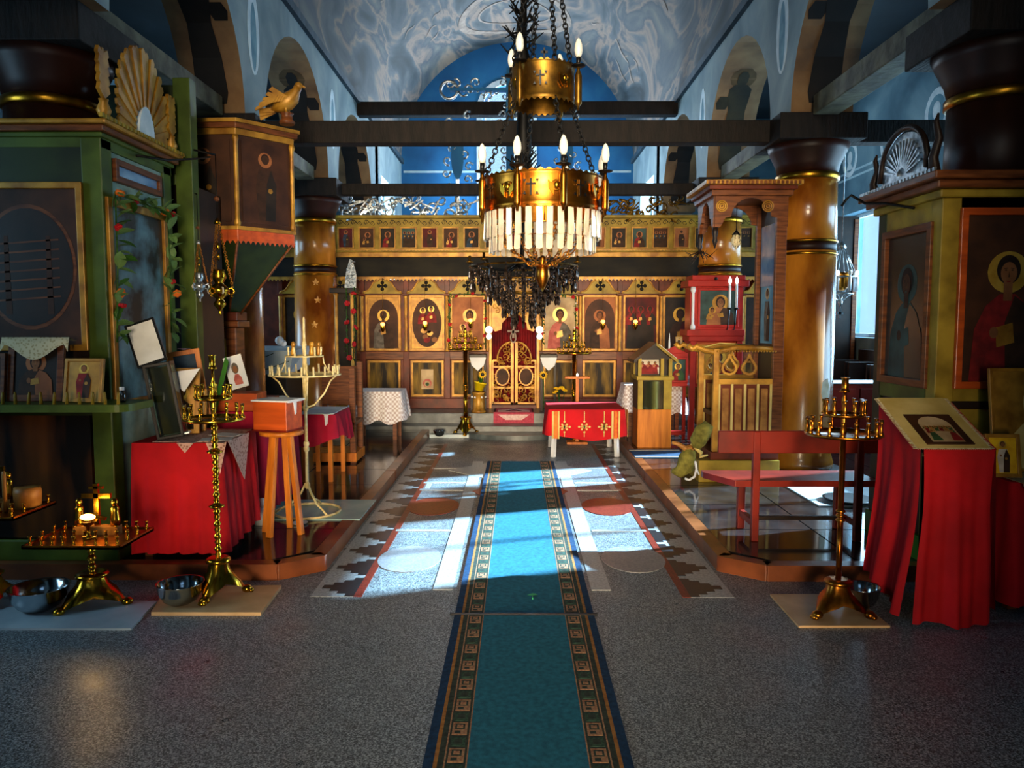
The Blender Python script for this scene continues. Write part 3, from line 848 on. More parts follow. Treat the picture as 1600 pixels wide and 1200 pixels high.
def picture(name, label, loc, w, h, fw, kind, fmat, rot, cat='icon', depth=0.025, group=None, **kw):
    t = thing(name, label, cat, loc, rot=rot, group=group)
    MB().frame(-w / 2, w / 2, 0, h, fw, -depth, 0).build('frame', fmat, t, bevel=0.003)
    MB().box(-w / 2 + .004, w / 2 - .004, -.004, 0.006, .004, h - .004).build('backing', 'wood_brown', t)
    painting('painting', t, (0, -.018, fw * .9), w - 1.8 * fw, h - 1.8 * fw, kind, **kw)
    return t
def spiral(m, cx, cz, r, y, a0, turns, tr, sgn=1, n=14, mi=0):
    pts = []
    for i in range(n + 1):
        t = i / n; a = a0 + sgn * turns * 2 * math.pi * t; q = r * (1 - .82 * t)
        pts.append((cx + q * math.cos(a), y + 0.012 * math.sin(3 * a), cz + q * math.sin(a)))
    m.tube(pts, [tr * (1 - .45 * i / n) for i in range(n + 1)], 5, mi)
    return m
def leaf_mesh(name, m, L=1.0, W=0.5, fold=0.15, n=4):
    mb = MB(); P = []
    for i in range(n + 1):
        t = i / n; w = W * math.sin(math.pi * (0.03 + 0.97 * t)) ** .8 / 2 if i < n else 0
        P += [(-w, t * L, fold * w * 2 - .25 * t * t * fold * 3), (0, t * L, -.25 * t * t * fold * 3), (w, t * L, fold * w * 2 - .25 * t * t * fold * 3)]
    fs = []
    for i in range(n):
        a = i * 3
        fs += [(a, a + 1, a + 4, a + 3), (a + 1, a + 2, a + 5, a + 4)]
    mb.add(P, fs, 0, True)
    return proto(mb, name, m, recalc=False)
def rose_mesh(name, m, r=1.0):
    mb = MB()
    mb.ball(0, 0, 0, r * .45, r * .45, r * .5, 8, 5)
    for k in range(6):
        a = k * math.pi / 3
        mb.ball(r * .5 * math.cos(a), r * .5 * math.sin(a), -.1 * r, r * .48, r * .48, r * .42, 7, 4)
    return proto(mb, name, m)
LEAF = leaf_mesh('leaf', 'leaf_green'); LEAFP = leaf_mesh('leaf', 'leaf_pale', W=.62)
ROSE = rose_mesh('rose', 'rose_red'); BLOOM_O = rose_mesh('bloom', 'flower_orange'); BLOOM_W = rose_mesh('bloom', 'flower_white'); BLOOM_L = rose_mesh('bloom', 'flower_lilac')
def garland(name, label, pts, step, leafL, flowers, leaf=None, flip=1, seed=0, normal=(0, -1, 0), group=None):
    """flowers: list of (mesh, size, every)"""
    rr = random.Random(seed)
    pts = [Vector(p) for p in pts]
    t = thing(name, label, 'garland', pts[0], group=group)
    m = MB()
    m.tube([p - pts[0] for p in pts], 0.006, 5); m.build('stem', 'leaf_green', t)
    nv = Vector(normal)
    acc = 0; k = 0
    for a, b2 in zip(pts[:-1], pts[1:]):
        L = (b2 - a).length; s = 0
        while s < L:
            p = a.lerp(b2, s / L) - pts[0]
            d = (b2 - a).normalized()
            q = (nv * rr.uniform(.2, .7) + Vector((rr.uniform(-1, 1), rr.uniform(-.3, .3), rr.uniform(-1, 1)))).normalized()
            rot = q.to_track_quat('Y', 'Z').to_euler(); rot.rotate_axis('Y', rr.uniform(-.6, .6))
            inst('leaf', (leaf or LEAF) if rr.random() < .75 else LEAF, t, p + nv * .008, rot, leafL * rr.uniform(.7, 1.15))
            for fm, sz, ev in flowers:
                if k % ev == ev // 2:
                    inst('flower', fm, t, p + nv * (sz * .8) + Vector((rr.uniform(-.02, .02), 0, rr.uniform(-.02, .02))), (rr.uniform(0, 3), rr.uniform(0, 3), 0), sz)
            s += step; k += 1
    return t
def chain_mesh(m, a, b, link=0.03, r=0.004, mi=0, wide=.42):
    a = Vector(a); b = Vector(b); d = b - a; n = max(1, int(d.length / (link * .78)))
    q = d.to_track_quat('Z', 'Y').to_matrix()
    for i in range(n):
        cpos = a + d * ((i + .5) / n); pts = []
        for k in range(8):
            t = 2 * math.pi * k / 8
            v = Vector((link * wide * math.cos(t), 0, link * .55 * math.sin(t)))
            if i % 2: v = Vector((0, v.x, v.z))
            pts.append(cpos + q @ v)
        m.tube(pts, r, 4, mi, closed=True)
    return m

# ------------------------------------------------------------ iconostasis
YI = 12.0
def IX(px): return at(px, 503, YI).x
def IZ(py): return at(808, py, YI).z
ico = thing('iconostasis', 'gilded green icon screen with framed icons and carved doors closing off the altar', 'icon screen', (0.0, YI, 0.30))
IC0 = Vector((0, YI, 0.30))
def ib(name, mb, m, bevel=0.0, parent=None): return mb.build(name, m, parent or ico, bevel=bevel, world=True)
XL, XR = IX(395), IX(1240)
dl, dr = IX(768), IX(838)
ib('base_rail', MB().box(XL, dl, YI - .05, YI + .1, .30, IZ(622)), 'pilaster_red', .008)
ib('base_rail', MB().box(dr, XR, YI - .05, YI + .1, .30, IZ(622)), 'pilaster_red', .008)
ib('back_board', MB().box(XL, dl, YI + .03, YI + .08, IZ(622), IZ(437)), 'pilaster_red')
ib('back_board', MB().box(dr, XR, YI + .03, YI + .08, IZ(622), IZ(437)), 'pilaster_red')
ib('middle_rail', MB().box(XL, dl, YI - .05, YI + .03, IZ(562), IZ(549)), 'wood_brown', .008)
ib('middle_rail', MB().box(dr, XR, YI - .05, YI + .03, IZ(562), IZ(549)), 'wood_brown', .008)
ib('frieze', MB().box(XL, XR, YI - .10, YI + .1, IZ(434), IZ(403)), 'frieze_dark')
ib('upper_board', MB().box(XL, XR, YI - .02, YI + .08, IZ(403), IZ(340)), 'ochre')
ib('ledge', MB().box(XL, XR, YI - .16, YI + .1, IZ(403), IZ(395)), 'gilt_paint', .01)
ib('ledge', MB().box(XL, XR, YI - .11, YI + .1, IZ(395), IZ(390)), 'ochre', .008)
ib('crown_moulding', MB().box(XL, XR, YI - .10, YI + .1, IZ(342), IZ(337)), 'ochre', .008)
# saw-tooth valances
def teeth(x0, x1, ztop, dep, pitch, y0, y1):
    m = MB(); x = x0
    m.box(x0, x1, y0, y1, ztop - dep * .45, ztop)
    while x < x1 - pitch * .5:
        m.prism([(x, ztop - dep * .45), (x + pitch, ztop - dep * .45), (x + pitch / 2, ztop - dep)], 'y', y0, y1); x += pitch
    return m
ib('saw_tooth_valance', teeth(XL, XR, IZ(433), .07, .056, YI - .135, YI - .115), 'gilt_paint')
ib('saw_tooth_valance', teeth(XL, XR, IZ(390), .03, .05, YI - .12, YI - .112), 'gilt_paint')
# painted vine along the upper board
m = MB(); x = XL
while x < XR:
    spiral(m, x, IZ(348), .045, YI - .022, 0, 1.3, .007, 1, 10); spiral(m, x + .10, IZ(350), .04, YI - .022, 3.1, 1.3, .006, -1, 10); x += .2
ib('painted_vine', m, 'frieze_dark')
# bays
bays = [-333, -269, -204, -136, -72, 72, 134, 198, 260, 324, 386]
bay_px = [803 + q for q in bays]
specs = {  # kind and colours of the large icons
    -204: ('arch_bust', dict(bg='ic_gold', robe='ic_robe_grey', robe2='ic_robe_brown', hair='ic_bg_brown', skin='skin_dark')),
    -136: ('oval_scene', dict(bg='ic_gold', robe='ic_robe_red', robe2='ic_bg_brown')),
    -72: ('madonna', dict(bg='ic_bg_tan', robe='ic_robe_pink', robe2='ic_bg_tan', halo='ic_gold')),
    72: ('bust', dict(bg='ic_bg_pale', robe='ic_robe_pink', robe2='ic_robe_grey')),
    134: ('arch_bust', dict(bg='ic_bg_tan', robe='ic_robe_brown', robe2='ic_bg_tan', hair='ic_bg_brown', halo='ic_bg_tan')),
    198: ('group', dict(bg='ic_bg_red', robe='ic_robe_red', robe2='ic_bg_dark', halo='ic_robe_red', skin='skin_dark')),
    260: ('bust', dict(bg='ic_bg_dark', robe='ic_robe_brown', robe2='ic_bg_red', skin='skin_dark'))}
CREST = [(-.30, 0), (-.29, .03), (-.22, .05), (-.18, .10), (-.14, .17), (-.09, .20), (-.06, .245), (0, .265)]
CREST = CREST + [(-x, z) for x, z in reversed(CREST[:-1])]
for q, px in zip(bays, bay_px):
    x = IX(px)
    kind, kw = specs.get(q, ('bust', dict(bg='ic_bg_dark', robe='ic_robe_brown', robe2='ic_robe_red', skin='skin_dark')))
    z0, z1 = IZ(548), IZ(461 if q > -250 else 461)
    framed(ico, x, z0 - .30, 0.02, .55, z1 - z0, .035, kind, 'gilt_paint', .04, seed=q, **kw)
    ib('crest', MB().prism([(x + a * 1.0, IZ(459) + b_) for a, b_ in CREST], 'y', YI - .05, YI - .02), 'ochre')
    out = [(x + a, IZ(459) + b_) for a, b_ in CREST]
    ib('crest_beading', MB().tube([(a, YI - .055, b_) for a, b_ in out], .013, 6), 'gilt_paint')
    cm = MB(); zc = IZ(447)
    for dx, dz in ((0, .05), (0, -.05), (.05, 0), (-.05, 0)): cm.ball(x + dx, YI - .055, zc + dz, .03, .012, .03, 8, 5)
    cm.box(x - .045, x + .045, YI - .062, YI - .05, zc - .01, zc + .01); cm.box(x - .01, x + .01, YI - .062, YI - .05, zc - .05, zc + .05)
    ib('cross_ornament', cm, 'frieze_dark')
    # lower marbled panel
    zl0, zl1 = IZ(620), IZ(563)
    po = MB().frame(-.26, .26, 0, zl1 - zl0, .04, -.03, 0).build('panel_frame', 'gilt_paint', ico, bevel=.006)
    po.location = (x, 0.03, zl0 - .30)
    MB().box(-.23, .23, -.012, 0, .03, zl1 - zl0 - .03).build('marbled_panel', 'panel_marble', po)
    # pilaster on the right of each bay
for px in [440, 503, 567, 635, 699, 762, 844, 906, 968, 1032, 1095, 1158, 1220]:
    x = IX(px)
    if dl - .02 < x < dr + .02 and not (px in (762, 844)): continue
    ib('pilaster', MB().box(x - .045, x + .045, YI - .055, YI + .03, IZ(622), IZ(549)), 'pilaster_red', .006)
    ib('pilaster_shaft', MB().lathe([(.028, 0), (.034, .02), (.026, .05), (.026, IZ(462) - IZ(549) - .05), (.034, IZ(462) - IZ(549) - .02), (.028, IZ(462) - IZ(549))], x, YI - .045, IZ(549), 10), 'gilt_paint')
    ib('pilaster_cap', MB().box(x - .05, x + .05, YI - .09, YI + .03, IZ(462), IZ(459)), 'pilaster_red', .004)
    ib('upper_pilaster', MB().box(x - .035, x + .035, YI - .045, YI + .03, IZ(459), IZ(437)), 'pilaster_red', .004)
# print stuck on the lower panel
pr_ = painting('candle_print', ico, (IX(667), -.01, IZ(608) - .30), .19, .31, 'candle_print', bg='ic_bg_pale', robe='ic_robe_pink', robe2='ic_bg_pale', acc='ic_robe_green')
# row of small icons
k = 0; px = 478.5
while px < 1200:
    x = IX(px); z0, z1 = IZ(391), IZ(357)
    framed(ico, x, z0 - .30 + .02, -0.02, .25, z1 - z0, .022, ['bust', 'group', 'full', 'madonna'][k % 4], 'gilt_paint', .03, 'small_icon_frame', 'small_painting',
           bg=['ic_bg_dark', 'ic_bg_brown', 'ic_bg_red', 'ic_bg_teal'][(k * 3) % 4] if px < 900 else ['ic_bg_teal', 'ic_bg_brown', 'ic_bg_tan', 'ic_bg_dark'][k % 4],
           robe=['ic_robe_brown', 'ic_robe_red', 'ic_robe_blue'][k % 3], robe2='ic_robe_brown', halo='ic_bg_tan', skin='skin_dark')
    px += 32.4; k += 1
# royal doors
xc = IX(803.5); zb, zs, zt = IZ(631), IZ(563), IZ(534)
ib('door_sill', MB().box(dl, dr, YI - .08, YI + .1, .30, zb - .01), 'pilaster_red')
for sx in (-1, 1):
    ib('door_jamb', MB().box(xc + sx * .345, xc + sx * .395, YI - .07, YI + .08, .30, IZ(470)), 'gilt_paint', .008)
leafs = []
for sx in (-1, 1):
    m = MB(); x0, x1 = xc + sx * .012, xc + sx * .335
    def rail(a, b_, w=.03): m.bar((a[0], YI - .03, a[1]), (b_[0], YI - .03, b_[1]), w, .03)
    rail((x0 + sx * .02, zb), (x0 + sx * .02, zt), .045); rail((x1, zb), (x1, zs)); rail((x0, zb + .015), (x1, zb + .015)); rail((x0, zb + .26), (x1, zb + .26), .02); rail((x1 - sx * .07, zs), (x1, zs), .02)
    rail((x0, zs - .1), (x1, zs - .1), .02)
    pts = [(x1 - sx * .07, YI - .03, zs)] + [(x0 + sx * (.02 + .235 * math.cos(R(a))), YI - .03, zs + (zt - zs) * math.sin(R(a))) for a in range(0, 91, 10)]
    m.tube(pts, .016, 6)
    lf = ib('door_leaf', m, 'gilt_paint'); leafs.append(lf)
    xm = (x0 + x1) / 2 + sx * .01; zm = IZ(588)
    s_ = MB(); rr = random.Random(5)
    for i in range(34):
        cx = x0 + sx * rr.uniform(.05, .30); cz = zb + rr.uniform(.03, zt - zb - .05)
        if cz > zs and ((cx - x0) / .25) ** 2 + ((cz - zs) / (zt - zs)) ** 2 > .8: continue
        if ((cx - xm) / .12) ** 2 + ((cz - zm) / .15) ** 2 < 1: continue
        spiral(s_, cx, cz, rr.uniform(.04, .075), YI - .03, rr.uniform(0, 6), 1.2, .012, rr.choice((-1, 1)), 10)
    ib('openwork_carving', s_, 'gilt_paint', parent=lf)['kind'] = 'stuff'
    me = MB().plate(ell(xm, zm, .115, .145, 24), ell(xm, zm, .095, .125, 24), 'y', YI - .065, YI - .03)
    mo = ib('oval_medallion', me, 'gilt_paint', parent=lf)
    ib('medallion_painting', MB().prism(ell(xm, zm, .097, .127, 24), 'y', YI - .045, YI - .035), 'ic_bg_brown', parent=lf)
# carved head of the doorway, curtain, cross
hd = MB()
hd.prism([(xc - .345, IZ(470)), (xc - .345, IZ(512)), (xc - .30, IZ(518)), (xc - .20, IZ(515)), (xc - .19, IZ(505)), (xc - .12, IZ(497)), (xc - .06, IZ(490)), (xc, IZ(487)),
          (xc + .06, IZ(490)), (xc + .12, IZ(497)), (xc + .19, IZ(505)), (xc + .20, IZ(515)), (xc + .30, IZ(518)), (xc + .345, IZ(512)), (xc + .345, IZ(470))], 'y', YI - .04, YI)
hh = ib('carved_door_head', hd, 'gilt_paint')
s_ = MB()
for i in range(16):
    rr = random.Random(i + 40); sx = rr.choice((-1, 1)); spiral(s_, xc + sx * rr.uniform(.05, .30), IZ(rr.uniform(474, 495)), .045, YI - .05, rr.uniform(0, 6), 1.2, .009, sx, 9)
ib('carved_scrolls', s_, 'gold', parent=hh)
cm = MB(); n = 40
P = []
for i in range(n + 1):
    x = dl + (dr - dl) * i / n; y = YI + .22 + .03 * math.sin(i * 1.35)
    P += [(x, y, .30), (x, y, IZ(470))]
cm.add(P, [(2 * i, 2 * i + 2, 2 * i + 3, 2 * i + 1) for i in range(n)], 0, True)
ib('crimson_curtain', cm, 'curtain_red')
cx = MB(); x = IX(802)
cx.box(x - .016, x + .016, YI - .09, YI - .06, IZ(528), IZ(488)); cx.box(x - .075, x + .075, YI - .09, YI - .06, IZ(495), IZ(492)); cx.bar((x - .04, YI - .075, IZ(504)), (x + .045, YI - .075, IZ(508)), .02, .03)
cx.box(x - .09, x + .09, YI - .09, YI - .06, IZ(519), IZ(516)); cx.plate(ell(x, IZ(527), .05, .09, 18), ell(x, IZ(527), .03, .065, 18), 'y', YI - .09, YI - .06)
ib('door_cross', cx, 'fresco_pale')
# carved openwork crest on top (dragons and scrolls), blue altar light on the gilding put into the silver colour
def crest_work(x0, x1, z0, z1, n, seed):
    m = MB(); rr = random.Random(seed)
    for i in range(n):
        cx_ = rr.uniform(x0, x1); t = (cx_ - x0) / (x1 - x0)
        zz = z0 + rr.uniform(.03, 1) * (z1 - z0)
        spiral(m, cx_, zz, rr.uniform(.06, .14), YI - .01 + rr.uniform(-.03, .03), rr.uniform(0, 6), rr.uniform(.5, 1.1), .02, rr.choice((-1, 1)), 9)
    for i in range(n // 2):
        cx_ = rr.uniform(x0, x1); a = rr.uniform(-.5, .5); L = rr.uniform(.1, .25)
        m.bar((cx_, YI - .02, z0 + rr.uniform(.02, .8) * (z1 - z0)), (cx_ + L, YI + .01, z0 + rr.uniform(.1, 1.0) * (z1 - z0)), .03, .02)
    return m
ib('carved_crest', crest_work(IX(540), IX(735), IZ(337), IZ(308), 44, 3), 'silver')
ib('carved_crest', crest_work(IX(870), IX(1060), IZ(337), IZ(310), 40, 9), 'gold_dark')
# crowning cross with its two side panels
def lobed(cx_, z0, z1, w, seed, mname):
    m = MB(); rr = random.Random(seed)
    for i in range(12):
        t = i / 11; sx = 1 if i % 2 else -1
        spiral(m, cx_ + sx * w * (.55 + .35 * math.sin(t * 7)), z0 + (z1 - z0) * t, .075, YI + .02, rr.uniform(0, 6), 1.0, .018, sx, 9)
    m.prism(ell(cx_, (z0 + z1) / 2 - .05, w * .5, (z1 - z0) * .36, 22), 'y', YI + .01, YI + .03, 1)
    m.bar((cx_, YI + .03, z0 - .45), (cx_, YI + .03, z0 + .1), .05, .04)
    ib(mname, m, ['silver', 'blue_wall'])
lobed(IX(716), IZ(290), IZ(180), .20, 2, 'carved_side_panel')
lobed(IX(884), IZ(290), IZ(180), .20, 4, 'carved_side_panel')
m = MB(); x = IX(797)
m.bar((x, YI + .03, IZ(338)), (x, YI + .03, IZ(105)), .12, .04); m.bar((IX(705), YI + .03, IZ(140)), (IX(890), YI + .03, IZ(140)), .12, .04)
for sx in (-1, 1):
    for i in range(9):
        rr = random.Random(i + 70); spiral(m, x + sx * (.12 + .10 * i), IZ(140) + rr.uniform(-.12, .14), .08, YI + .01, rr.uniform(0, 6), 1.0, .018, sx, 9, 1)
    for i in range(12):
        rr = random.Random(i + 90); spiral(m, x + sx * rr.uniform(.06, .16), IZ(150 + 14 * i), .06, YI + .01, rr.uniform(0, 6), 1.0, .016, sx, 9, 1)
    m.ring(x + sx * .93, YI + .02, IZ(140), .13, .025, 18, 6, 1, tilt=Matrix.Rotation(R(90), 3, 'X'))
ib('crowning_cross', m, ['blue_wall', 'silver'])
# hanging vigil lamps in front of the icons
def vigil(px, py, label, lit=True):
    p = at(px, py, YI - .28)
    t = thing('vigil_lamp', label, 'lamp', (p.x, p.y, p.z), group='vigil lamps before the icon screen')
    MB().lathe([(.006, -.09), (.02, -.075), (.03, -.05), (.042, -.02), (.045, .0), (.04, .005)], n=12).build('cup', 'brass', t)
    top = IZ(434) - .03 - p.z
    m = MB()
    for k in range(3):
        a = k * 2.094; m.tube([(.042 * math.cos(a), .042 * math.sin(a), 0), (0, .0, .16)], .0022, 4)
    m.tube([(0, 0, .16), (0, .0, top)], .0025, 4)
    m.tube([(0, 0, top), (0, .16, top)], .005, 4)
    m.build('chain', 'gold_dark', t)
    MB().lathe([(.01, .004), (.03, .015), (.034, .04), (.02, .06)], n=12).build('glass', 'vigil' if lit else 'crystal', t)
    if lit:
        l = light('vigil_flame', 'POINT', (0, -.08, .05), (0, 0, -1), 1.6, (1.0, .45, .16)); l.data.shadow_soft_size = .04; l.parent = t
for px, py, nm in ((598, 510, 'bearded saint with a thick halo'), (664, 508, 'two riders in an oval'), (735, 504, 'garlanded mother and child'), (942, 506, 'tan icon under an arch'), (993, 506, 'dark red icon of three saints')):
    vigil(px, py, 'lit brass vigil lamp hanging before the %s' % nm)
# pairs of white globes on the door jambs
for px, nm in ((764, 'beside the garlanded mother icon'), (843, 'beside the garlanded icon in pink robes')):
    p = at(px, 528, YI - .24)
    t = thing('globe_lamp', 'pair of white glass globes on the doorway jamb %s' % nm, 'lamp', p, group='globe lamps on the altar doorway')
    MB().ball(0, 0, .02, .045, n=14, m=9).build('globe', 'bulb_lit', t); MB().ball(0, 0, .125, .058, n=14, m=9).build('globe', 'bulb_lit', t)
    MB().box(-.012, .012, .0, .215, -.04, .15).build('bracket', 'gold_dark', t)
# garlands around icons by the doors and at the left corner
def around(px0, px1, pt, pb, y=YI - .09): return [at(px0, pb, y), at(px0, pt, y), at((px0 + px1) / 2, pt - 4, y), at(px1, pt, y), at(px1, pb, y)]
garland('garland', 'green garland with red roses framing the mother and child icon', around(703, 758, 463, 545), .030, .055, [(ROSE, .032, 9)], seed=1)
garland('garland', 'green garland with red roses framing the icon of the figure in pink', around(848, 900, 463, 535), .030, .055, [(ROSE, .032, 9), (BLOOM_W, .02, 13)], seed=2)
# board over the altar doorway
ib('arched_head_board', MB().prism([(dl - .02, IZ(470)), (dr + .02, IZ(470))] + [(x, z) for x, z in arc(IX(803), IZ(462), .30, 0, 180, 16, .26)], 'y', YI - .03, YI + .03), 'gilt_paint')
ib('back_board', MB().box(dl, dr, YI + .03, YI + .06, IZ(480), IZ(437)), 'wood_brown')

# ------------------------------------------------------------ makers for the furnishings
def drape(m, x0, x1, y0, y1, zt, zb, amp=.02, waves=14, rows=7, mi=0, flare=.02, seed=0, sides='all', top=True, edge=None):
    """cloth over a rectangular top: flat top and folded skirt; zb may be a function of the position round the edge"""
    rr = random.Random(seed)
    per = []; n = 26
    segs = [((x0, y0), (x1, y0), (0, -1)), ((x1, y0), (x1, y1), (1, 0)), ((x1, y1), (x0, y1), (0, 1)), ((x0, y1), (x0, y0), (-1, 0))]
    tot = 0
    for a, b_, nn in segs:
        L = math.hypot(b_[0] - a[0], b_[1] - a[1]); k = max(4, int(L / .025))
        for i in range(k):
            t = i / k; per.append((a[0] + (b_[0] - a[0]) * t, a[1] + (b_[1] - a[1]) * t, nn, tot + L * t))
        tot += L
    P = []; N = len(per); ph = [rr.uniform(0, 6) for _ in range(3)]
    for r in range(rows + 1):
        t = r / rows
        for (x, y, nn, s) in per:
            u = 2 * math.pi * s / tot
            w = .5 * math.sin(waves * u + ph[0]) + .3 * math.sin(waves * 1.7 * u + ph[1]) + .2 * math.sin(waves * .6 * u + ph[2])
            d = t ** .7 * (amp * (w + .6)) + flare * t
            z = zt + (((zb(x, y) if callable(zb) else zb)) - zt) * t
            P.append((x + nn[0] * (d + .004), y + nn[1] * (d + .004), z))
    fs = [(r * N + i, r * N + (i + 1) % N, (r + 1) * N + (i + 1) % N, (r + 1) * N + i) for r in range(rows) for i in range(N)]
    m.add(P, fs, mi, True)
    if top: m.add(P[:N], [tuple(range(N))], mi)
    return m
def simple_table(name, label, x0, x1, y0, y1, zt, zf, lmat='wood_brown', leg=.05, inset=.03, splay=0.0, cat='table', tmat=None):
    t = thing(name, label, cat, ((x0 + x1) / 2, (y0 + y1) / 2, zf))
    w, d, h = (x1 - x0) / 2, (y1 - y0) / 2, zt - zf
    MB().box(-w, w, -d, d, h - .03, h).build('table_top', tmat or lmat, t, bevel=.005)
    for sx in (-1, 1):
        for sy in (-1, 1):
            a = (sx * (w - inset - leg / 2), sy * (d - inset - leg / 2), h - .03); b_ = (a[0] + sx * splay, a[1] + sy * splay, 0)
            MB().bar(b_, a, leg, leg).build('leg', lmat, t)
    return t
def tripod_base(m, r=.19, h=.20, feet=True, rot=0.0):
    rows = [(1.0, .50, .03, .10), (.86, .50, .07, .12), (.60, .42, .12, .14), (.45, .36, .155, .16), (.36, .32, .20, .20)]
    P = []
    for rc, rm, zc, zm in rows:
        for k in range(3):
            a = rot + k * 2 * math.pi / 3
            for da, rad, z in ((-.10, rc, zc), (.10, rc, zc), (math.pi / 3 - .35, (rm + rc * .2), (zc + zm * 2) / 3 + .0), (math.pi / 3, rm, zm * (.82 if zm < .15 else 1)), (math.pi / 3 + .35, (rm + rc * .2), (zc + zm * 2) / 3)):
                P.append((r * rad * math.cos(a + da), r * rad * math.sin(a + da), z * h / .20))
    N = 15
    m.add(P, [(i * N + k, i * N + (k + 1) % N, (i + 1) * N + (k + 1) % N, (i + 1) * N + k) for i in range(len(rows) - 1) for k in range(N)], 0, True)
    m.lathe([(r * .36, h), (r * .46, h * 1.02), (r * .48, h * 1.10), (r * .40, h * 1.16), (r * .25, h * 1.18)], n=16)
    return m
CUP = proto(MB().lathe([(.006, 0), (.013, .004), (.007, .012), (.0065, .05), (.0095, .056), (.0095, .066), (.007, .066)], n=8), 'candle_cup', 'brass')
CUPW = proto(MB().lathe([(.006, 0), (.013, .004), (.007, .012), (.0065, .05), (.0095, .056), (.0095, .066), (.007, .066)], n=8), 'candle_cup', 'brass_warm')
def candle_stand(name, label, loc, trays, ztop, mat_='brass', baser=.19, baseh=.20, cup=CUP, cupscale=1.0, knobs=True, rot=0.0, group='brass candle stands', pole_r=.016):
    t = thing(name, label, 'candle stand', loc, group=group)
    b = MB(); tripod_base(b, baser, baseh, rot=rot); bo = b.build('tripod_base', mat_, t)
    for k in range(3):
        a = rot + k * 2 * math.pi / 3; fx, fy = baser * 1.04 * math.cos(a), baser * 1.04 * math.sin(a)
        fm = MB().ball(fx, fy, .024, .032, .032, .024, 10, 6)
        for da in (-.5, 0, .5): fm.ball(fx + .028 * math.cos(a + da), fy + .028 * math.sin(a + da), .014, .014, .014, .014, 7, 5)
        fm.build('lion_foot', mat_, bo)
    zlow = trays[0][0]; m = MB(); z = baseh * 1.15
    if knobs:
        prof = [(.02, z)]; i = 0
        while z < zlow - .06:
            seg = .075
            prof += [(.014, z + .01), (.020, z + .022), (.013, z + .034), (.021, z + .05), (.023, z + .056), (.021, z + .062), (.014, z + .072)]
            if i % 4 == 3: prof += [(.03, z + .076), (.046, z + .084), (.046, z + .092), (.03, z + .098)]; z += .026
            z += seg; i += 1
        prof += [(.014, z), (.014, zlow)]
    else:
        prof = [(pole_r, z), (pole_r, zlow * .52)]
        for q in (.52, .545, .57): prof += [(pole_r, zlow * q), (pole_r + .010, zlow * (q + .006)), (pole_r + .010, zlow * (q + .014)), (pole_r, zlow * (q + .02))]
        prof += [(pole_r, zlow)]
    m.lathe(prof, n=12).build('pole', mat_, t)
    u = MB(); zt0 = trays[-1][0]
    prof = [(.012, zlow), (.018, zlow + .03), (.012, zlow + .05), (.016, zlow + .10), (.010, zlow + .13), (.012, zt0), (.02, zt0 + .02), (.012, zt0 + .05), (.016, zt0 + .09), (.009, zt0 + .11), (.009, ztop - .085), (.03, ztop - .08), (.022, ztop - .07), (.018, ztop - .06), (.020, ztop - .005), (.026, ztop), (.016, ztop)]
    u.lathe(prof, n=12).build('upper_stem', mat_, t)
    for z, r, n in trays:
        tr = MB().lathe([(.01, 0), (r * .96, 0), (r, .006), (r, .018), (r * .97, .018), (r * .96, .008), (.012, .008)], 0, 0, z, 30, caps=False).build('tray', mat_, t)
        for k in range(n):
            a = 2 * math.pi * (k + .3) / n; q = r * .93
            inst('candle_cup', cup, tr, (q * math.cos(a), q * math.sin(a), z + .012), (0, 0, 0), cupscale)
    return t
def bowl(label, loc, r=.15, h=.10):
    m = MB().lathe([(r * .45, 0), (r * .72, h * .18), (r * .92, h * .55), (r, h), (r * 1.04, h + .004), (r * .985, h), (r * .9, h * .55), (r * .70, h * .22), (r * .42, h * .05), (.0, h * .05)], n=32, caps=True)
    o = m.build('steel_bowl', 'steel'); o.location = loc
    return tag(o, label, 'bowl', 'steel bowls by the candle stands')
def slab(name, label, pts, z0, z1, m, cat='stone slab'):
    return tag(MB().prism([(p.x, p.y) for p in pts], 'z', z0, z1).build(name, m, bevel=.004), label, cat)

# ------------------------------------------------------------ green icon case (left of the aisle)
KX, KXL, KY0, KY1, KZ = -2.60, -3.72, 4.88, 5.86, 2.92
k = thing('icon_case', 'tall green icon case with gilded fan crest and dark round-framed icon', 'icon case', (KX, KY0, PH))
def kb(name, mb, m, bevel=0.0, parent=None): return mb.build(name, m, parent or k, bevel=bevel, world=True)
for x in (KXL, KX - .13):
    for y in (KY0, KY1 - .13): kb('corner_post', MB().box(x, x + .13, y, y + .13, PH, 2.80), 'green_paint', .008)
kb('base_rail', MB().box(KXL - .02, KX + .02, KY0 - .02, KY1 + .02, PH, PH + .14), 'green_paint', .01)
kb('top_rail', MB().box(KXL, KX, KY0 + .005, KY1, 2.74, 2.80), 'green_paint')
kb('front_frieze', MB().box(KXL + .13, KX - .13, KY0 + .01, KY0 + .04, 2.50, 2.74), 'green_dark')
for z0, z1, e, mm in ((2.80, 2.83, .02, 'green_paint'), (2.83, 2.87, .045, 'wood_brown'), (2.87, 2.90, .07, 'gilt_paint')):
    kb('cornice', MB().box(KXL - e, KX + e, KY0 - e, KY1 + e, z0, z1), mm, .01)
dm = MB(); y = KY0 - .1
while y < KY1 + .08: dm.box(KX + .050, KX + .072, y, y + .028, 2.90, 2.925); y += .05
kb('dentils', dm, 'ochre')['kind'] = 'stuff'
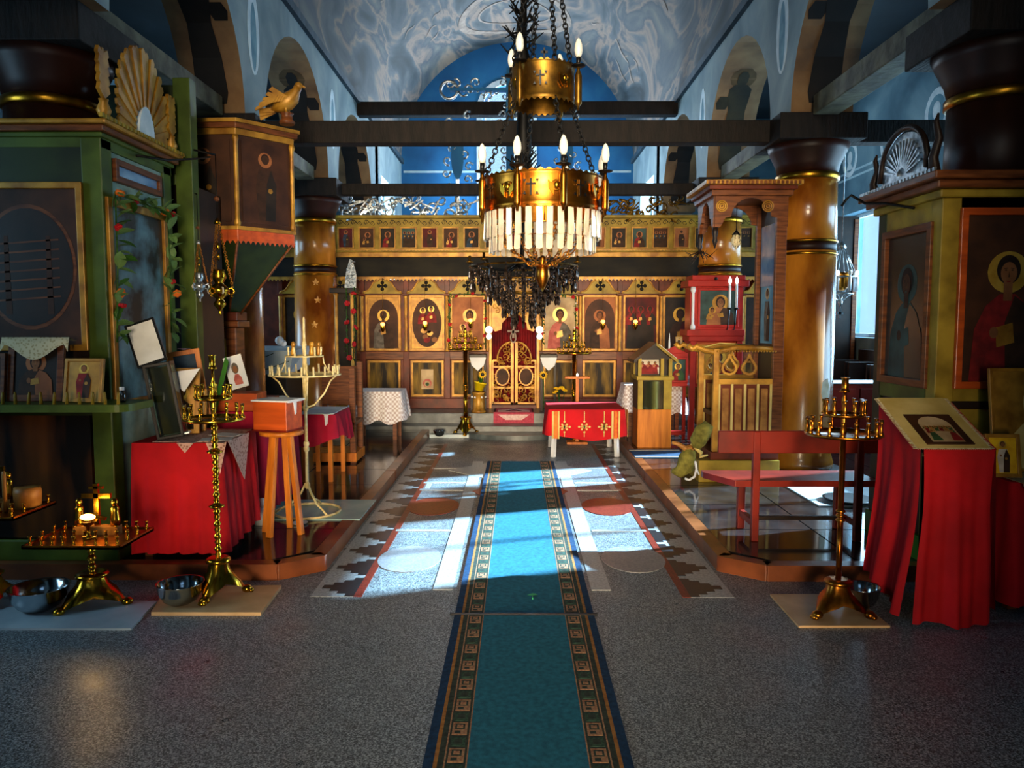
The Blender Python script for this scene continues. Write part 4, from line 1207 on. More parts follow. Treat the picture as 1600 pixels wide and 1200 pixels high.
# front: big icon and marbled lower panel
p0 = at(-38, 548, KY0); p1 = at(130, 285, KY0)
fx = (p0.x + p1.x) / 2; fw_ = p1.x - p0.x
fo = MB().frame(-fw_ / 2, fw_ / 2, 0, p1.z - p0.z, .04, -.03, 0).build('icon_frame', 'gilt_paint', k, bevel=.005)
fo.location = (fx - KX, 0, p0.z - PH)
painting('painting', fo, (0, -.005, .035), fw_ - .07, p1.z - p0.z - .07, 'medallion', bg='ic_bg_brown', hair='wood_brown', robe='ic_bg_brown', robe2='wood_dark', acc='wood_brown')
kb('backing_panel', MB().box(KXL + .13, KX - .13, KY0 + .04, KY0 + .06, PH + .14, 2.52), 'wood_dark')
q0 = at(-40, 838, KY0); q1 = at(140, 642, KY0)
kb('marbled_panel', MB().box(q0.x, q1.x, KY0 + .0, KY0 + .03, PH + .15, 1.05), 'panel_marble_dark')
kb('middle_rail', MB().box(KXL + .13, KX - .13, KY0 + .0, KY0 + .04, 1.05, 1.20), 'green_dark')
# side towards the nave: pale board, teal painting, small glazed frame
kb('side_board', MB().box(KX - .05, KX - .02, KY0 + .13, KY1 - .13, PH + .14, 2.74), 'panel_pale')
def side_frame(name, pxa, pya, pxb, pyb, w, fm, inner_m, iname):
    a = ax(pxa, pya, KX); b_ = ax(pxb, pyb, KX)
    y0, y1 = a.y, b_.y; z0, z1 = pya_z(a, b_)
    o = kb(name, MB().plate([(y0, z0), (y1, z0), (y1, z1), (y0, z1)], [(y0 + w, z0 + w), (y1 - w, z0 + w), (y1 - w, z1 - w), (y0 + w, z1 - w)], 'x', KX - .02, KX + .02), fm, .004)
    kb(iname, MB().box(KX - .02, KX - .002, y0 + w * .8, y1 - w * .8, z0 + w * .8, z1 - w * .8), inner_m, parent=o)
    return o
def pya_z(a, b_): return min(a.z, b_.z), max(a.z, b_.z)
side_frame('painting_frame', 178, 640, 257, 335, .05, 'gilt_paint', 'panel_teal', 'side_painting')
side_frame('window_frame', 178, 283, 249, 276, .04, 'wood_brown', 'sky_glass', 'glass')
# fan crest over the cornice, on the nave side
cy = ax(229, 225, KX + .02); fan = MB()
FZ = 2.925
fo = kb('fan_plaque', MB().prism(arc(cy.y, FZ, .11, 0, 180, 14, .21), 'x', KX - .0, KX + .03), 'fresco_white')
for i in range(23):
    a = R(8 + 164 * i / 22); L = .36 + .24 * math.sin(a) ** 1.5
    r0 = .12 + .06 * math.sin(a)
    y0, z0 = cy.y + r0 * math.cos(a), FZ + r0 * math.sin(a) * 1.1; y1, z1 = cy.y + L * math.cos(a) * .9, FZ + L * math.sin(a) * .98
    px_, pz_ = -math.sin(a), math.cos(a); w0, w1 = .012, .026
    kb('fan_ray', MB().prism([(y0 - px_ * w0, z0 - pz_ * w0), (y1 - px_ * w1, z1 - pz_ * w1), (y1 + math.cos(a) * .02, z1 + math.sin(a) * .02), (y1 + px_ * w1, z1 + pz_ * w1), (y0 + px_ * w0, z0 + pz_ * w0)], 'x', KX - .005, KX + .012 + .01 * (i % 2)), 'gilt_paint', parent=fo)
def finial(y, x=KX + .02, z=FZ, s=1.0):
    m = MB().lathe([(.03 * s, 0), (.045 * s, .04 * s), (.025 * s, .09 * s), (.03 * s, .11 * s)], x, y, z, 10)
    o = kb('finial', m, 'gilt_paint')
    lm = MB()
    for i in range(5):
        zz = z + (.11 + .055 * i) * s
        for sg in (-1, 1): lm.prism([(y, zz), (y + sg * .065 * s, zz + .05 * s), (y + sg * .05 * s, zz + .09 * s), (y, zz + .06 * s)], 'x', x - .012, x + .012)
    lm.bar((x, y, z + .1 * s), (x, y, z + .42 * s), .018, .02)
    kb('finial_leaf', lm, 'gilt_paint', parent=o)
finial(ax(163, 190, KX + .02).y, s=1.0); finial(ax(268, 225, KX + .02).y, s=.95)
# shelf with prickets
sz = at(100, 632, 4.55).z
sh = kb('shelf', MB().prism([(KXL, 4.86), (KXL, 4.52)] + [(-2.42 + .10 * math.sin(R(a)), 4.62 - .10 * math.cos(R(a))) for a in range(0, 91, 15)] + [(-2.32, 4.86)], 'z', sz - .045, sz), 'green_paint', .006)
PRICK = proto(MB().lathe([(.006, 0), (.010, .0), (.009, .055), (.006, .075)], n=8), 'pricket', 'ochre')
for i in range(10):
    p = at(6 + 20 * i, 628, 4.56); inst('pricket', PRICK, sh, Vector((p.x, 4.55, sz)) - wloc(sh), (R(-8), R(random.uniform(-8, 8)), 0))
# icons standing on the shelf
p = at(60, 622, 4.74)
bt = picture('icon', 'brown framed icon with lace doily over its top, on the pricket shelf', (p.x, 4.72, sz), .345, .38, .04, 'bust', 'wood_brown', (R(-8), 0, 0), bg='ic_bg_dark', robe='ic_robe_brown', robe2='ic_bg_tan', halo='ic_bg_tan', group='icons on the pricket shelf')
m = MB(); P = []
top = .385
for i in range(17):
    t = i / 16; x = -.21 + .42 * t; sag = .03 + .10 * math.sin(math.pi * t) ** 2 + (.05 if i in (0, 16) else 0)
    P += [(x, .05, top + .0), (x, -.035, top + .012), (x, -.045, top - sag * .5), (x, -.045, top - sag)]
m.add(P, [(4 * i + j, 4 * i + 4 + j, 4 * i + 5 + j, 4 * i + 1 + j) for i in range(16) for j in range(3)], 0, True)
dz = m.build('lace_doily', 'lace_cream'); dz.location = (p.x, 4.72, sz); dz.rotation_euler = (R(-8), 0, 0)
tag(dz, 'cream crocheted doily draped over the brown framed icon', 'doily')
p = at(128, 628, 4.64)
picture('icon', 'small gold icon of a saint in red leaning beside the doily icon', (p.x, 4.66, sz), .245, .27, .02, 'full', 'gilt_paint', (R(-10), 0, R(-4)), bg='ic_gold', robe='ic_robe_red', robe2='ic_robe_brown', halo='ic_halo', group='icons on the pricket shelf')
p = at(-16, 622, 4.70)
picture('icon', 'plain brown icon on the pricket shelf, on the far side of the doily icon', (p.x, 4.70, sz), .20, .30, .025, 'bust', 'wood_brown', (R(-8), 0, 0), bg='ic_bg_brown', robe='ic_robe_brown', group='icons on the pricket shelf')
p = at(191, 622, 4.66)
t = thing('bottle', 'small dark glass bottle with white cap on the pricket shelf', 'bottle', (p.x, 4.66, sz + .001))
MB().lathe([(.018, 0), (.02, .01), (.02, .05), (.012, .065), (.011, .075)], n=12).build('glass', 'glass_dark', t); MB().lathe([(.014, .075), (.014, .095)], n=12).build('cap', 'white', t)
# strawberry garland on the side of the case
gy = lambda px, py: ax(px, py, KX + .045)
garland('garland', 'garland of striped leaves with red and orange blooms hung round the green case painting',
        [gy(183, 535), gy(184, 420), gy(180, 300), gy(205, 312), gy(240, 325), gy(262, 335), gy(266, 420), gy(268, 520)], .036, .115,
        [(ROSE, .030, 14), (BLOOM_O, .034, 19)], leaf=LEAFP, seed=5, normal=(1, 0, 0))
# iron bracket
m = MB().tube([gy(213, 243), gy(240, 248) + Vector((.10, 0, -.01)), gy(275, 248) + Vector((.16, 0, 0)), gy(300, 241) + Vector((.10, .1, 0))], .009, 6)
tag(m.build('iron_bracket', 'iron'), 'curved black iron bracket reaching from the green case with the gilded fan', 'bracket')

# ------------------------------------------------------------ tall green panelled screen behind the case
s = thing('panelled_screen', 'tall narrow green framed screen with dark panels behind the gilded fan case', 'screen', (-2.60, 6.0, PH))
sb = lambda name, mb, m, bevel=0.0: mb.build(name, m, s, bevel=bevel, world=True)
for x in (-3.4, -2.62): sb('post', MB().box(x, x + .13, 5.98, 6.10, PH, 3.5), 'green_paint', .006)
sb('top_panel', MB().box(-3.27, -2.62, 6.0, 6.05, 2.78, 3.45), 'green_dark')
sb('dark_panel', MB().box(-3.27, -2.62, 6.02, 6.05, PH + .1, 2.70), 'wood_dark')
sb('rail', MB().box(-3.27, -2.62, 5.99, 6.09, 2.70, 2.78), 'green_paint', .006)
sb('side_panel', MB().box(-2.53, -2.50, 6.10, 6.55, PH, 2.7), 'wood_dark')

# ------------------------------------------------------------ low sand trays with cross and figures
CUPT = proto(MB().lathe([(.010, 0), (.012, .006), (.006, .015), (.008, .03), (.006, .045), (.011, .05), (.011, .055)], n=8), 'candle_cup', 'brass')
def sand_tray(label, loc, w, d, h, seed, lit, rot=0.0):
    t = thing('memorial_candle_table', label, 'candle table', loc, group='low memorial candle tables')
    b = MB(); tripod_base(b, .19, .17, rot=rot); bo = b.build('tripod_base', 'brass', t)
    for kk in range(3):
        a = rot + kk * 2 * math.pi / 3; MB().ball(.20 * math.cos(a), .20 * math.sin(a), .024, .034, .034, .024, 10, 6).build('lion_foot', 'brass', bo)
    prof = [(.03, .195)]; z = .2
    while z < h - .06: prof += [(.013, z), (.022, z + .02), (.026, z + .03), (.014, z + .05)]; z += .05
    prof += [(.014, h)]
    MB().lathe(prof, n=12).build('pole', 'brass', t)
    tr = MB().box(-w / 2, w / 2, -d / 2, d / 2, h, h + .012)
    for a in ((-w / 2, w / 2, -d / 2, -d / 2 + .008), (-w / 2, w / 2, d / 2 - .008, d / 2), (-w / 2, -w / 2 + .008, -d / 2, d / 2), (w / 2 - .008, w / 2, -d / 2, d / 2)): tr.box(*a, h, h + .022)
    to = tr.build('tray', 'brass_warm', t)
    n = 0
    for ix in range(9):
        for iy in range(4):
            x = -w / 2 + .03 + (w - .06) * ix / 8; y = -d / 2 + .03 + (d - .06) * iy / 3
            if abs(x) < .10 and y > -.02: continue
            if seed == 2 and (x - .215) ** 2 + (y - .08) ** 2 < .105 ** 2: continue
            inst('candle_cup', CUPT, to, (x, y, h + .012), (0, 0, 0), 1.0)
    MB().lathe([(.03, 0), (.035, .01), (.012, .02), (.012, .07), (.05, .10), (.052, .105), (.04, .1)], 0, -.02, h + .012, 16).build('oil_cup', 'brass', t)
    cz = h + .012
    st = MB().box(-.13, .13, .05, .11, cz, cz + .05)
    st.build('footing', 'tan', t)
    cr = MB(); cr.box(-.014, .014, .07, .09, cz + .05, cz + .30); cr.box(-.085, .085, .07, .09, cz + .215, cz + .243); cr.box(-.04, .04, .07, .09, cz + .27, cz + .285); cr.bar((-.05, .08, cz + .12), (.05, .08, cz + .09), .018, .02)
    cr.build('cross', 'brass', t)
    for sx in (-1, 1):
        g = MB().lathe([(.026, 0), (.028, .04), (.022, .085), (.025, .105), (.012, .125)], sx * .105, .08, cz + .05, 12).ball(sx * .105, .08, cz + .19, .02, .02, .024, 10, 7)
        g.build('mourner_figure', 'brass', t)
    if lit:
        MB().ball(0, -.02, cz + .125, .045, .03, .018, 10, 6).build('flame', 'flame', t)
        l = light('oil_flame', 'POINT', (0, -.02, cz + .16), (0, 0, -1), 5, (1.0, .58, .2)); l.data.shadow_soft_size = .04; l.parent = t
    return t
g = gz(146, 940, 0.02)
sand_tray('low brass memorial table with cross, two mourners and a burning oil light', (g.x, g.y, 0.0), .55, .40, at(140, 843, g.y).z, 1, True)
g2 = Vector((-3.10, 4.36, 0))
tt = sand_tray('low brass memorial table with a tall beeswax candle and amber jar', (g2.x, g2.y, 0.0), .62, .40, .55, 2, False, R(60))
cd = MB().lathe([(.012, 0), (.011, .22), (.008, .24)], n=10).build('beeswax_candle', 'tan'); cd.location = (g2.x + .175, g2.y - .06, .5625); tag(cd, 'tall beeswax candle standing by the amber jar on the memorial table', 'candle')
bx_ = MB().lathe([(.07, 0), (.075, .09), (.07, .12), (.03, .12)], n=16).build('candle_jar', 'tan'); bx_.location = (g2.x + .215, g2.y + .08, .5625); tag(bx_, 'amber candle jar beside the tall beeswax candle', 'jar')
# slabs and bowls
slab('marble_slab', 'bluish white marble slab under the low memorial tables', [gz(-60, 985), gz(205, 985), gz(245, 942), gz(-60, 938)], 0, .012, 'slab_white')
bowl('large steel bowl on the marble slab by the low memorial tables', gz(38, 966, .012) + Vector((0, .14, 0)), .155, .13)
slab('slab', 'tan stone slab under the brass stand before the red table', [gz(236, 962), gz(408, 962), gz(440, 919), gz(262, 921)], 0, .02, 'slab_tan')
bowl('steel bowl on the tan slab under the red cloth table', gz(267, 955, .02) + Vector((-.0, .13, 0)), .13, .12)
g = gz(343, 930, .02)
candle_stand('candle_stand', 'tall knobbed brass candle stand with two round trays before the red table', (g.x, g.y, .02), [(at(318, 662, g.y).z, .175, 14), (at(318, 630, g.y).z, .105, 8)], at(314, 560, g.y).z, 'brass', .15, .20, CUP, 1.2, True, R(20))

# ------------------------------------------------------------ red cloth table and what stands on it
TX0, TX1, TY0, TY1, TZ = -2.50, -1.95, 4.95, 5.62, .862
simple_table('side_table', 'wooden table hidden under the bright red cloth by the green case', TX0, TX1, TY0, TY1, TZ, PH)
m = MB(); drape(m, TX0 - .01, TX1 + .01, TY0 - .01, TY1 + .01, TZ + .003, lambda x, y: PH + .04 + .12 * max(0, (y - TY0)) , .035, 22, 8, seed=3, flare=.015)
tag(m.build('tablecloth', 'cloth_red'), 'bright red pleated cloth hanging to the floor over the side table', 'tablecloth')
# lace runner with pointed ends
m = MB(); zt = TZ + .009
m.box(TX0 + .12, TX1 + .02, TY0 + .0, TY1 - .1, zt - .003, zt)
def tri(a, b_, cpt, d): m.add([a, b_, cpt, (a[0] + d[0], a[1] + d[1], a[2]), (b_[0] + d[0], b_[1] + d[1], b_[2]), (cpt[0] + d[0], cpt[1] + d[1], cpt[2])], [(0, 1, 2), (3, 5, 4), (0, 3, 4, 1), (1, 4, 5, 2), (2, 5, 3, 0)])
pA = at(276, 697, TY0 - .05); tri((pA.x, TY0 - .05, zt), (pA.x + .11, TY0 - .05, zt), (pA.x + .055, TY0 - .055, zt - .065), (0, -.003))
pB = at(338, 697, TY0 - .05)
tri((TX1 + .055, TY0 + .02, zt), (TX1 + .055, TY0 + .42, zt), (TX1 + .075, TY0 + .25, zt - .30), (.003, 0))
tri((TX1 - .06, TY0 - .05, zt), (TX1 + .055, TY0 - .0, zt), (TX1 + .035, TY0 - .07, zt - .20), (0, -.003))
m.box(TX1 + .0, TX1 + .058, TY0 + .02, TY0 + .42, zt - .003, zt); m.box(TX1 - .06, TX1 + .05, TY0 - .05, TY0 + .02, zt - .003, zt); m.box(pA.x, pA.x + .11, TY0 - .05, TY0 + .02, zt - .003, zt)
tag(m.build('lace_runner', 'lace_pink'), 'pinkish lace runner with pointed corners over the red cloth', 'runner')
# tilted glazed display case with open lid
p = at(250, 694, 5.06)
dc = thing('display_case', 'black glazed display case with its white lined lid swung open', 'display case', (p.x + .09, 5.06, zt + .016), rot=(0, R(-9), R(12)))
W, D, H = .17, .14, .50
m = MB(); m.frame(-W / 2, W / 2, 0, H, .02, -D / 2, -D / 2 + .02); m.frame(-W / 2, W / 2, 0, H, .02, D / 2 - .02, D / 2)
for x in (-W / 2, W / 2 - .012): m.box(x, x + .012, -D / 2, D / 2, 0, .02); m.box(x, x + .012, -D / 2, D / 2, H - .02, H)
m.box(-W / 2, W / 2, -D / 2, D / 2, 0, .008)
m.build('frame', 'black', dc, bevel=.003)
MB().box(-W / 2 + .02, W / 2 - .02, -D / 2 + .008, -D / 2 + .011, .02, H - .02).build('pane', 'case_glass', dc)
MB().box(W / 2 - .004, W / 2 - .001, -D / 2 + .02, D / 2 - .02, .02, H - .02).build('pane', 'case_glass', dc)
MB().box(-W / 2 + .02, W / 2 - .03, D / 2 - .03, D / 2 - .02, .02, H - .03).build('lining', 'panel_marble', dc)
for i in range(4): MB().box(-W / 2 + .03, W / 2 + .03 + .0, -D / 2 + .02 + .02 * i, -D / 2 + .03 + .02 * i, .009, .02).build('silver_strip', 'silver', dc)
lid = MB().frame(-W / 2 - .01, W / 2 + .01, 0, .30, .014, -.012, .012).build('lid', 'black', dc, bevel=.002); lid.location = (-.02, -D / 2 + .02, H); lid.rotation_euler = (R(-16), R(-10), 0)
MB().box(-W / 2 + .002, W / 2 - .002, -.008, .008, .012, .288).build('lid_lining', 'paper', lid)
# icons and frames at the back of the table
p = at(258, 585, 5.62)
t = picture('framed_picture', 'blue picture in a twisted orange wood frame leaning on the red table', (-2.33, 5.54, TZ + .03), .22, .56, .035, 'bust', 'wood_orange', (R(-6), R(-9), R(14)), 'picture', bg='ic_robe_blue', robe='ic_bg_teal', robe2='ic_robe_blue', halo='ic_bg_teal', skin='ic_robe_blue', hair='ic_robe_blue', acc='ic_bg_teal')
fl = thing('silk_flower', 'lilac silk flower tucked on the twisted orange picture frame', 'flower', (-2.39, 5.50, TZ + .585))
for a in range(6): inst('petal', LEAFP if False else leaf_mesh('petal', 'flower_lilac', 1, .7) if a == 0 else bpy.data.meshes['petal'], fl, (0, 0, 0), (R(20), 0, R(60 * a)), .05)
p = at(283, 690, 5.35)
picture('icon', 'worn gilded icon with white lace corner standing behind the brass stand', (p.x + .02, 5.30, zt), .26, .46, .03, 'madonna', 'gilt_paint', (R(-10), 0, R(10)), bg='ic_gold', robe='ic_bg_tan', robe2='ic_robe_brown', halo='ic_halo')
m = MB(); m.prism([(-.12, .0), (.12, .03), (.02, -.13)], 'y', -.003, 0); o = m.build('lace_corner', 'white'); pz = at(287, 580, 5.24); o.location = (pz.x, 5.20, pz.z - .01); o.rotation_euler = (R(-10), 0, R(10))
tag(o, 'white lace triangle hung over the worn gilded icon', 'doily')
for px, py, w, h, nm, mm in ((311, 640, .10, .16, 'small red and gold icon card standing behind the brass trays', 'gilt_paint'),):
    p = at(px, py, 5.45); picture('icon_card', nm, (p.x, 5.45, zt), w, .30, .012, 'full', mm, (R(-8), 0, 0), bg='ic_bg_pale', robe='ic_robe_red', robe2='ic_bg_tan')
# papers
for i, (px, py, a) in enumerate(((345, 690, 12), (372, 680, -20))):
    p = gz(px, py, zt); o = MB().box(-.10, .10, -.07, .07, 0, .002).build('paper_sheet', 'paper'); o.location = (min(p.x, TX1 - .05), min(max(p.y, TY0 + .1), TY1 - .1), zt + .001 + .003 * i); o.rotation_euler = (0, 0, R(a))
    tag(o, ['white paper sheet lying by the front of the lace runner', 'white paper sheet lying askew beside the wooden stool'][i], 'paper', 'papers on the lace runner')

# ------------------------------------------------------------ three-legged stool and offering box
g = gz(428, 838, PH); SY = g.y + .10; SZ = at(428, 672, SY).z
st = thing('stool', 'tall orange wood stool with splayed legs carrying the offering box', 'stool', (-1.72, SY, PH))
MB().lathe([(.13, SZ - PH - .035), (.155, SZ - PH - .03), (.16, SZ - PH - .01), (.15, SZ - PH)], n=24).build('seat', 'wood_orange', st)
for a in (-115, -20, 90, 170):
    q = (.07 * math.cos(R(a)), .07 * math.sin(R(a)), SZ - PH - .03); e = (.15 * math.cos(R(a)), .15 * math.sin(R(a)), 0)
    MB().bar(e, q, .042, .036).build('leg', 'wood_orange', st, bevel=.004)
ob = thing('offering_box', 'orange wooden offering box with a white cloth on its lid', 'box', (-1.75, SY + .02, SZ), rz=-14)
BW, BD, BH = .27, .22, .215
MB().box(-BW / 2, BW / 2, -BD / 2, BD / 2, 0, BH).build('body', 'wood_box', ob, bevel=.004)
MB().box(-BW / 2 - .006, BW / 2 + .006, -BD / 2 - .006, BD / 2 + .006, -.0, .012).build('plinth', 'wood_red', ob, bevel=.003)
m = MB(); m.box(-BW / 2 - .01, BW / 2 + .02, -BD / 2 - .01, BD / 2 + .01, BH, BH + .012); m.prism([(-.02, BH + .01), (.03, BH + .01), (.02, BH - .09), (.002, BH - .10)], 'x', BW / 2 + .001, BW / 2 + .005); m.box(BW / 2 - .01, BW / 2 + .02, -.10, .10, BH - .005, BH + .014)
m.build('white_cloth', 'white', ob, bevel=.003)

# ------------------------------------------------------------ crimson cloth table with open book and photograph
CX0, CX1, CY0, CY1, CZ = -2.40, -2.02, 6.02, 6.88, .94
simple_table('side_table', 'wooden table under the crimson cloth behind the stool', CX0, CX1, CY0, CY1, CZ, PH)
m = MB(); drape(m, CX0 - .01, CX1 + .01, CY0 - .01, CY1 + .01, CZ + .003, PH + .05, .035, 20, 7, seed=9)
tag(m.build('tablecloth', 'cloth_crimson'), 'crimson cloth over the table behind the orange stool', 'tablecloth')
b_ = MB().box(-.16, .16, -.12, .12, 0, .14).build('wooden_box', 'wood_box', bevel=.005); p = at(333, 640, 6.15); b_.location = (-2.22, 6.16, CZ + .005)
tag(b_, 'low orange wooden box beside the photograph on the crimson table', 'box')
ph = thing('photograph', 'unframed portrait print of a robed person leaning on a wooden box', 'photograph', (at(372, 605, 6.05).x, 6.10, at(372, 606, 6.10).z), rot=(R(-14), R(-16), R(10)))
MB().box(-.072, .072, 0, .003, 0, .27).build('sheet', 'paper', ph)
painting('portrait', ph, (0, -.004, .01), .135, .25, 'photo', bg='white', robe='ic_robe_pink', hair='ic_robe_grey', skin='skin')
b2_ = MB().box(-.13, .13, -.10, .10, 0, .085).build('wooden_box', 'wood_red', bevel=.005); b2_.location = (-2.15, 6.385, CZ + .005)
tag(b2_, 'dark red wooden box under the leaning portrait print', 'box')
m = MB(); P = [at(330, 600, 6.0), at(352, 556, 6.0), at(357, 566, 6.0), at(337, 610, 6.0)]; P[0].z = P[3].z = CZ + .006
m.add([tuple(q) for q in P] + [(q.x, q.y + .006, q.z) for q in P], [(0, 1, 2, 3), (7, 6, 5, 4), (0, 4, 5, 1), (1, 5, 6, 2), (2, 6, 7, 3), (3, 7, 4, 0)]); tag(m.build('green_ribbon', 'green_bright'), 'bright green ribbon beside the leaning portrait print', 'ribbon')
bk = thing('open_book', 'large open book with white pages lying on the crimson table', 'book', (-2.21, 6.71, CZ + .006), rz=-6)
for sx in (-1, 1):
    m = MB(); P = []
    for i in range(7):
        t = i / 6; x = sx * .20 * t; z = .035 * math.sin(math.pi * min(1, t * 1.1)) + .012
        P += [(x, -.14, z), (x, .14, z)]
    m.add(P, [(2 * i, 2 * i + 1, 2 * i + 3, 2 * i + 2) for i in range(6)], 0, True); m.add([(p_[0], p_[1], .004) for p_ in (P[0], P[1], P[-1], P[-2])] , [(0, 1, 2, 3)])
    m.build('page', 'paper', bk)
MB().box(-.21, .21, -.15, .15, 0, .004).build('cover', 'black', bk)

# ------------------------------------------------------------ small table with magenta cloth, chair
simple_table('small_table', 'small wooden table under the short crimson cloth with lace top', -2.12, -1.76, 7.32, 7.95, .76, PH, 'wood_orange', .04)
m = MB(); drape(m, -2.13, -1.75, 7.31, 7.96, .763, lambda x, y: .50 - .05 * math.sin(9 * x + 7 * y), .03, 12, 5, seed=4)
tag(m.build('tablecloth', 'cloth_crimson'), 'short crimson cloth with ragged hem on the small table', 'tablecloth')
m = MB().box(-2.10, -1.76, 7.30, 7.9, .767, .775); m.prism([(-1.84, .768), (-1.80, .768), (-1.81, .68), (-1.83, .66)], 'y', 7.262, 7.268); m.box(-1.85, -1.79, 7.262, 7.31, .767, .775)
tag(m.build('lace_doily', 'white', bevel=.002), 'white doily on the small crimson table', 'doily')
ch = thing('stall_chair', 'upright brown wooden chair beside the marbled column, half hidden by the candle stand', 'chair', (-2.0, 8.55, PH))
for x, y, h in ((-.2, -.2, .62), (.2, -.2, 1.05), (-.2, .2, 1.05), (.2, .2, 1.10)): MB().box(x - .03, x + .03, y - .03, y + .03, 0, h).build('leg', 'wood_brown', ch, bevel=.004)
MB().box(-.23, .23, -.23, .23, .42, .46).build('seat', 'wood_brown', ch, bevel=.005); MB().box(-.2, .2, .18, .21, .6, 1.05).build('backrest', 'wood_brown', ch, bevel=.005)
MB().box(-.24, .24, -.24, .24, .02, .12).build('foot_board', 'wood_orange', ch, bevel=.005)

# ------------------------------------------------------------ cream iron candle stand on a pale slab
slab('slab', 'pale green stone slab under the cream iron candle stand', [gz(402, 813, PH), gz(562, 813, PH), gz(588, 782, PH), gz(430, 782, PH)], PH, PH + .008, 'slab_green')
g = gz(481, 800, PH + .008)
ics = thing('iron_candle_stand', 'cream painted wrought iron candle stand with ring foot and two trays', 'candle stand', (g.x, g.y, PH + .008))
Yc = g.y; zt1 = at(480, 588, Yc).z - PH; zt2 = at(480, 559, Yc).z - PH; r1, r2 = .285, .15
MB().ring(0, 0, .010, .26, .010, 32, 6).build('ring_foot', 'iron_white', ics)
MB().tube([(0, 0, .2), (0, 0, zt2 + .06)], .013, 8).build('pole', 'iron_white', ics)
for z in (.22, .52, .56, .85): MB().ball(0, 0, z, .024, .024, .03, 10, 7).build('knob', 'iron_white', ics)
for kk in range(3):
    a = R(200 + 120 * kk); pts = [(q * math.cos(a), q * math.sin(a), z) for q, z in ((.012, .24), (.05, .16), (.13, .08), (.20, .05), (.255, .015))]
    MB().tube(pts, .009, 6).build('foot_scroll', 'iron_white', ics)
for kk in range(4):
    a = R(20 + 90 * kk); pts = [(q * math.cos(a), q * math.sin(a), z) for q, z in ((.012, zt1 - .26), (.07, zt1 - .24), (.15, zt1 - .15), (.20, zt1 - .05), (r1 - .03, zt1))]
    MB().tube(pts, .007, 6).build('tray_support', 'iron_white', ics)
    pts = [(q * math.cos(a), q * math.sin(a), z) for q, z in ((r1 - .06, zt1 + .01), (r2 + .03, zt1 + .04), (r2, zt2 - .05), (r2 - .005, zt2))]
    MB().tube(pts, .006, 6).build('upper_support', 'iron_white', ics)
CUPI = proto(MB().lathe([(.008, 0), (.008, .075), (.006, .075)], n=8), 'candle_cup', 'iron_white')
for z, r, n in ((zt1, r1, 18), (zt2, r2, 10)):
    tr = MB().lathe([(.02, 0), (r, 0), (r, .012), (r - .006, .012), (r - .008, .004), (.02, .004)], 0, 0, z, 30, caps=False).build('tray', 'iron_white', ics)
    for kk in range(n): inst('candle_cup', CUPI, tr, ((r - .02) * math.cos(2 * math.pi * kk / n), (r - .02) * math.sin(2 * math.pi * kk / n), z + .004), (R(random.uniform(-6, 6)), R(random.uniform(-6, 6)), 0))
MB().lathe([(.013, zt2), (.02, zt2 + .1), (.012, zt2 + .13), (.011, zt2 + .16), (.01, zt2 + .30), (.004, zt2 + .32)], n=10).build('central_candle', 'iron_white', ics)
for x, y in ((-.08, -.03), (.07, -.04), (.11, .02)):
    m = MB(); m.lathe([(.022, 0), (.025, .03), (.012, .07), (.016, .08)], x, y, zt2 + .004, 10); m.ball(x, y, zt2 + .10, .02, .012, .025, 8, 5)
    m.build('angel_ornament', 'gilt_paint', ics)

# ------------------------------------------------------------ pulpit with eagle
PY = 7.0
pp_ = thing('pulpit', 'painted hexagonal pulpit with saints on its panels, tapering to a carved post', 'pulpit', (-2.60, PY, PH))
pb = lambda name, mb, m, bevel=0.0, parent=None: mb.build(name, m, parent or pp_, bevel=bevel, world=True)
pc = Vector((-2.62, 7.10)); PR = .62
zt_, zb_ = 3.22, 2.46
hexp = [(pc.x + PR * math.cos(R(a)), pc.y + PR * .92 * math.sin(R(a))) for a in (-12, -66, -120, -174, -228, -282)]
def hx(s): return [(pc.x + (x - pc.x) * s, pc.y + (y - pc.y) * s) for x, y in hexp]
for i in range(6):
    a, b__ = Vector(hexp[i]), Vector(hexp[(i + 1) % 6]); mid = (a + b__) / 2; L = (b__ - a).length
    ang = math.atan2(a.y - b__.y, a.x - b__.x)
    po = MB().box(-L / 2, L / 2, 0, .03, 0, zt_ - zb_).build('side_panel', 'ic_bg_brown', pp_); po.location = Vector((mid.x, mid.y, zb_)) - Vector((-2.60, PY, PH)); po.rotation_euler = (0, 0, ang)
    painting('saint_painting', po, (0, -.006, .04), L - .10, zt_ - zb_ - .08, 'full', bg='ic_bg_brown', robe='ic_robe_brown', robe2='ic_bg_dark', halo='ic_bg_tan', skin='skin_dark')
    pb('colonnette', MB().lathe([(.022, 0), (.03, .03), (.02, .06), (.02, zt_ - zb_ - .06), (.03, zt_ - zb_ - .03), (.022, zt_ - zb_)], a.x, a.y, zb_, 10), 'gilt_paint' if i in (0, 1) else 'wood_brown')
for z0, z1, s_, mm in ((zt_, zt_ + .05, 1.04, 'gilt_paint'), (zt_ + .05, zt_ + .09, 1.10, 'wood_brown'), (zt_ + .09, zt_ + .12, 1.14, 'gilt_paint'), (zb_ - .03, zb_, 1.05, 'gilt_paint'), (zb_ - .12, zb_ - .03, 1.02, 'wood_box')):
    pb('cornice', MB().prism(hx(s_), 'z', z0, z1), mm, .006)
m = MB(); q = hx(1.03)
for i in range(6):
    a, b__ = Vector(q[i]), Vector(q[(i + 1) % 6]); n = 12
    for j in range(n):
        c1 = a.lerp(b__, j / n); c2 = a.lerp(b__, (j + 1) / n); cm_ = (c1 + c2) / 2
        m.add([(c1.x, c1.y, zb_ - .11), (c2.x, c2.y, zb_ - .11), (cm_.x, cm_.y, zb_ - .15)], [(0, 1, 2)])
pb('scalloped_valance', m, 'wood_box')
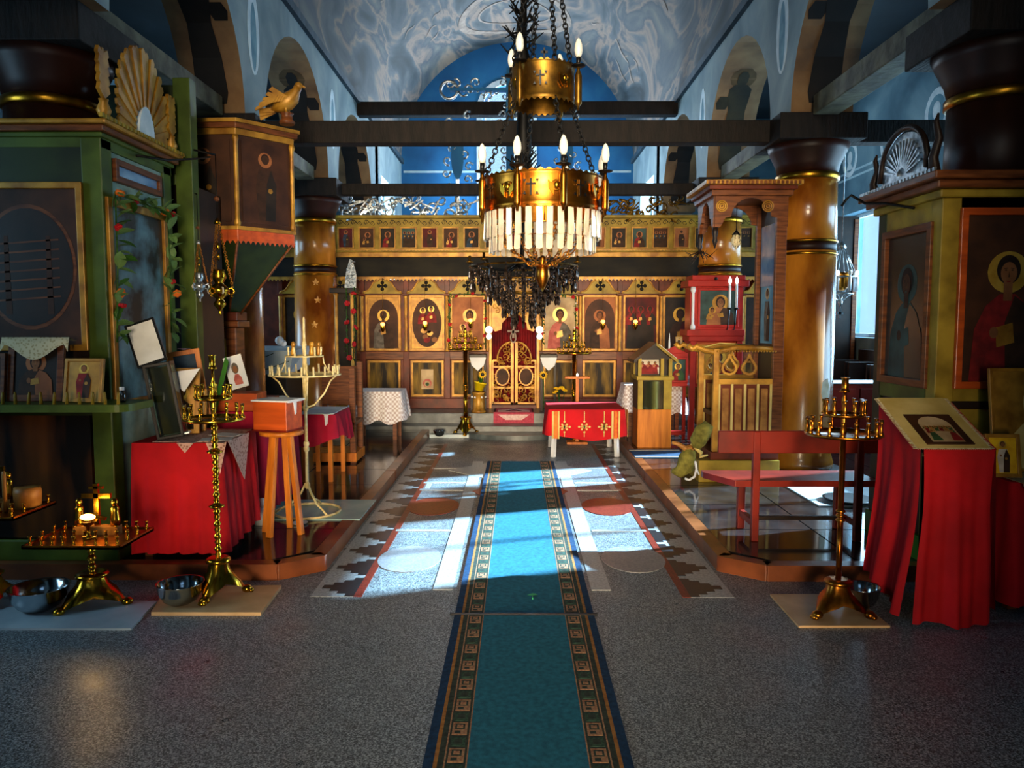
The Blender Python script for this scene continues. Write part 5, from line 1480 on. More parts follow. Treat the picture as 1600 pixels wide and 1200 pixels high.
m = MB(); top = hx(1.0); bot = [(-2.64 + (x - pc.x) * .20, 7.02 + (y - pc.y) * .2) for x, y in hexp]
P = [(x, y, zb_ - .10) for x, y in top] + [(x, y, 1.72) for x, y in bot]
m.add(P, [(i, (i + 1) % 6, 6 + (i + 1) % 6, 6 + i) for i in range(6)]); pb('tapering_underside', m, 'green_dark')
for i in range(6): pb('rib', MB().tube([P[i], P[6 + i]], .012, 6), 'wood_brown')
pb('post', MB().box(-2.75, -2.53, 6.91, 7.13, PH, 1.60), 'wood_brown', .01)
pb('post_capital', MB().box(-2.79, -2.49, 6.87, 7.17, 1.60, 1.66), 'wood_brown', .01); pb('post_capital', MB().box(-2.77, -2.51, 6.89, 7.15, 1.66, 1.74), 'pilaster_red', .008)
m = MB().bar((-2.64, 6.895, .9), (-2.64, 6.895, 1.5), .04, .02)
for i in range(5): spiral(m, -2.64 + (.03 if i % 2 else -.03), 1.0 + .1 * i, .035, 6.895, 0, 1, .01, 1 if i % 2 else -1, 8)
pb('carved_vine', m, 'gilt_paint')
# eagle
e0 = at(449, 212, 6.75)
eg = thing('eagle_figure', 'gilded carved bird with raised wing perched on the pulpit rim', 'carving', (e0.x, 6.75, 3.34), rz=0)
MB().lathe([(.06, 0), (.07, .02), (.05, .04), (.045, .08), (.06, .095)], n=12).build('perch', 'wood_brown', eg)
m = MB(); m.tube([(-.13, 0, .12), (-.06, 0, .155), (.0, 0, .19), (.05, 0, .23), (.085, 0, .285), (.10, 0, .315)], [.02, .06, .075, .065, .035, .034], 10)
m.ball(.105, 0, .325, .036, .032, .032, 10, 7); m.tube([(.135, 0, .322), (.165, 0, .312)], [.014, .003], 6)
m.build('body', 'gilt_paint', eg)
for sy in (-1, 1):
    m = MB()
    for i in range(5): m.prism([(.03 - .02 * i, .22 + .0 * i), (-.10 - .035 * i, .30 - .045 * i), (-.13 - .028 * i, .275 - .045 * i), (.0 - .02 * i, .17)], 'y', sy * (.055 + .006 * i), sy * (.068 + .006 * i))
    m.build('wing', 'gilt_paint', eg)
m = MB()
for i in range(3): m.prism([(-.10, .14), (-.24, .13 - .03 * i), (-.23, .10 - .03 * i), (-.10, .10)], 'y', -.02 + .015 * i, -.01 + .015 * i)
m.build('tail', 'gilt_paint', eg)
for sy in (-1, 1): MB().tube([(0, sy * .03, .17), (.005, sy * .03, .10)], .012, 6).build('leg', 'gilt_paint', eg)

# ------------------------------------------------------------ hanging censer lamps
def hang_lamp(label, px, py, Y, s, ztop, mat_):
    p = at(px, py, Y)
    t = thing('hanging_lamp', label, 'lamp', p, group='hanging oil lamps by the pulpit')
    MB().lathe([(.004, -.19), (.012, -.175), (.006, -.165), (.02, -.14), (.042, -.115), (.048, -.095), (.03, -.07), (.028, -.06), (.06, -.03), (.078, 0), (.075, .02), (.05, .045), (.032, .06), (.034, .07), (.052, .10), (.056, .12), (.045, .15), (.048, .165), (.04, .17)], n=20).build('body', mat_, t)
    for k_ in range(3):
        a = R(10 + 120 * k_); cx_, cy_ = .085 * math.cos(a), .085 * math.sin(a)
        m = MB(); m.ring(cx_, cy_, .0, .026, .008, 12, 6, tilt=Matrix.Rotation(a, 3, 'Z') @ Matrix.Rotation(R(90), 3, 'X')); m.ball(cx_ * 1.15, cy_ * 1.15, .035, .012, n=8, m=6); m.ball(cx_ * 1.1, cy_ * 1.1, -.04, .011, n=8, m=6); m.build('handle', mat_, t)
        b2 = MB(); chain_mesh(b2, (cx_ * 1.15, cy_ * 1.15, .04), (cx_ * .12, cy_ * .12, .52), .022, .0028); b2.build('chain', 'brass_warm', t)
        MB().prism(ell(.071 * 1, .005, .022, .028, 14), 'y', -.004, .004).build('enamel_plaque', 'ic_white', t).rotation_euler = (0, 0, a + R(60))
    H = ztop - p.z
    H /= s
    MB().tube([(0, 0, .52), (0, 0, H)], .004, 5).build('cord', 'iron', t)
    bk_ = (Vector((-2.492, 6.02, ztop + .02)) - p) / s
    MB().tube([(0, 0, H), bk_], .008, 6).build('wall_arm', 'iron', t)
    for z in (.24, .32): MB().lathe([(.003, 0), (.014, .03), (.003, .06)], 0, 0, z, 8).build('bead', 'brass', t)
    MB().lathe([(.01, .52), (.028, .525), (.02, .55), (.006, .57)], n=12).build('cap', mat_, t)
    MB().ball(0, 0, .72, .022, n=10, m=7).build('ball_weight', 'wood_brown', t)
    for s_ in t.children: pass
    t.scale = (s, s, s)
    return t
hang_lamp('gilded hanging oil lamp with three ring handles in front of the pulpit post', 343, 455, 6.1, 1.0, 2.95, 'brass')
hang_lamp('small silver hanging oil lamp beside the gilded one', 312, 448, 5.92, .62, 2.62, 'silver')

# ------------------------------------------------------------ far left: shroud table, globe, lace table, stone block, garland post
t = thing('draped_chest', 'dark wooden chest under a silver cloth with crossed stripes', 'chest', (-3.15, 9.6, PH))
MB().box(-.42, .36, -.35, .35, 0, .95).build('body', 'wood_dark', t, bevel=.01); MB().box(-.44, .38, -.37, .37, .50, .54).build('rail', 'red_paint', t, bevel=.005)
m = MB(); m.add([(-.46, -.40, .92), (.40, -.40, .92), (.44, -.30, 1.20), (-.46, -.30, 1.20), (.44, .4, 1.24), (-.46, .4, 1.24), (.47, .3, 1.0)], [(0, 1, 2, 3), (3, 2, 4, 5), (1, 6, 4, 2)]); m.build('silver_cloth', 'slab_white', t)
m = MB(); m.bar((-.2, -.375, 1.0), (.2, -.325, 1.17), .012, .008); m.bar((.05, -.405, .95), (-.25, -.32, 1.19), .012, .008); m.bar((.05, -.405, .95), (.4, -.36, 1.08), .012, .008); m.build('dark_stripe', 'green_dark', t)
o = MB().ball(0, 0, .055, .055, n=14, m=9).ball(.05, 0, .02, .04, n=12, m=7).build('white_vase', 'white'); pq = at(436, 530, 9.6); o.location = (pq.x, 9.62, PH + 1.262); tag(o, 'round white ornament on the silver draped chest', 'ornament')
LX0, LX1, LY0, LY1, LZ = at(550, 600, 9.98).x, at(622, 600, 9.98).x, 9.98, 10.48, at(590, 612, 9.98).z
simple_table('small_table', 'wooden table under the white lace cloth by the left column', LX0, LX1, LY0, LY1, LZ, PH, 'wood_brown', .05)
m = MB(); drape(m, LX0 - .03, LX1 + .03, LY0 - .02, LY1 + .02, LZ + .003, lambda x, y: LZ - .40 + .03 * math.sin(20 * x), .03, 10, 6, seed=8, flare=.03)
tag(m.build('tablecloth', 'lace_white'), 'white lace checked cloth over the wooden table by the left column', 'tablecloth')
o = MB().prism([(0, 0), (.26, 0), (.25, .14), (.10, .17), (.01, .14)], 'y', 0, .25).build('stone_block', 'stone_pale', bevel=.012); pq = gz(545, 682, PH); o.location = (pq.x - .14, pq.y - .35, PH); tag(o, 'rough pale stone block on the floor under the lace table', 'stone')
gp = thing('icon_stand', 'narrow gilded icon stand with silver carved top and rose garland beside the column', 'icon stand', (at(541, 600, 10.75).x, 10.75, PH))
for x in (-.12, .10): MB().lathe([(.03, 0), (.03, .75), (.045, .8), (.026, .85), (.026, 1.9), (.04, 1.95)], x, 0, 0, 12).build('colonnette', 'gilt_paint', gp)
MB().box(-.16, .14, .02, .08, 0, .85).build('lower_panel', 'ochre', gp, bevel=.005); MB().box(-.16, .14, .04, .06, .85, 1.95).build('painting_board', 'ic_bg_dark', gp)
MB().box(-.20, .18, -.06, .10, 1.95, 2.02).build('cornice', 'wood_dark', gp, bevel=.006); MB().box(-.20, .18, -.06, .10, .82, .88).build('ledge', 'gilt_paint', gp, bevel=.006)
m = MB(); m.prism([(-.0, 2.02), (.16, 2.02), (.17, 2.2), (.12, 2.40), (.08, 2.42), (.03, 2.25)], 'y', -.01, .02)
for i in range(8): spiral(m, .09 + .04 * math.sin(i * 2.1), 2.07 + .04 * i, .04, -.02, i, 1.0, .01, 1, 8)
m.build('carved_finial', 'silver', gp); MB().lathe([(.02, 2.02), (.03, 2.06), (.015, 2.12), (.022, 2.15), (.005, 2.2)], -.13, 0, 0, 10).build('turned_finial', 'wood_brown', gp)
garland('garland', 'red rose garland hanging on the narrow gilded icon stand', [at(553, 448, 10.66), at(556, 500, 10.66), at(552, 560, 10.66), at(541, 452, 10.66) + Vector((0, 0, -.9)), at(541, 450, 10.66)], .05, .06, [(ROSE, .045, 5)], seed=12)

# white figurine and dish on the floor behind the stool
p = gz(412, 795, PH)
t = thing('white_figurine', 'small white figurine sitting on the floor behind the orange stool', 'figurine', (-1.96, 5.80, PH))
MB().lathe([(.09, 0), (.10, .04), (.07, .12), (.05, .18), (.03, .2)], n=14).build('body', 'white', t); t.scale = (.65, .65, .65); MB().ball(0, 0, .25, .055, .05, .06, 12, 8).build('head', 'white', t)
for sx in (-1, 1): MB().prism([(sx * .03, .10), (sx * .11, .20), (sx * .10, .08), (sx * .05, .05)], 'y', .02, .035).build('wing', 'white', t)
d_ = MB().lathe([(.05, 0), (.085, .012), (.09, .018), (.08, .016), (.04, .006)], n=20).build('dish', 'white'); q = gz(437, 788, PH + .008); d_.location = (ics.location.x + .03, ics.location.y - .34, PH + .001); d_.scale = (.7, .7, .7); tag(d_, 'white dish on the floor beside the white figurine', 'dish')
# ------------------------------------------------------------ runner carpets down the aisle
cx0 = gz(661, 1200).x; cx1 = gz(989, 1200).x
MOT = MB(); MOT.box(-.030, .030, -.048, .048, 0, .0012, 0); MOT.box(-.020, .020, -.006, .036, 0, .0018, 1); MOT.box(-.012, .012, .004, .026, 0, .0024, 0); MOT.box(-.020, .004, -.038, -.018, 0, .0018, 1)
MOTM = proto(MOT, 'key_motif', ['carpet_motif', 'carpet_field'])
MG = MB(); MG.box(-.028, .028, -.034, .034, 0, .0012, 0); MG.box(-.016, .016, -.018, .018, 0, .0018, 1)
MGM = proto(MG, 'green_motif', ['carpet_motif_green', 'carpet_field'])
def runner(label, y0, y1, z):
    w = (cx1 - cx0); xm = (cx0 + cx1) / 2
    t = thing('carpet_runner', label, 'carpet', (xm, y0, 0.0), group='blue runner carpets of the aisle')
    L = y1 - y0
    MB().box(-w / 2, w / 2, 0, L, T * 1.4, z).build('pile', 'carpet_blue', t)
    for sx in (-1, 1):
        def band(name, a, b_, m, h): MB().box(sx * (w / 2 - a), sx * (w / 2 - b_), 0, L, z, z + h).build(name, m, t)
        band('dark_edge', -.001, .037, 'carpet_edge', .001); band('tan_line', .037, .052, 'carpet_line', .0012); band('grey_band', .052, .075, 'carpet_field', .001)
        band('thin_line', .075, .081, 'carpet_motif', .0012); band('motif_band', .081, .158, 'carpet_field', .001); band('thin_line', .158, .163, 'carpet_motif', .0012)
        y = .1
        while y < L - .05:
            inst('key_motif', MOTM, t, (sx * (w / 2 - .119), y, z + .001)); 
            if y + .095 < L - .04: inst('green_motif', MGM, t, (sx * (w / 2 - .119), y + .095, z + .001))
            y += .19
    return t
yj = gz(810, 964).y; ye = gz(816, 722).y
runner('blue patterned runner carpet reaching from the iron seam to the red draped table', yj, ye, .012)
runner('blue patterned runner carpet nearest the entrance, ending at the dark seam', 0.4, yj - .006, .016)
tag(MB().box(cx0 - .03, cx1 + .02, yj - .014, yj + .012, .012, .021).build('carpet_seam', 'black', bevel=.003), 'dark binding strip across the two blue runners', 'carpet strip')
g = gz(832, 932, .012)
lf = thing('leaf_scrap', 'small fresh green leaf sprig dropped on the blue runner', 'leaf', (g.x, g.y, .016))
for a, L_ in ((20, .05), (-15, .06), (60, .04), (-50, .045)): inst('leaflet', leaf_mesh('leaflet', 'leaf_scrap', 1, .45) if a == 20 else bpy.data.meshes['leaflet'], lf, (0, 0, .001), (0, 0, R(a)), L_)
MB().tube([(0, 0, .002), (.0, -.06, .002)], .003, 5).build('stalk', 'leaf_scrap', lf)

# ------------------------------------------------------------ rug hung over the altar step
rg = thing('altar_rug', 'pink and cream patterned rug folded over the step before the gilded doors', 'rug', (IX(803), 11.34, .30))
w = .30
m = MB(); m.box(-w, w, -.012, .555, 0, .010); m.box(-w, w, -.014, -.002, -.15, .010); rg_o = m.build('pile', 'rug_pink', rg)
m = MB(); m.prism([(-w, .06), (-w * .9, .06), (-w * .9, .55), (-w, .55)], 'z', .010, .0115); m.prism([(w, .06), (w * .9, .06), (w * .9, .55), (w, .55)], 'z', .010, .0115); m.build('border', 'rug_dark', rg)
MB().prism([(-.24, .08), (.24, .08), (.24, .28), (0, .50), (-.24, .28)], 'z', .010, .0118).build('cream_field', 'rug_cream', rg)
MB().prism([(-.12, .14), (.12, .14), (.12, .22), (0, .36), (-.12, .22)], 'z', .0118, .013).build('dark_medallion', 'rug_dark', rg)
MB().prism(ell(0, .2, .06, .05, 12), 'z', .013, .014).build('rose_centre', 'rug_pink', rg)
m = MB(); m.prism([(-.24, -.02), (.24, -.02), (.12, -.10), (-.12, -.10)], 'y', -.0165, -.014); m.build('cream_hem', 'rug_cream', rg)

# ------------------------------------------------------------ red draped table in the aisle
a0 = gz(868, 714); RY0, RY1 = a0.y - .02, a0.y + .80
RX0, RX1 = at(862, 640, RY0).x, at(968, 640, RY0).x; RZ = at(900, 640, RY0).z
simple_table('folding_table', 'white legged table under the red embroidered cloth', RX0, RX1, RY0, RY1, RZ, 0.0, 'white', .045, .02, .02)
m = MB(); drape(m, RX0 - .04, RX1 + .06, RY0 - .03, RY1 + .03, RZ + .004, lambda x, y: RZ - .34 - .03 * math.sin(6 * x + 5 * y), .02, 7, 6, seed=21, flare=.03)
tc_ = thing('tablecloth', 'red cloth with white embroidered crosses and orange striped ends on the aisle table', 'tablecloth', ((RX0 + RX1) / 2, RY0, RZ))
mo = m.build('cloth', 'cloth_red', tc_, world=True)
yy = RY0 - .085
for px in (882, 913, 944):
    p = at(px, 667, yy); e = MB()
    for k_ in range(8):
        a = R(45 * k_); L_ = .085 if k_ % 2 == 0 else .055
        e.prism([(p.x + .008 * math.cos(a + 1.57), p.z + .008 * math.sin(a + 1.57)), (p.x + L_ * math.cos(a), p.z + L_ * math.sin(a)), (p.x - .008 * math.cos(a + 1.57), p.z - .008 * math.sin(a + 1.57))], 'y', yy - .003, yy)
        e.prism(ell(p.x + L_ * .75 * math.cos(a), p.z + L_ * .75 * math.sin(a), .013, .013, 8), 'y', yy - .004, yy)
    e.box(p.x - .004, p.x + .004, yy - .003, yy, p.z, RZ - .01); e.box(p.x - .004, p.x + .004, yy - .003, yy, p.z - .12, p.z)
    e.build('embroidered_cross', 'cream_cloth', tc_, world=True)
for px, wd, mm in ((864, .012, 'cream_cloth'), (868.5, .02, 'flower_orange'), (873, .01, 'cream_cloth')):
    p = at(px, 660, yy); MB().box(p.x - wd, p.x + wd, yy - .003, yy + .002, RZ - .345, RZ - .01).build('stripe', mm, tc_, world=True)
for px, wd, mm in ((957, .012, 'cream_cloth'), (962, .02, 'flower_orange'), (967.5, .01, 'cream_cloth')):
    p = at(px, 660, yy); MB().box(p.x - wd, p.x + wd, yy - .003, yy + .002, RZ - .345, RZ - .01).build('stripe', mm, tc_, world=True)
for dy, wd, mm in ((.12, .02, 'cream_cloth'), (.2, .04, 'flower_orange'), (.3, .02, 'cream_cloth'), (.45, .05, 'flower_orange'), (.6, .02, 'cream_cloth')):
    MB().box(RX1 + .115, RX1 + .12, RY0 + dy - wd, RY0 + dy + wd, RZ - .35, RZ - .02).build('stripe', mm, tc_, world=True)

# ------------------------------------------------------------ candelabra, lecterns and flowers before the altar doors
slab('slab', 'white stone slab under the far brass candelabrum and small steel bowl', [gz(671, 684), gz(751, 684), gz(749, 676), gz(676, 676)], 0, .045, 'slab_white')
g = gz(727, 680, .045)
candle_stand('candelabrum', 'brass candelabrum with three tiers of cups on the white slab near the doors', (g.x, g.y + .10, .045), [(at(725, 547, g.y).z - .045, .25, 18), (at(725, 537, g.y).z - .045, .17, 12), (at(725, 527, g.y).z - .045, .09, 6)], at(725, 512, g.y).z - .045, 'brass', .17, .22, CUP, 1.15, False, R(-90), pole_r=.032, group='brass candelabra before the altar doors')
bowl('small steel bowl on the white slab near the altar doors', gz(686, 682, .045) + Vector((0, .05, 0)), .085, .08)
p = at(897, 552, 10.75)
candle_stand('candelabrum', 'brass candelabrum with three tiers of cups behind the red draped table', (p.x, 10.75, 0), [(at(897, 553, 10.75).z, .25, 18), (at(897, 543, 10.75).z, .16, 12), (at(897, 533, 10.75).z, .08, 6)], at(897, 515, 10.75).z, 'brass', .17, .22, CUP, 1.15, False, R(-90), pole_r=.028, group='brass candelabra before the altar doors')
def lectern(px, label, Y=11.6):
    p = at(px, 556, Y)
    t = thing('lectern', label, 'lectern', (p.x, Y, .30), group='black lecterns flanking the altar doors')
    H = p.z - .30
    for x in (-.10, .10): MB().bar((x, .05, 0), (x, .05, H - .02), .035, .035).build('leg', 'wood_dark', t)
    MB().box(-.13, .13, -.10, .12, H - .03, H + .03).build('reading_top', 'black', t, bevel=.008)
    MB().box(-.12, .12, .03, .06, .1, .16).build('stretcher', 'wood_dark', t)
    m = MB(); m.prism([(-.125, H - .02), (.125, H - .02), (.09, H - .14), (0, H - .22), (-.09, H - .14)], 'y', -.108, -.102); m.build('white_cloth', 'white', t)
    return t
lectern(747, 'black lectern with white pointed cloth by the yellow pot and sunflowers')
lectern(857, 'black lectern with white pointed cloth by the lone sunflower')
PET = leaf_mesh('sunflower_petal', 'flower_yellow', 1, .38)
def sunflower(px, py, Y, label, zf, s=.062):
    p = at(px, py, Y)
    t = thing('sunflower', label, 'flower', (p.x, Y, p.z), group='artificial sunflowers by the altar doors')
    MB().tube([(0, .01, 0), (.01, .03, (zf - p.z) * .5), (0, .02, zf - p.z)], .006, 5).build('stem', 'leaf_green', t)
    m = MB().ball(0, -.008, 0, s * .45, .012, s * .45, 14, 7); m.build('seed_disc', 'black', t)
    for k_ in range(13): inst('petal', PET, t, (s * .35 * math.sin(2 * math.pi * k_ / 13), 0, s * .35 * math.cos(2 * math.pi * k_ / 13)), Euler((R(90), 2 * math.pi * k_ / 13, 0), 'XYZ').to_matrix().to_euler(), s * .72)
    return t
sunflower(754, 585, 11.35, 'artificial sunflower above the yellow pot', .9)
sunflower(849, 586, 11.35, 'lone artificial sunflower on a thin white stand', .33)
p = at(748, 603, 11.4)
t = thing('flower_pot', 'bright yellow flower pot tilted on a gold pedestal', 'pot', (p.x, 11.4, at(748, 612, 11.4).z + .016), rot=(0, R(12), 0))
MB().lathe([(.055, 0), (.085, .11), (.092, .11), (.092, .13), (.08, .13), (.05, .01)], n=18).build('pot', 'pot_yellow', t); MB().lathe([(.0, .1), (.078, .105)], n=14).build('soil', 'wood_dark', t)
for k_ in range(7): inst('leaf', LEAF, t, (0, 0, .11), (R(50 + 8 * k_), 0, R(51 * k_)), .13)
t = thing('pedestal', 'gold stand with little white knobs under the yellow pot', 'stand', (at(748, 645, 11.42).x, 11.42, .30))
H = at(748, 612, 11.4).z - .30
MB().lathe([(.11, 0), (.11, .03), (.09, .04), (.085, H - .05), (.10, H - .03), (.10, H - .004)], n=8).build('body', 'gilt_paint', t)
for k_ in range(6): MB().ball(.10 * math.cos(R(60 * k_)), .10 * math.sin(R(60 * k_)), H - .08, .016, n=8, m=6).build('knob', 'white', t)
p = at(902, 588, 10.38)
t = thing('crossbar_stand', 'pale wooden stand with a flat crossbar top behind the red table', 'stand', (p.x, 10.38, 0))
# stands behind the red table
MB().box(-.17, .17, -.05, .05, p.z - .03, p.z).build('crossbar', 'wood_orange', t, bevel=.004); MB().box(-.02, .02, -.02, .02, 0, p.z - .03).build('post', 'wood_orange', t); MB().box(-.14, .14, -.10, .10, 0, .03).build('foot', 'wood_orange', t)
cd = MB().lathe([(.016, 0), (.014, .03), (.004, .045)], n=8).build('candle', 'bulb_lit'); cd.location = (p.x, 10.38, p.z); tag(cd, 'short candle burning on the crossbar stand', 'candle')
p = at(876, 610, 11.2)
t = thing('yellow_flowers', 'bunch of small yellow flowers low beside the lone sunflower', 'flowers', (p.x, 11.25, .15))
for k_ in range(9): inst('bloom', BLOOM_Y if 'BLOOM_Y' in globals() else rose_mesh('bloom', 'flower_yellow'), t, (random.uniform(-.09, .09), random.uniform(-.05, .05), p.z - .15 + random.uniform(-.05, .06)), (0, 0, k_), .035)
for k_ in range(5): MB().tube([(0, 0, 0), (random.uniform(-.08, .08), 0, p.z - .16)], .005, 5).build('stem', 'leaf_green', t)

# ------------------------------------------------------------ icon case on the right with silver crest
EX, EXR, EY0, EY1 = 2.62, 3.75, 4.82, 5.66
EZ = at(1460, 270, EY0).z
k = thing('icon_case', 'green and ochre icon case with silver crest and large haloed icon', 'icon case', (EX, EY0, PH))
for x in (EX, EXR - .12):
    for y in (EY0, EY1 - .12): kb2 = MB().box(x, x + .12, y, y + .12, PH, EZ - .15).build('corner_post', 'green_dark' if y > EY0 else 'ochre', k, bevel=.006, world=True)
def eb(name, mb, m, bevel=0.0, parent=None): return mb.build(name, m, parent or k, bevel=bevel, world=True)
eb('base_rail', MB().box(EX - .015, EXR, EY0 - .0, EY1 + .015, PH, PH + .16), 'green_bright', .006)
eb('top_rail', MB().box(EX + .005, EXR, EY0 + .005, EY1, EZ - .30, EZ - .15), 'ochre')
for z0, z1, e, mm in ((-.15, -.10, .03, 'ochre'), (-.10, -.05, .07, 'wood_brown'), (-.05, 0, .11, 'wood_brown')): eb('cornice', MB().box(EX - e, EXR + e, EY0 - e, EY1 + e, EZ + z0, EZ + z1), mm, .01)
y = EY0 - .08
dm = MB()
while y < EY1 + .08: dm.box(EX - .105, EX - .09, y, y + .025, EZ, EZ + .02); y += .045
o = eb('dentils', dm, 'silver'); o['kind'] = 'stuff'
# side painting
a = ax(1463, 335, EX); b_ = ax(1383, 597, EX)
y0, y1, z0, z1 = a.y, b_.y, ax(1383, 597, EX).z, ax(1463, 345, EX).z
y0 = EY0 + .09; y1 = EY1 - .10
so = eb('painting_frame', MB().plate([(y0, z0), (y1, z0), (y1, z1), (y0, z1)], [(y0 + .05, z0 + .05), (y1 - .05, z0 + .05), (y1 - .05, z1 - .05), (y0 + .05, z1 - .05)], 'x', EX - .02, EX + .02), 'wood_brown', .004)
po = painting('side_painting', so, (0, 0, 0), y1 - y0 - .09, z1 - z0 - .09, 'bust', rot=(0, 0, R(-90)), bg='panel_teal_dark', robe='ic_bg_teal', robe2='panel_teal_dark', halo='ic_bg_teal', skin='skin_dark', acc='ic_bg_teal')
po.location = Vector((EX + .012, (y0 + y1) / 2, z0 + .045)) - wloc(so)
eb('middle_rail', MB().box(EX - .0, EX + .05, EY0 + .1, EY1 - .1, z0 - .10, z0), 'green_paint', .005)
eb('side_panel', MB().box(EX + .02, EX + .05, EY0 + .1, EY1 - .1, PH + .16, z0 - .1), 'wood_dark')
eb('side_panel', MB().box(EX + .02, EX + .05, EY0 + .1, EY1 - .1, z1, EZ - .15), 'green_dark')
# front icon
p0 = at(1487, 607, EY0); p1 = at(1660, 325, EY0)
fw_ = p1.x - p0.x
fo = MB().frame(-fw_ / 2, fw_ / 2, 0, p1.z - p0.z, .045, -.03, 0).build('icon_frame', 'wood_box', k, bevel=.005); fo.location = Vector(((p0.x + p1.x) / 2, EY0, p0.z)) - wloc(k)
painting('painting', fo, (0, -.006, .04), fw_ - .08, p1.z - p0.z - .08, 'bust', bg='ic_bg_brown', robe='ic_robe_red', robe2='ic_robe_brown', halo='ic_halo')
eb('front_board', MB().box(EX + .12, EXR - .12, EY0 + .005, EY0 + .03, PH + .16, EZ - .15), 'ochre')
eb('lower_frame', MB().frame(p0.x, p1.x, PH + .25, p0.z - .08, .05, EY0 - .012, EY0 + .004), 'wood_dark', .004)
# crest on the nave side
cy_ = ax(1412, 250, EX - .04).y
cpl = eb('crest_plaque', MB().prism([(cy_ - .30, EZ)] + [(cy_ + .30 * math.cos(R(a)) , EZ + .04 + .30 * max(0, math.sin(R(a))) ** .8) for a in range(180, -1, -12)] + [(cy_ + .30, EZ)], 'x', EX - .04, EX - .01), 'silver')
m = MB(); m.tube([(EX - .045, cy_ + .31 * math.cos(R(a)), EZ + .06 + .31 * max(0, math.sin(R(a))) ** .8) for a in range(180, -1, -12)], .02, 6); eb('crest_rim', m, 'wood_dark')
for i in range(15):
    a = R(15 + 150 * i / 14); eb('crest_ray', MB().bar((EX - .045, cy_ + .06 * math.cos(a), EZ + .06 + .05 * math.sin(a)), (EX - .045, cy_ + .25 * math.cos(a), EZ + .06 + .24 * math.sin(a)), .02, .012), 'silver', parent=cpl)
for y, s_ in ((cy_ + .40, 1), (cy_ - .40, 1.3)):
    m = MB().tube([(EX - .04, y, EZ), (EX - .04, y + .03, EZ + .08 * s_), (EX - .04, y - .03, EZ + .16 * s_), (EX - .04, y + .015, EZ + .24 * s_), (EX - .04, y - .01, EZ + .28 * s_)], [.035, .03, .024, .018, .006], 8); eb('finial', m, 'wood_dark')
# iron hooks
p = ax(1428, 325, EX - .02)
m = MB().tube([p, ax(1385, 318, EX - .08), ax(1352, 318, EX - .14), ax(1330, 305, EX - .2), ax(1322, 312, EX - .24), ax(1315, 322, EX - .26)], .010, 6)
tag(m.build('iron_bracket', 'iron'), 'curled black iron hook on the silver crested icon case', 'bracket')

# ------------------------------------------------------------ red draped analogion with cream cloth
A0 = gz(1423, 972).x, gz(1550, 972).x
AY0, AY1 = gz(1480, 972).y, 4.58
AX0, AX1 = at(1442, 702, AY0).x, at(1553, 702, AY0).x
ZF, ZB = at(1500, 702, AY0).z, at(1440, 628, AY1).z
t = thing('analogion', 'slanted reading stand hidden under the long red cloth by the silver crested case', 'lectern', ((AX0 + AX1) / 2, (AY0 + AY1) / 2, 0))
w2 = (AX1 - AX0) / 2; d2 = (AY1 - AY0) / 2
for sx in (-1, 1):
    MB().bar((sx * (w2 - .05), -d2 + .04, 0), (sx * (w2 - .05), -d2 + .04, ZF - .05), .04, .04).build('leg', 'wood_dark', t); MB().bar((sx * (w2 - .05), d2 - .04, 0), (sx * (w2 - .05), d2 - .04, ZB - .05), .04, .04).build('leg', 'wood_dark', t)
MB().add([(-w2 + .01, -d2 + .01, ZF - .03), (w2 - .01, -d2 + .01, ZF - .03), (w2 - .01, d2 - .01, ZB - .03), (-w2 + .01, d2 - .01, ZB - .03), (-w2 + .01, -d2 + .01, ZF - .008), (w2 - .01, -d2 + .01, ZF - .008), (w2 - .01, d2 - .01, ZB - .008), (-w2 + .01, d2 - .01, ZB - .008)], [(0, 3, 2, 1), (4, 5, 6, 7), (0, 1, 5, 4), (1, 2, 6, 5), (2, 3, 7, 6), (3, 0, 4, 7)]).build('slanted_top', 'wood_dark', t)
tc2 = thing('altar_cloth', 'long glossy red cloth falling to the floor from the slanted reading stand', 'cloth', ((AX0 + AX1) / 2, AY0, ZF))
def hang(n, rows, fn): 
    m = MB(); P = [fn(i / n, r / rows) for r in range(rows + 1) for i in range(n + 1)]
    m.add(P, [(r * (n + 1) + i, r * (n + 1) + i + 1, (r + 1) * (n + 1) + i + 1, (r + 1) * (n + 1) + i) for r in range(rows) for i in range(n)], 0, True); return m
def front(u, v):
    half = w2 * (1 - .06 * math.sin(math.pi * min(1, v * 1.6)) + .16 * max(0, v - .35))
    xm_ = (AX0 + AX1) / 2 - .03 * v
    x = xm_ + (2 * u - 1) * half
    return (x, AY0 - .012 - .02 * v * math.sin(u * 13 + 1.2) - .012 * v * math.sin(u * 29) - .03 * v - .05 * v * (1 - (2 * u - 1) ** 2), ZF * (1 - v) + .012 * v + .015 * v * math.sin(u * 7))
hang(40, 16, front).build('front_fall', 'cloth_red', tc2, world=True, recalc=False)
def leftf(u, v):
    y = AY0 + (AY1 - AY0 + .05) * u; zt0 = ZF + (ZB - ZF) * u
    return (AX0 - .012 - .05 * v - .03 * v * math.sin(u * 12 + .5) - .02 * v * math.sin(u * 25) + .02 * math.sin(v * 4), y, zt0 * (1 - v) + (.03 + .10 * u) * v)
hang(26, 14, leftf).build('side_fall', 'cloth_red', tc2, world=True, recalc=False)
def rightf(u, v):
    y = AY0 + (AY1 - AY0) * u; zt0 = ZF + (ZB - ZF) * u
    return (AX1 + .012 + .04 * v + .03 * v * math.sin(u * 11), y, zt0 * (1 - v) + .05 * v)
hang(24, 12, rightf).build('side_fall', 'cloth_red', tc2, world=True, recalc=False)
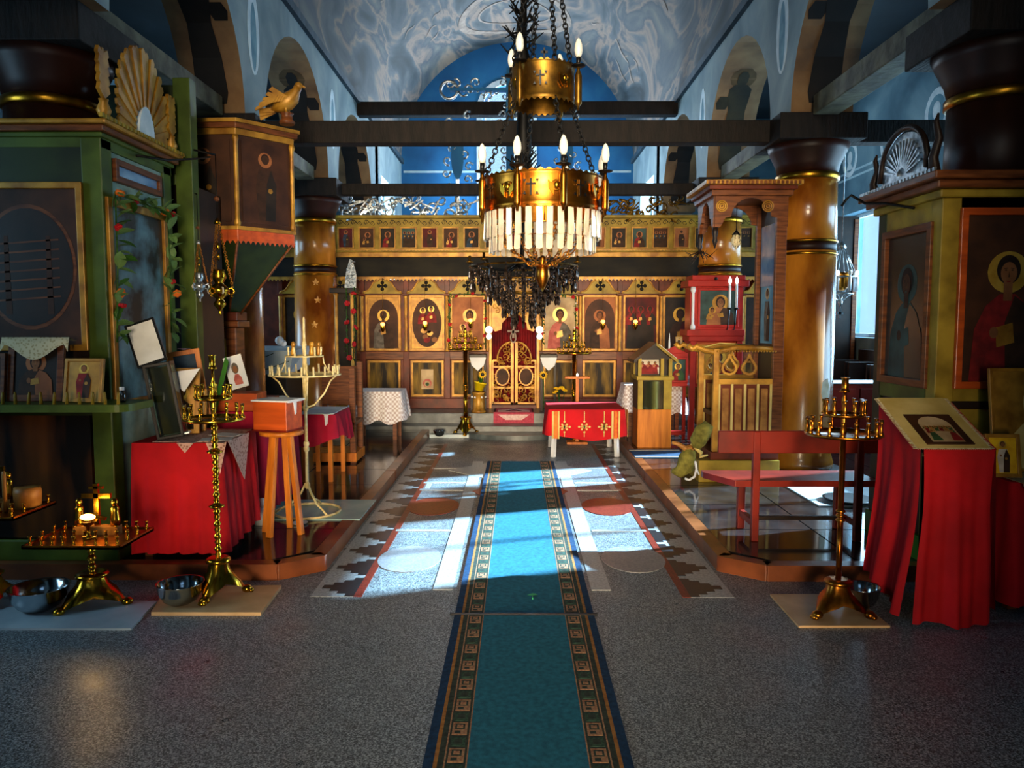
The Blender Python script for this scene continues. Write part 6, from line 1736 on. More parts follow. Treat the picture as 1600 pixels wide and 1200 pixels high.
MB().add([(AX0 - .01, AY0 - .012, ZF), (AX1 + .012, AY0 - .012, ZF), (AX1 + .012, AY1 + .03, ZB), (AX0 - .01, AY1 + .03, ZB)], [(0, 1, 2, 3)]).build('top_cloth', 'cloth_red', tc2, world=True)
# cream cloth with fringe and printed icon
sl = math.atan2(ZB - ZF, AY1 - AY0); sd = math.hypot(ZB - ZF, AY1 - AY0)
cc = thing('icon_cloth', 'cream fringed cloth with a printed icon laid on the red reading stand', 'cloth', ((AX0 + AX1) / 2 - .03, AY0 - .005, ZF + .004), rot=(sl, 0, 0))
cw = w2 * 1.02
MB().box(-cw, cw, 0, sd + .03, .002, .006).build('cream_cloth', 'cream_cloth', cc)
m = MB()
for i in range(40):
    yy_ = (sd + .02) * i / 39
    for sx in (-1, 1): m.prism([(sx * cw, yy_ - .007), (sx * (cw + .025), yy_), (sx * cw, yy_ + .007)], 'z', .003, .005)
for i in range(34):
    xx = -cw + 2 * cw * i / 33; m.prism([(xx - .008, 0), (xx, -.015), (xx + .008, 0)], 'z', .003, .005)
fo = m.build('fringe', 'lace_cream', cc); fo['kind'] = 'stuff'
pm = painting('printed_icon', cc, (.0, .03, .012), .26, .30, 'arch_scene', rot=(R(-90), 0, 0), bg='ic_bg_brown', robe='ic_robe_red', robe2='ic_robe_green', halo='ic_bg_pale', acc='ic_gold')
# table with icons behind it
BX0, BX1, BY0, BY1, BZ = 2.80, 3.55, 4.30, 4.70, at(1590, 748, 4.4).z
simple_table('side_table', 'wooden table under red cloth below the large haloed icon', BX0, BX1, BY0, BY1, BZ, 0.0)
m = MB(); drape(m, BX0 - .01, BX1 + .01, BY0 - .01, BY1 + .01, BZ + .003, .05, .035, 16, 8, seed=31, flare=.03)
tag(m.build('tablecloth', 'cloth_red'), 'red cloth over the table below the large haloed icon', 'tablecloth')
m = MB().box(BX0 + .02, BX1, BY0 - .0, BY1 - .02, BZ + .005, BZ + .009)
for i in range(8): m.prism(arc(BX0 + .07 + .1 * i, BZ + .006, .05, 180, 360, 8), 'y', BY0 - .065, BY0 - .061)
m.box(BX0 + .02, BX1, BY0 - .065, BY0 + .01, BZ + .005, BZ + .009)
tag(m.build('lace_runner', 'lace_cream'), 'cream scalloped lace over the red table below the large haloed icon', 'runner')
p = at(1527, 750, 4.68)
picture('icon', 'large worn gilded icon board leaning under the haloed icon', (p.x + .36, 4.56, BZ + .011), .70, .62, .02, 'bust', 'gilt_paint', (R(-9), 0, 0), bg='ic_gold', robe='cream_cloth', robe2='ic_gold', halo='cream_cloth', skin='ic_gold', hair='tan', acc='ic_bg_tan')
p = at(1560, 742, 4.42)
picture('icon', 'small yellow framed icon of a standing saint before the worn gilded board', (p.x, 4.38, BZ + .011), .19, .25, .022, 'full', 'gilt_paint', (R(-12), 0, R(-6)), bg='flower_yellow', robe='ic_white', robe2='ic_robe_brown')

# ------------------------------------------------------------ right candle stand, slab, bowl
slab('slab', 'tan stone slab under the brass stand and bowl by the red reading stand', [gz(1248, 981), gz(1391, 981), gz(1330, 931), gz(1203, 931)], 0, .012, 'slab_tan')
g = gz(1308, 958, .012)
candle_stand('candle_stand', 'brass candle stand with plain pole and two round trays before the red bench', (g.x, g.y, .012), [(at(1312, 684, g.y).z, .205, 18), (at(1312, 654, g.y).z, .112, 12)], at(1311, 593, g.y).z, 'brass_warm', .16, .17, CUPW, 1.25, False, R(-30))
bowl('steel bowl behind the lion foot of the stand by the red reading stand', gz(1363, 962, .012) + Vector((0, .15, 0)), .105, .115)

# ------------------------------------------------------------ red bench facing the altar
g = gz(1178, 845, PH); NY = g.y
bn = thing('bench', 'red wooden bench with plank back and polished seat', 'bench', (g.x, NY, PH))
X0b, X1b = at(1122, 690, NY).x, 2.56
bb = lambda name, mb, m, bevel=.006: mb.build(name, m, bn, bevel=bevel, world=True)
bb('backrest', MB().box(X0b, X1b, NY - .015, NY + .015, at(1200, 708, NY).z, at(1200, 673, NY).z), 'wood_red')
zs_ = at(1200, 752, NY).z
m = MB().prism([(at(1150, 750, NY).x, NY + .02), (X1b, NY + .02), (X1b, NY + .40), (X0b - .02, NY + .40), (X0b - .02, NY + .33)], 'z', zs_ - .045, zs_ + .0); bb('seat', m, 'wood_red')
for x in (g.x, X1b - .15):
    bb('back_leg', MB().bar((x, NY - .0, PH), (x - .0, NY + .0, at(1200, 674, NY).z), .05, .05), 'wood_red'); bb('front_leg', MB().bar((x, NY + .34, PH), (x, NY + .34, zs_ - .045), .055, .05), 'wood_red')
    bb('side_rail', MB().box(x - .02, x + .02, NY, NY + .34, PH + .10, PH + .15), 'wood_red')
bb('stretcher', MB().box(g.x, X1b - .15, NY + .15, NY + .18, PH + .11, PH + .14), 'wood_dark')
slab('slab', 'white stone slab lying on the dark floor beyond the red bench', [gz(1280, 792, PH), gz(1390, 792, PH), gz(1370, 760, PH), gz(1225, 760, PH)], PH, PH + .012, 'slab_white')
p = gz(1325, 785, PH)
o = MB().lathe([(.05, 0), (.20, .015), (.21, .03), (.19, .03), (.04, .015)], n=28).build('black_tray', 'black'); o.location = (p.x, p.y, PH + .012); tag(o, 'shallow black round tray on the white slab beyond the bench', 'tray')

# ------------------------------------------------------------ bishop's throne
HX0, HX1, HY0, HY1 = 1.90, 2.52, 7.42, 8.08
th = thing('bishop_throne', 'gilded brown canopied throne with pierced arm rail and panelled side', 'throne', (HX0, HY0, PH))
tb = lambda name, mb, m, bevel=0.006, parent=None: mb.build(name, m, parent or th, bevel=bevel, world=True)
def tz(py): return at(1160, py, HY0).z
def txx(px): return at(px, 600, HY0).x
tb('plinth', MB().box(HX0 - .14, HX1 + .02, HY0 - .06, HY1 + .06, PH, tz(718)), 'ochre'); tb('footboard', MB().box(HX0 - .02, HX1 + .02, HY0 - .02, HY1 + .02, tz(718), tz(706)), 'pilaster_red')
ztop_ = tz(306)
for y in (HY0, HY1 - .06): tb('rear_post', MB().box(HX1 - .05, HX1 + .05, y, y + .06, tz(706), ztop_), 'wood_brown')
for y in (HY0, HY1 - .06): tb('front_post', MB().box(HX0, HX0 + .055, y, y + .06, tz(706), tz(545)), 'gilt_paint')
# arm rails
for y in (HY0, HY1 - .06):
    pts = [(txx(1075), y + .03, tz(539)), (txx(1082), y + .03, tz(546)), (txx(1088), y + .03, tz(541)), (txx(1100), y + .03, tz(547)), (txx(1118), y + .03, tz(551)), (txx(1150), y + .03, tz(543)), (HX1, y + .03, tz(546))]
    ao = tb('arm_rail', MB().tube(pts, .028, 8), 'gilt_paint', 0)
    bm = MB(); x = txx(1120)
    while x < HX1: bm.ball(x, y - .002, tz(549), .010, n=6, m=4); x += .028
    o = tb('beading', bm, 'gilt_paint', 0, ao); o['kind'] = 'stuff'
    for px in (1140, 1171):
        xx = txx(px); zc_ = tz(575)
        drop = [(.012, .17), (.02, .13), (.075, .03), (.08, -.02), (.055, -.075), (0, -.10)]
        drop = [(0.0, .18)] + drop + [(-a, b_) for a, b_ in reversed(drop[:-1])]
        inn = [(a * .70, b_ * .70 + .0) for a, b_ in drop]
        tb('drop_baluster', MB().plate([(xx + a, zc_ + b_ * .78) for a, b_ in drop], [(xx + a, zc_ + b_ * .72) for a, b_ in inn], 'y', y + .015, y + .045), 'gilt_paint', .004)
    tb('rail', MB().box(HX0, HX1, y + .005, y + .055, tz(601), tz(592)), 'gilt_paint')
    fb = tb('side_panel', MB().box(HX0 + .05, HX1, y + .02, y + .04, tz(706), tz(600)), 'pilaster_red')
    n = 4; xs = [HX0 + .06 + (HX1 - HX0 - .12) * i / n for i in range(n + 1)]
    for x in xs: tb('stile', MB().box(x - .012, x + .012, y + .005, y + .05, tz(704), tz(600)), 'cream_cloth', .003, fb)
    for i in range(n): tb('inset_panel', MB().box(xs[i] + .03, xs[i + 1] - .03, y + .008, y + .03, tz(698), tz(607)), 'tan', .004, fb)
tb('seat', MB().box(HX0 + .05, HX1, HY0 + .05, HY1 - .05, tz(655), tz(648)), 'wood_dark')
bkp = tb('back_panel', MB().box(HX1 - .01, HX1 + .02, HY0 + .06, HY1 - .06, tz(648), ztop_), 'black')
po = painting('back_painting', bkp, (0, 0, 0), .40, .62, 'full', rot=(0, 0, R(-90)), bg='fresco_blue', robe='ic_robe_grey', robe2='ic_robe_brown', halo='ic_bg_pale'); po.location = Vector((HX1 - .014, (HY0 + HY1) / 2, tz(538))) - wloc(bkp)
tb('sky_painting', MB().box(HX1 - .022, HX1 - .012, HY0 + .12, HY1 - .12, tz(445), tz(345)), 'sky_glass', .002, bkp)
# canopy
CXa, CXb = HX0 - .03, HX1 + .06
for z0, z1, e, mm in ((306, 297, .03, 'wood_brown'), (297, 290, .06, 'pilaster_red'), (290, 283, .10, 'gilt_paint')): tb('canopy_cornice', MB().box(CXa - e, CXb + e, HY0 - e, HY1 + e, tz(z0), tz(z1)), mm)
dm = MB(); x = CXa - .08
while x < CXb + .08: dm.box(x, x + .022, HY0 - .112, HY0 - .10, tz(290), tz(285)); x += .04
o = tb('dentils', dm, 'wood_brown', 0); o['kind'] = 'stuff'
tb('canopy_roof', MB().box(CXa, CXb, HY0, HY1, tz(303), tz(299)), 'wood_dark')
def arch_board(axis, a, b_, lo, hi):
    cm_ = (a + b_) / 2; hw = (b_ - a) / 2 - .09; zt2_ = tz(306); zlow = tz(355); zsp = tz(345)
    prof = [(a + .0, zt2_), (a, zlow), (a + .05, zlow), (a + .07, tz(350)), (a + .10, tz(340))] + [(cm_ - hw * .74 * math.cos(R(q)), tz(338) + (tz(309) - tz(338)) * math.sin(R(q))) for q in range(0, 181, 15)] + [(b_ - .10, tz(340)), (b_ - .07, tz(350)), (b_ - .05, zlow), (b_, zlow), (b_, zt2_)]
    return MB().prism(prof, axis, lo, hi)
for y in (HY0, HY1 - .03): tb('arched_board', arch_board('y', CXa + .01, CXb - .005, y - .001, y + .03), 'wood_brown', 0)
tb('arched_board', arch_board('x', HY0 + .02, HY1 - .02, CXa, CXa + .03), 'wood_brown', 0)
for px in (1128, 1200):
    p = at(px, 322, HY0 - .004); m = MB()
    for r_ in (.05, .034, .016): m.ring(p.x, HY0 - .004, p.z, r_, .008, 18, 5, tilt=Matrix.Rotation(R(90), 3, 'X'))
    tb('rosette', m, 'gilt_paint', 0)
for y in (HY0 + .02, HY1 - .04): tb('pendant_drop', MB().lathe([(.028, 0), (.03, -.05), (.02, -.10), (.026, -.13), (.004, -.2)], CXa + .02, y, tz(355), 10), 'wood_dark', 0)
# lantern under the canopy
p = at(1150, 388, 7.75)
t = thing('lantern', 'small glass lantern with pointed base hanging in the throne canopy', 'lantern', (p.x, 7.75, p.z))
MB().lathe([(.004, -.01), (.02, .01), (.045, .04), (.05, .09), (.03, .13)], n=8, smooth=False).build('glass', 'lace_cream', t); MB().lathe([(.034, .13), (.045, .135), (.02, .16), (.008, .18)], n=8).build('cap', 'iron', t); MB().tube([(0, 0, .18), (0, 0, tz(306) - p.z + .002)], .004, 5).build('rod', 'iron', t)
for i in range(6): MB().tube([(.022 * math.cos(i * 1.047), .022 * math.sin(i * 1.047), .01), (.051 * math.cos(i * 1.047), .051 * math.sin(i * 1.047), .075), (.033 * math.cos(i * 1.047), .033 * math.sin(i * 1.047), .13)], .003, 4).build('rib', 'iron', t)
# bundle at the throne foot
p = gz(1082, 745, PH)
t = thing('tied_bundle', 'olive green bundle tied with a tan knot and white ribbon at the throne foot', 'bundle', (p.x + .02, HY0 - .12, PH))
def tp(px, py): q = at(px, py, HY0 - .12); return Vector((q.x, 0, q.z)) - Vector((p.x + .02, 0, PH))
m = MB().tube([tp(1108, 662), tp(1098, 675), tp(1090, 690), tp(1088, 700)], [.05, .085, .08, .04], 12); m.build('upper_bundle', 'olive', t)
m = MB().tube([tp(1080, 702), tp(1074, 715), tp(1070, 730), tp(1060, 738), tp(1050, 736)], [.05, .085, .085, .06, .02], 12); m.build('lower_bundle', 'olive', t)
m = MB().tube([tp(1050, 691), tp(1060, 694), tp(1072, 702), tp(1080, 702)], [.016, .022, .03, .034], 8); m.build('tan_roll', 'tan', t); MB().ball(*tp(1077, 702), .045, n=12, m=8).build('tan_knot', 'tan', t)
MB().tube([tp(1079, 694), tp(1096, 708), tp(1093, 714), tp(1106, 711)], [.012, .022, .016, .008], 7).build('cream_roll', 'cream_cloth', t)
m = MB()
pts = [tp(1083, 718), tp(1085, 730), tp(1082, 742), tp(1074, 747), tp(1067, 745)]
m.tube([q + Vector((0, -.085, 0)) for q in pts], .012, 6); m.tube([q + Vector((0, -.085, 0)) for q in (tp(1085, 730), tp(1089, 739))], .008, 6); m.build('white_ribbon', 'white', t)

# ------------------------------------------------------------ roofed candle box, mat, lace table, red shrine and stand
g = gz(1025, 700, PH); QY = g.y
rb = thing('roofed_box', 'olive wooden box with gabled roof and glazed front beside the red table', 'candle box', (at(1024, 650, QY).x, QY, PH))
def qx(px): return at(px, 600, QY).x - at(1024, 650, QY).x
def qz(py): return at(1024, py, QY).z - PH
xl, xr = qx(997), qx(1050)
MB().box(xl, xr, 0, .42, 0, qz(640)).build('cabinet', 'wood_orange', rb, bevel=.006)
for x0, x1 in ((xl, xl + .06), (xr - .10, xr)): MB().box(x0, x1, 0, .06, qz(640), qz(592)).build('stile', 'ochre', rb, bevel=.004)
MB().box(xl, xr, .06, .42, qz(640), qz(592)).build('niche_back', 'wood_dark', rb); MB().box(xl + .06, xr - .10, .012, .018, qz(640), qz(596)).build('pane', 'case_glass', rb)
MB().box(xl - .02, xr + .02, -.02, .44, qz(594), qz(588)).build('counter', 'ochre', rb, bevel=.005)
for x in (xl + .02, xr - .12, xr - .02):
    for y in (.02, .38): MB().box(x - .02, x + .02, y - .02, y + .02, qz(588), qz(560)).build('post', 'ochre', rb)
MB().box(xl, xr, .2, .22, qz(588), qz(560)).build('lantern_back', 'wood_dark', rb)
painting('white_print', rb, (xl + .16, .19, qz(586)), .26, .18, 'group', bg='ic_white', robe='ic_robe_pink', robe2='ic_robe_red', halo='ic_white')
xm = (xl + xr) / 2
for sx in (-1, 1):
    e = xl - .06 if sx < 0 else xr + .06
    MB().add([(xm, -.06, qz(535)), (xm, .48, qz(535)), (e, .48, qz(562)), (e, -.06, qz(562)), (xm, -.06, qz(540)), (xm, .48, qz(540)), (e, .48, qz(567)), (e, -.06, qz(567))], [(0, 1, 2, 3), (4, 7, 6, 5), (0, 3, 7, 4), (1, 5, 6, 2), (2, 6, 7, 3)]).build('roof_slope', 'wood_dark' if sx < 0 else 'ochre', rb)
MB().prism([(xl, qz(562)), (xr, qz(562)), (xm, qz(541))], 'y', .02, .04).build('gable', 'wood_dark', rb)
o = MB().box(-.14, .14, -.1, .1, 0, .004).build('paper_sheet', 'paper'); ang = math.atan2(qz(535) - qz(562), (xr + .06) - xm)
pz = Vector((at(1024, 650, QY).x + xm + (xr + .06 - xm) * .55, QY + .08, PH + qz(535) + (qz(562) - qz(535)) * .55 + .006)); o.location = pz; o.rotation_euler = (0, ang, 0); tag(o, 'white paper lying on the roof of the gabled wooden box', 'paper')
a = gz(993, 716, PH); b_ = gz(1062, 716, PH)
mt = thing('floor_mat', 'dark floor mat with pale edge stripes before the gabled box', 'mat', (a.x, a.y, PH))
MB().box(0, b_.x - a.x + .1, 0, .55, 0, .01).build('pile', 'carpet_edge', mt)
for y in (.02, .46): MB().box(0, b_.x - a.x + .1, y, y + .05, .01, .012).build('edge_stripe', 'stone_pale', mt)
x0, x1 = at(980, 610, 10.3).x, at(1066, 610, 10.3).x; zz = at(1000, 602, 10.3).z
simple_table('small_table', 'wooden table under the pinkish lace cloth behind the gabled box', x0, x1, 10.32, 10.75, zz, PH)
m = MB(); drape(m, x0 - .02, x1 + .02, 10.30, 10.77, zz + .003, lambda x, y: zz - .38 + .02 * math.sin(30 * x), .03, 14, 6, seed=41, flare=.05)
tag(m.build('tablecloth', 'lace_pink' if False else 'lace_white'), 'white lace scalloped cloth on the table behind the gabled box', 'tablecloth')
bk = thing('open_book', 'open book with white pages tilted on the lace table by the gabled box', 'book', (at(1054, 600, 10.25).x, 10.42, zz + .055), rot=(R(35), 0, R(-10)))
MB().box(-.11, .11, -.08, .08, 0, .008).build('cover', 'black', bk)
for sx in (-1, 1): MB().prism([(0, .008), (sx * .10, .012), (sx * .10, .018), (sx * .05, .026), (0, .018)], 'y', -.075, .075).build('page', 'paper', bk)
# red lectern with saint icon
p = at(1062, 602, 10.0); SX0, SX1 = at(1037, 580, 10.0).x, at(1075, 580, 10.0).x
rs = thing('icon_lectern', 'red painted icon lectern showing a saint in a red robe', 'icon stand', ((SX0 + SX1) / 2, 10.0, PH))
hw = (SX1 - SX0) / 2; lz = lambda py: at(1060, py, 10.0).z - PH
for x in (-hw + .02, hw - .02): MB().bar((x, .12, 0), (x, .12, lz(600)), .04, .04).build('leg', 'red_paint', rs)
MB().box(-hw, hw, .08, .16, .06, .11).build('stretcher', 'red_paint', rs)
MB().box(-hw, hw, .02, .10, lz(604), lz(552)).build('board', 'red_paint', rs, bevel=.006)
framed(rs, .03, lz(598), .02, hw * 1.6, lz(558) - lz(598), .03, 'bust', 'red_paint', .03, bg='ic_bg_teal', robe='ic_robe_red', robe2='ic_robe_green')
m = MB().prism([(-hw, lz(552)), (hw, lz(552)), (hw * .3, lz(546)), (0, lz(540)), (-hw * .6, lz(546))], 'y', .03, .09); m.build('crest', 'red_paint', rs)
cd = MB().lathe([(.014, 0), (.013, .10), (.006, .2), (.002, .24)], n=8).build('candle', 'white'); q = at(1046, 548, 10.05); cd.location = (q.x, 10.06, PH + lz(549.5)); tag(cd, 'white tapered candle on the red saint lectern', 'candle')
q = at(1075, 536, 10.06); picture('icon_card', 'small pale icon card on top of the red saint lectern', (q.x - .12, 10.06, PH + lz(542)), .09, .13, .004, 'full', 'gilt_paint', (R(-5), 0, 0), bg='ic_bg_pale', robe='ic_robe_brown')
# red shrine
VX0, VX1, VY = at(1080, 500, 10.05).x, at(1163, 500, 10.05).x, 10.05
vs_ = thing('icon_shrine', 'tall red painted shrine with hooded shelf and two icons before the column', 'icon stand', ((VX0 + VX1) / 2, VY, PH))
vz = lambda py: at(1120, py, VY).z - PH
vw = (VX1 - VX0) / 2
for x in (-vw + .03, vw - .05): MB().box(x - .035, x + .035, .0, .08, 0, vz(530)).build('leg', 'red_paint', vs_, bevel=.004)
MB().box(-vw, vw, .06, .38, vz(605), vz(530)).build('lower_case', 'red_paint', vs_); MB().box(-vw - .06, vw, -.04, .40, vz(525), vz(515)).build('shelf', 'red_paint', vs_, bevel=.006); MB().box(-vw - .03, vw, -.02, .40, vz(533), vz(525)).build('shelf', 'red_paint', vs_, bevel=.006)
MB().box(-vw, vw, .08, .38, vz(515), vz(448)).build('upper_case', 'red_paint', vs_)
MB().box(-vw - .06, vw + .04, -.06, .40, vz(448), vz(438)).build('hood', 'red_paint', vs_, bevel=.008); MB().box(-vw, vw, -.02, .38, vz(438), vz(430)).build('hood', 'red_paint', vs_, bevel=.008)
for x in (-vw + .02,): MB().lathe([(.03, vz(515)), (.035, vz(510)), (.018, vz(506)), (.018, vz(458)), (.035, vz(454)), (.03, vz(448))], x, .0, 0, 12).build('colonnette', 'white', vs_)
framed(vs_, .02, vz(511), .08, vw * 1.55, vz(450) - vz(511), .03, 'madonna', 'red_paint', .03, bg='ic_bg_teal', robe='ic_bg_tan', robe2='ic_robe_brown', halo='ic_gold')
framed(vs_, .0, vz(600), .06, vw * 1.5, vz(535) - vz(600), .03, 'madonna', 'wood_box', .03, bg='ic_gold', robe='ic_robe_blue', robe2='ic_robe_red')
MB().ball(-.05, -.065, vz(436), .022, n=10, m=6).build('knob', 'black', vs_)
# electric candle sconce pair
for px in (1152, 1163):
    p = at(px, 480, 9.6)
    t = thing('candle_sconce', 'white electric candle overlapping the icon of the red shrine' if px < 1160 else 'white electric candle at the outer edge of the red shrine', 'lamp', (p.x, VY - .10, p.z), group='electric candles beside the red shrine')
    MB().lathe([(.016, 0), (.016, .30), (.012, .30)], n=10).build('tube', 'white', t); MB().lathe([(.01, .30), (.024, .33), (.022, .36), (.004, .40)], n=10).build('bulb', 'bulb_lit', t); MB().lathe([(.03, -.02), (.034, -.01), (.02, 0)], n=10).build('cup', 'iron', t)
    zs0 = PH + vz(515) - p.z + .006
    MB().tube([(0, 0, -.01), (0, .03, zs0 * .5), (0, .07, zs0), (0, .12, zs0)], .007, 5).build('arm', 'iron', t)
# ------------------------------------------------------------ small chandelier in the right aisle
p = at(1314, 440, 8.9)
t = thing('small_chandelier', 'small silver chandelier with white candle tubes and a hanging cross in the aisle', 'chandelier', (p.x, 8.9, p.z))
for z, r_ in ((.05, .17), (-.14, .13)): MB().ring(0, 0, z, r_, .010, 28, 6).build('ring', 'silver', t)
MB().lathe([(.05, -.1), (.09, -.05), (.10, .05), (.12, .1)], n=16).build('centre_bowl', 'brass_warm', t)
for k_ in range(8):
    a = R(45 * k_ + 10); x, y = .17 * math.cos(a), .17 * math.sin(a)
    MB().lathe([(.018, -.11), (.018, .05)], x, y, 0, 8).build('candle_tube', 'white', t); MB().ball(x, y, .09, .022, .022, .032, 10, 7).build('bulb', 'bulb_lit' if k_ % 2 else 'bulb', t)
    MB().tube([(x, y, .05), (x * .2, y * .2, .38)], .004, 4).build('chain', 'silver', t); MB().tube([(x * .75, y * .75, -.14), (0, 0, -.24)], .004, 4).build('lower_chain', 'silver', t)
MB().lathe([(.004, -.3), (.02, -.26), (.03, -.23), (.01, -.2)], n=10).build('drop', 'silver', t)
m = MB(); m.box(-.014, .014, -.006, .006, -.42, -.31); m.box(-.04, .04, -.006, .006, -.375, -.345); m.build('cross', 'silver', t)
MB().tube([(0, 0, .38), (0, 0, 5.4 - p.z)], .006, 5).build('rod', 'silver', t); MB().lathe([(.02, .36), (.05, .38), (.03, .42), (.008, .46)], n=10).build('crown', 'silver', t)
# dark stalls and cabinet in the right aisle
def cabinet(x0, x1, y0, y1, h, label, mm, top=None):
    t = thing('aisle_cabinet', label, 'cabinet', ((x0 + x1) / 2, (y0 + y1) / 2, PH)); w_, d_ = (x1 - x0) / 2, (y1 - y0) / 2
    MB().box(-w_, w_, -d_, d_, 0, h).build('body', mm, t, bevel=.008); n = max(1, int((x1 - x0) / .45))
    for i in range(n):
        xa, xb = -w_ + 2 * w_ * i / n + .03, -w_ + 2 * w_ * (i + 1) / n - .03
        do_ = MB().box(xa, xb, -d_ - .012, -d_, .06, h - .06).build('door', mm, t, bevel=.005); MB().ball(xb - .04, -d_ - .022, h * .55, .014, n=8, m=6).build('knob', 'brass', do_)
    if top: MB().box(-w_ - .01, w_ + .01, -d_ - .02, d_, h, h + .01).build('white_runner', top, t)
    return t
cabinet(3.55, 4.75, 9.35, 9.8, .80, 'dark red cabinet with white runner standing beyond the bench', 'wood_red', 'white')
for i in range(3):
    y0 = 10.15 + .72 * i
    s = thing('choir_stall', ['dark wooden choir stall behind the dark red cabinet', 'dark wooden choir stall between its two neighbours below the window', 'dark wooden choir stall next to the dark aisle end screen'][i], 'stall', (5.2, y0 + .33, PH), group='choir stalls along the window wall')
    MB().box(.22, .30, -.32, .32, 0, 1.12).build('backrest', 'wood_dark', s, bevel=.006); MB().box(-.22, .22, -.30, .30, .42, .47).build('seat', 'wood_dark', s, bevel=.006)
    for y in (-.32, .28): MB().box(-.25, .25, y, y + .04, 0, .95).build('arm_panel', 'wood_dark', s, bevel=.006)
b = MB().box(3.85, XA - .02, 12.62, 12.72, PH, 3.35)
s = thing('aisle_screen', 'dark wooden screen closing the end of the aisle beside the window', 'screen', (4.7, 12.67, PH)); b = MB().box(-.85, .83, -.05, .05, -PH, 3.25).build('board', 'wood_dark', s)
for x in (-.8, -.4, 0, .4, .78): MB().box(x - .03, x + .03, -.08, -.05, -PH, 3.2).build('stile', 'wood_brown', s)

# dried twigs tied to the throne canopy
q = at(1094, 372, HY1 - .04)
t = thing('dried_twigs', 'small bunch of dried twigs tied to the throne canopy pendant', 'twigs', (CXa + .02, HY1 - .03, tz(355) - .2))
for i in range(14):
    rr = random.Random(i + 300); a = rr.uniform(0, 6.28); L_ = rr.uniform(.08, .2)
    MB().tube([(0, 0, .03), (L_ * .5 * math.cos(a), L_ * .3 * math.sin(a), rr.uniform(-.05, .05)), (L_ * math.cos(a), L_ * .5 * math.sin(a), rr.uniform(-.14, .06))], [.006, .005, .002], 5).build('twig', 'wood_dark', t)
# ------------------------------------------------------------ brass ring chandelier
CY_ = 5.2
pc_ = at(848, 300, CY_)
ch = thing('chandelier', 'brass ring chandelier in two tiers with candle bulbs and glass prisms', 'chandelier', (pc_.x, CY_, pc_.z))
def band(name, r, z0, z1, m_, n=48, parent=None, teeth_=True):
    m = MB(); m.lathe([(r, z0), (r + .004, z0 + .012), (r, z0 + .02), (r, z1 - .02), (r + .004, z1 - .012), (r, z1)], n=n, caps=False)
    m.lathe([(r - .006, z0), (r - .006, z1)], n=n, caps=False)
    o = m.build(name, m_, parent or ch)
    if teeth_:
        t_ = MB()
        for i in range(n):
            a, b_ = 2 * math.pi * i / n, 2 * math.pi * (i + 1) / n; mid = (a + b_) / 2
            for zz, dz in ((z0, -.018), (z1, .014)):
                P = [(r * math.cos(a), r * math.sin(a), zz), (r * math.cos(b_), r * math.sin(b_), zz), (r * math.cos(mid), r * math.sin(mid), zz + dz)]
                t_.add(P, [(0, 1, 2)])
        to = t_.build('saw_tooth_edge', m_, o); to['kind'] = 'stuff'
    return o
RB = .40; zr0, zr1 = at(848, 318, CY_ - RB).z - pc_.z, at(848, 264, CY_ - RB).z - pc_.z
bo = band('lower_ring', RB, zr0, zr1, 'brass_warm')
def pierced(r, zc, n, off=0.0, s=1.0):
    for i in range(n):
        a = 2 * math.pi * i / n + off
        m = MB()
        T_ = Matrix.Translation((r * math.cos(a), r * math.sin(a), zc)) @ Matrix.Rotation(a + math.pi / 2, 4, 'Z')
        m.T = T_
        if i % 2:
            for dx in (-1, 1):
                for dz in (-1, 1): m.prism([(dx * .05 * s, dz * .045 * s), (dx * .03 * s, dz * .045 * s), (dx * .04 * s, dz * .025 * s)], 'y', -.008, .0)
            m.box(-.006 * s, .006 * s, -.008, 0, -.05 * s, .05 * s); m.box(-.03 * s, .03 * s, -.008, 0, .012 * s, .022 * s)
            m.build('pierced_cross', 'black', bo)
        else:
            m.ball(0, -.006, .01 * s, .018 * s, .012, .022 * s, 10, 6); m.ring(0, -.004, .01 * s, .03 * s, .005, 16, 5, tilt=Matrix.Rotation(R(90), 3, 'X'))
            for dx in (-1, 1): m.prism([(dx * .015 * s, .0), (dx * .055 * s, .04 * s), (dx * .05 * s, -.01 * s), (dx * .02 * s, -.05 * s)], 'y', -.010, 0)
            m.build('embossed_cherub', 'gold', bo)
pierced(RB + .004, (zr0 + zr1) / 2, 16, .18)
def bulb_arm(r, a, z0, z1, mt, bm, s=1.0, parent=None):
    x, y = r * math.cos(a), r * math.sin(a)
    H = z1 - z0
    o = MB().lathe([(.008, -.025), (.010, 0), (.022, .012), (.024, .03), (.024, H - .06), (.018, H - .04), (.010, H - .02), (.010, H)], x, y, z0, 12).build('candle_arm', mt, parent or ch)
    MB().lathe([(.010, H), (.045, H + .004), (.048, H + .010), (.02, H + .014)], x, y, z0, 16).build('drip_pan', 'iron', o)
    MB().lathe([(.015, H + .012), (.015, H + .06)], x, y, z0, 12).build('socket', 'black', o)
    MB().lathe([(.013, H + .06), (.022, H + .078), (.027, H + .105), (.024, H + .14), (.012, H + .172), (.003, H + .182)], x, y, z0, 14).build('bulb', bm, o)
for a_ in (-75, -25, 20, 65, 110, 160, 205, 247):
    bulb_arm(RB + .035, R(a_), zr0 - .02, zr1 + .02, 'brass_warm', 'bulb')
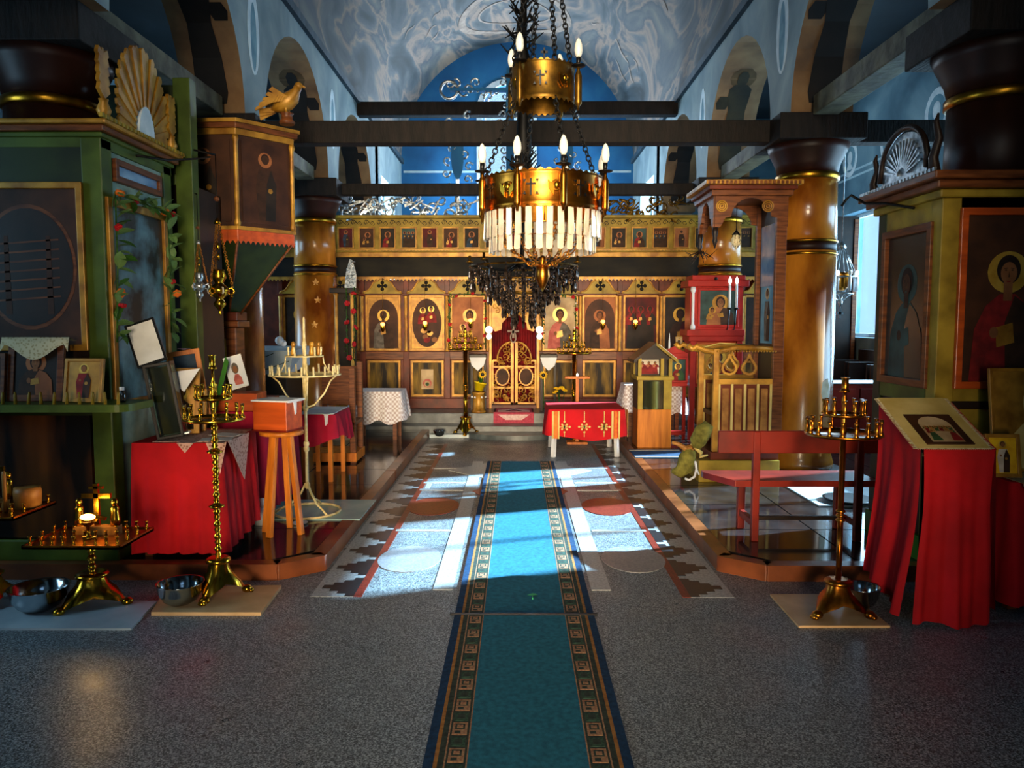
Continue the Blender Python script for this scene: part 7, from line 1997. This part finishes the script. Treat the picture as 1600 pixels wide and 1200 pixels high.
# prisms in two tiers
PR_ = MB().prism([(-.019, 0), (.019, 0), (.021, -.165), (.0, -.172), (-.021, -.165)], 'y', -.004, .004); PRM = proto(PR_, 'prism', 'crystal')
for z_, r_, n_ in ((zr0 - .012, RB - .015, 36), (zr0 - .10, RB - .05, 32)):
    for i in range(n_):
        a = 2 * math.pi * (i + .5) / n_
        inst('glass_prism', PRM, ch, (r_ * math.cos(a), r_ * math.sin(a), z_), (R(random.uniform(-3, 3)), R(random.uniform(-2, 2)), a + math.pi / 2))
MB().ring(0, 0, zr0 - .008, RB - .015, .005, 48, 5).build('prism_hoop', 'brass_warm', ch); MB().ring(0, 0, zr0 - .098, RB - .05, .005, 48, 5).build('prism_hoop', 'brass_warm', ch)
for k_ in range(3):
    a = R(30 + 120 * k_); MB().tube([((RB - .015) * math.cos(a), (RB - .015) * math.sin(a), zr0 - .008), ((RB - .05) * math.cos(a), (RB - .05) * math.sin(a), zr0 - .098)], .004, 4).build('hoop_link', 'brass_warm', ch)
# chains gathering below to a drop
zlow_ = at(850, 418, CY_).z - pc_.z
for k_ in range(8):
    a = R(45 * k_ + 12); m = MB(); A = Vector(((RB - .05) * math.cos(a), (RB - .05) * math.sin(a), zr0 - .098)); prev = A
    for s_ in range(1, 6):
        t = s_ / 5; q = Vector((A.x * (1 - t), A.y * (1 - t), A.z + (zlow_ - A.z) * (1 - (1 - t) ** 1.8))); chain_mesh(m, prev, q, .034, .0042); prev = q
    m.build('swag_chain', 'brass_warm', ch)
MB().lathe([(.004, -.16), (.02, -.13), (.05, -.06), (.045, 0), (.02, .04), (.03, .06), (.008, .08)], 0, 0, zlow_, 16).build('bottom_drop', 'brass_warm', ch)
# upper ring
RU = .205; zu0, zu1 = at(852, 150, CY_ - RU).z - pc_.z, at(852, 92, CY_ - RU).z - pc_.z
uo = band('upper_ring', RU, zu0, zu1, 'gold_dark', 32)
bo = uo; pierced(RU + .004, (zu0 + zu1) / 2, 8, -.9, .9)
for a_ in (-20, -130, 60, 150): bulb_arm(RU + .035, R(a_), zu0 - .03, zu1 - .01, 'gold_dark', 'bulb')
for k_ in range(4):
    a = R(20 + 90 * k_)
    m = MB(); chain_mesh(m, (RB * math.cos(a), RB * math.sin(a), zr1), (RU * math.cos(a), RU * math.sin(a), zu0), .04, .005); m.build('chain', 'iron', ch)
    m = MB(); chain_mesh(m, (RU * math.cos(a), RU * math.sin(a), zu1), (.06 * math.cos(a), .06 * math.sin(a), zu1 + .9), .04, .005); chain_mesh(m, (.06 * math.cos(a), .06 * math.sin(a), zu1 + .9), (0, 0, 5.9 - pc_.z), .04, .005); m.build('chain', 'iron', ch)
m = MB(); m.box(-.005, .005, -RU - .002, -RU + .002, zu1, zu1 + .07); m.box(-.022, .022, -RU - .002, -RU + .002, zu1 + .035, zu1 + .05); m.build('small_cross', 'iron', ch)
MB().lathe([(.05, 5.86 - pc_.z), (.05, 5.9 - pc_.z), (.012, 5.95 - pc_.z), (.012, 7.90 - pc_.z)], n=10).build('suspension_rod', 'iron', ch)

# ------------------------------------------------------------ dark crystal chandelier behind it
DY = 7.2
pd = at(818, 420, DY)
dc = thing('crystal_chandelier', 'dark crystal chandelier with bead strings and leafy black stem behind the brass one', 'chandelier', (pd.x, DY, pd.z))
H = 7.92 - pd.z
zz1 = at(812, 250, DY).z - pd.z
MB().lathe([(.05, .0), (.09, .05), (.05, .12), (.035, .2), (.07, .3), (.03, .4), (.04, .6), (.075, .7), (.06, zz1), (.075, zz1 + .1), (.06, zz1 + .4), (.05, zz1 + .75), (.08, zz1 + .85), (.03, zz1 + 1.0), (.02, H)], n=14).build('stem', 'iron', dc)
rr = random.Random(3)
for px, py, n_ in ((815, 55, 26), (818, 270, 20)):
    c_ = at(px, py, DY) - pd
    m = MB()
    for i in range(n_):
        a = rr.uniform(0, 6.28); e = rr.uniform(-.3, .9); L = rr.uniform(.12, .27)
        d_ = Vector((math.cos(a) * math.cos(e), math.sin(a) * math.cos(e), math.sin(e)))
        A = c_ + Vector((0, 0, rr.uniform(-.2, .2))); B_ = A + d_ * L * .6; C_ = B_ + Vector((d_.x * .08, d_.y * .08, .06))
        m.tube([A, B_, C_], [.012, .010, .004], 5); m.tube([B_, B_ + Vector((rr.uniform(-.06, .06), rr.uniform(-.06, .06), .07))], [.009, .004], 5); m.tube([B_, B_ + Vector((rr.uniform(-.06, .06), rr.uniform(-.06, .06), -.05))], [.009, .004], 5)
    m.build('leafy_branches', 'iron', dc)
BEAD = proto(MB().ball(0, 0, 0, 1, 1, 1.25, 6, 4), 'bead', 'crystal_dark')
DROP = proto(MB().lathe([(.001, 0), (.006, -.02), (.009, -.045), (.005, -.06), (.001, -.065)], n=6, smooth=False), 'crystal_drop', 'crystal_dark')
tiers = [(.50, .02, 20), (.34, -.10, 16), (.20, -.22, 12), (.11, -.32, 8)]
for r_, z_, n_ in tiers:
    MB().ring(0, 0, z_, r_, .010, 32, 6).build('hoop', 'gold_dark', dc)
    for i in range(n_):
        a = 2 * math.pi * i / n_; x, y = r_ * math.cos(a), r_ * math.sin(a)
        inst('crystal_drop', DROP, dc, (x, y, z_ - .01), (0, 0, a), 2.0)
        inst('crystal_drop', DROP, dc, (x * .97, y * .97, z_ - .13), (0, 0, a), 1.7); inst('crystal_drop', DROP, dc, (x * .8, y * .8, z_ - .06), (0, 0, a), 2.2)
m = MB()
for (r0, z0, n0), (r1_, z1_, n1) in zip(tiers[:-1], tiers[1:]):
    for i in range(n0):
        a = 2 * math.pi * i / n0
        for s_ in range(9):
            t = s_ / 8; r_ = r0 + (r1_ - r0) * t; z_ = z0 + (z1_ - z0) * t - .05 * math.sin(math.pi * t)
            m.ball(r_ * math.cos(a), r_ * math.sin(a), z_, .010, .010, .012, 5, 4)
        for q_ in (.93, .8, .66):
            for s_ in range(5): m.ball(r0 * q_ * math.cos(a + q_ * 3), r0 * q_ * math.sin(a + q_ * 3), z0 - .03 - .03 * s_ - .1 * (1 - q_), .010, .010, .013, 5, 4)
        for s_ in range(7): m.ball(r0 * math.cos(a), r0 * math.sin(a), z0 - .02 - .02 * s_, .008, .008, .009, 5, 4)
o = m.build('bead_strings', 'crystal_dark', dc); o['kind'] = 'stuff'
for i in range(8):
    a = R(45 * i); pts = [(.05 * math.cos(a), .05 * math.sin(a), .05), (.2 * math.cos(a), .2 * math.sin(a), -.03), (.38 * math.cos(a), .38 * math.sin(a), -.02), (.50 * math.cos(a), .50 * math.sin(a), .05)]
    ao = MB().tube(pts, .013, 6).build('arm', 'iron', dc); MB().lathe([(.012, .05), (.035, .06), (.035, .068), (.014, .07), (.012, .12)], .5 * math.cos(a), .5 * math.sin(a), 0, 10).build('candle_cup', 'gold_dark', ao)
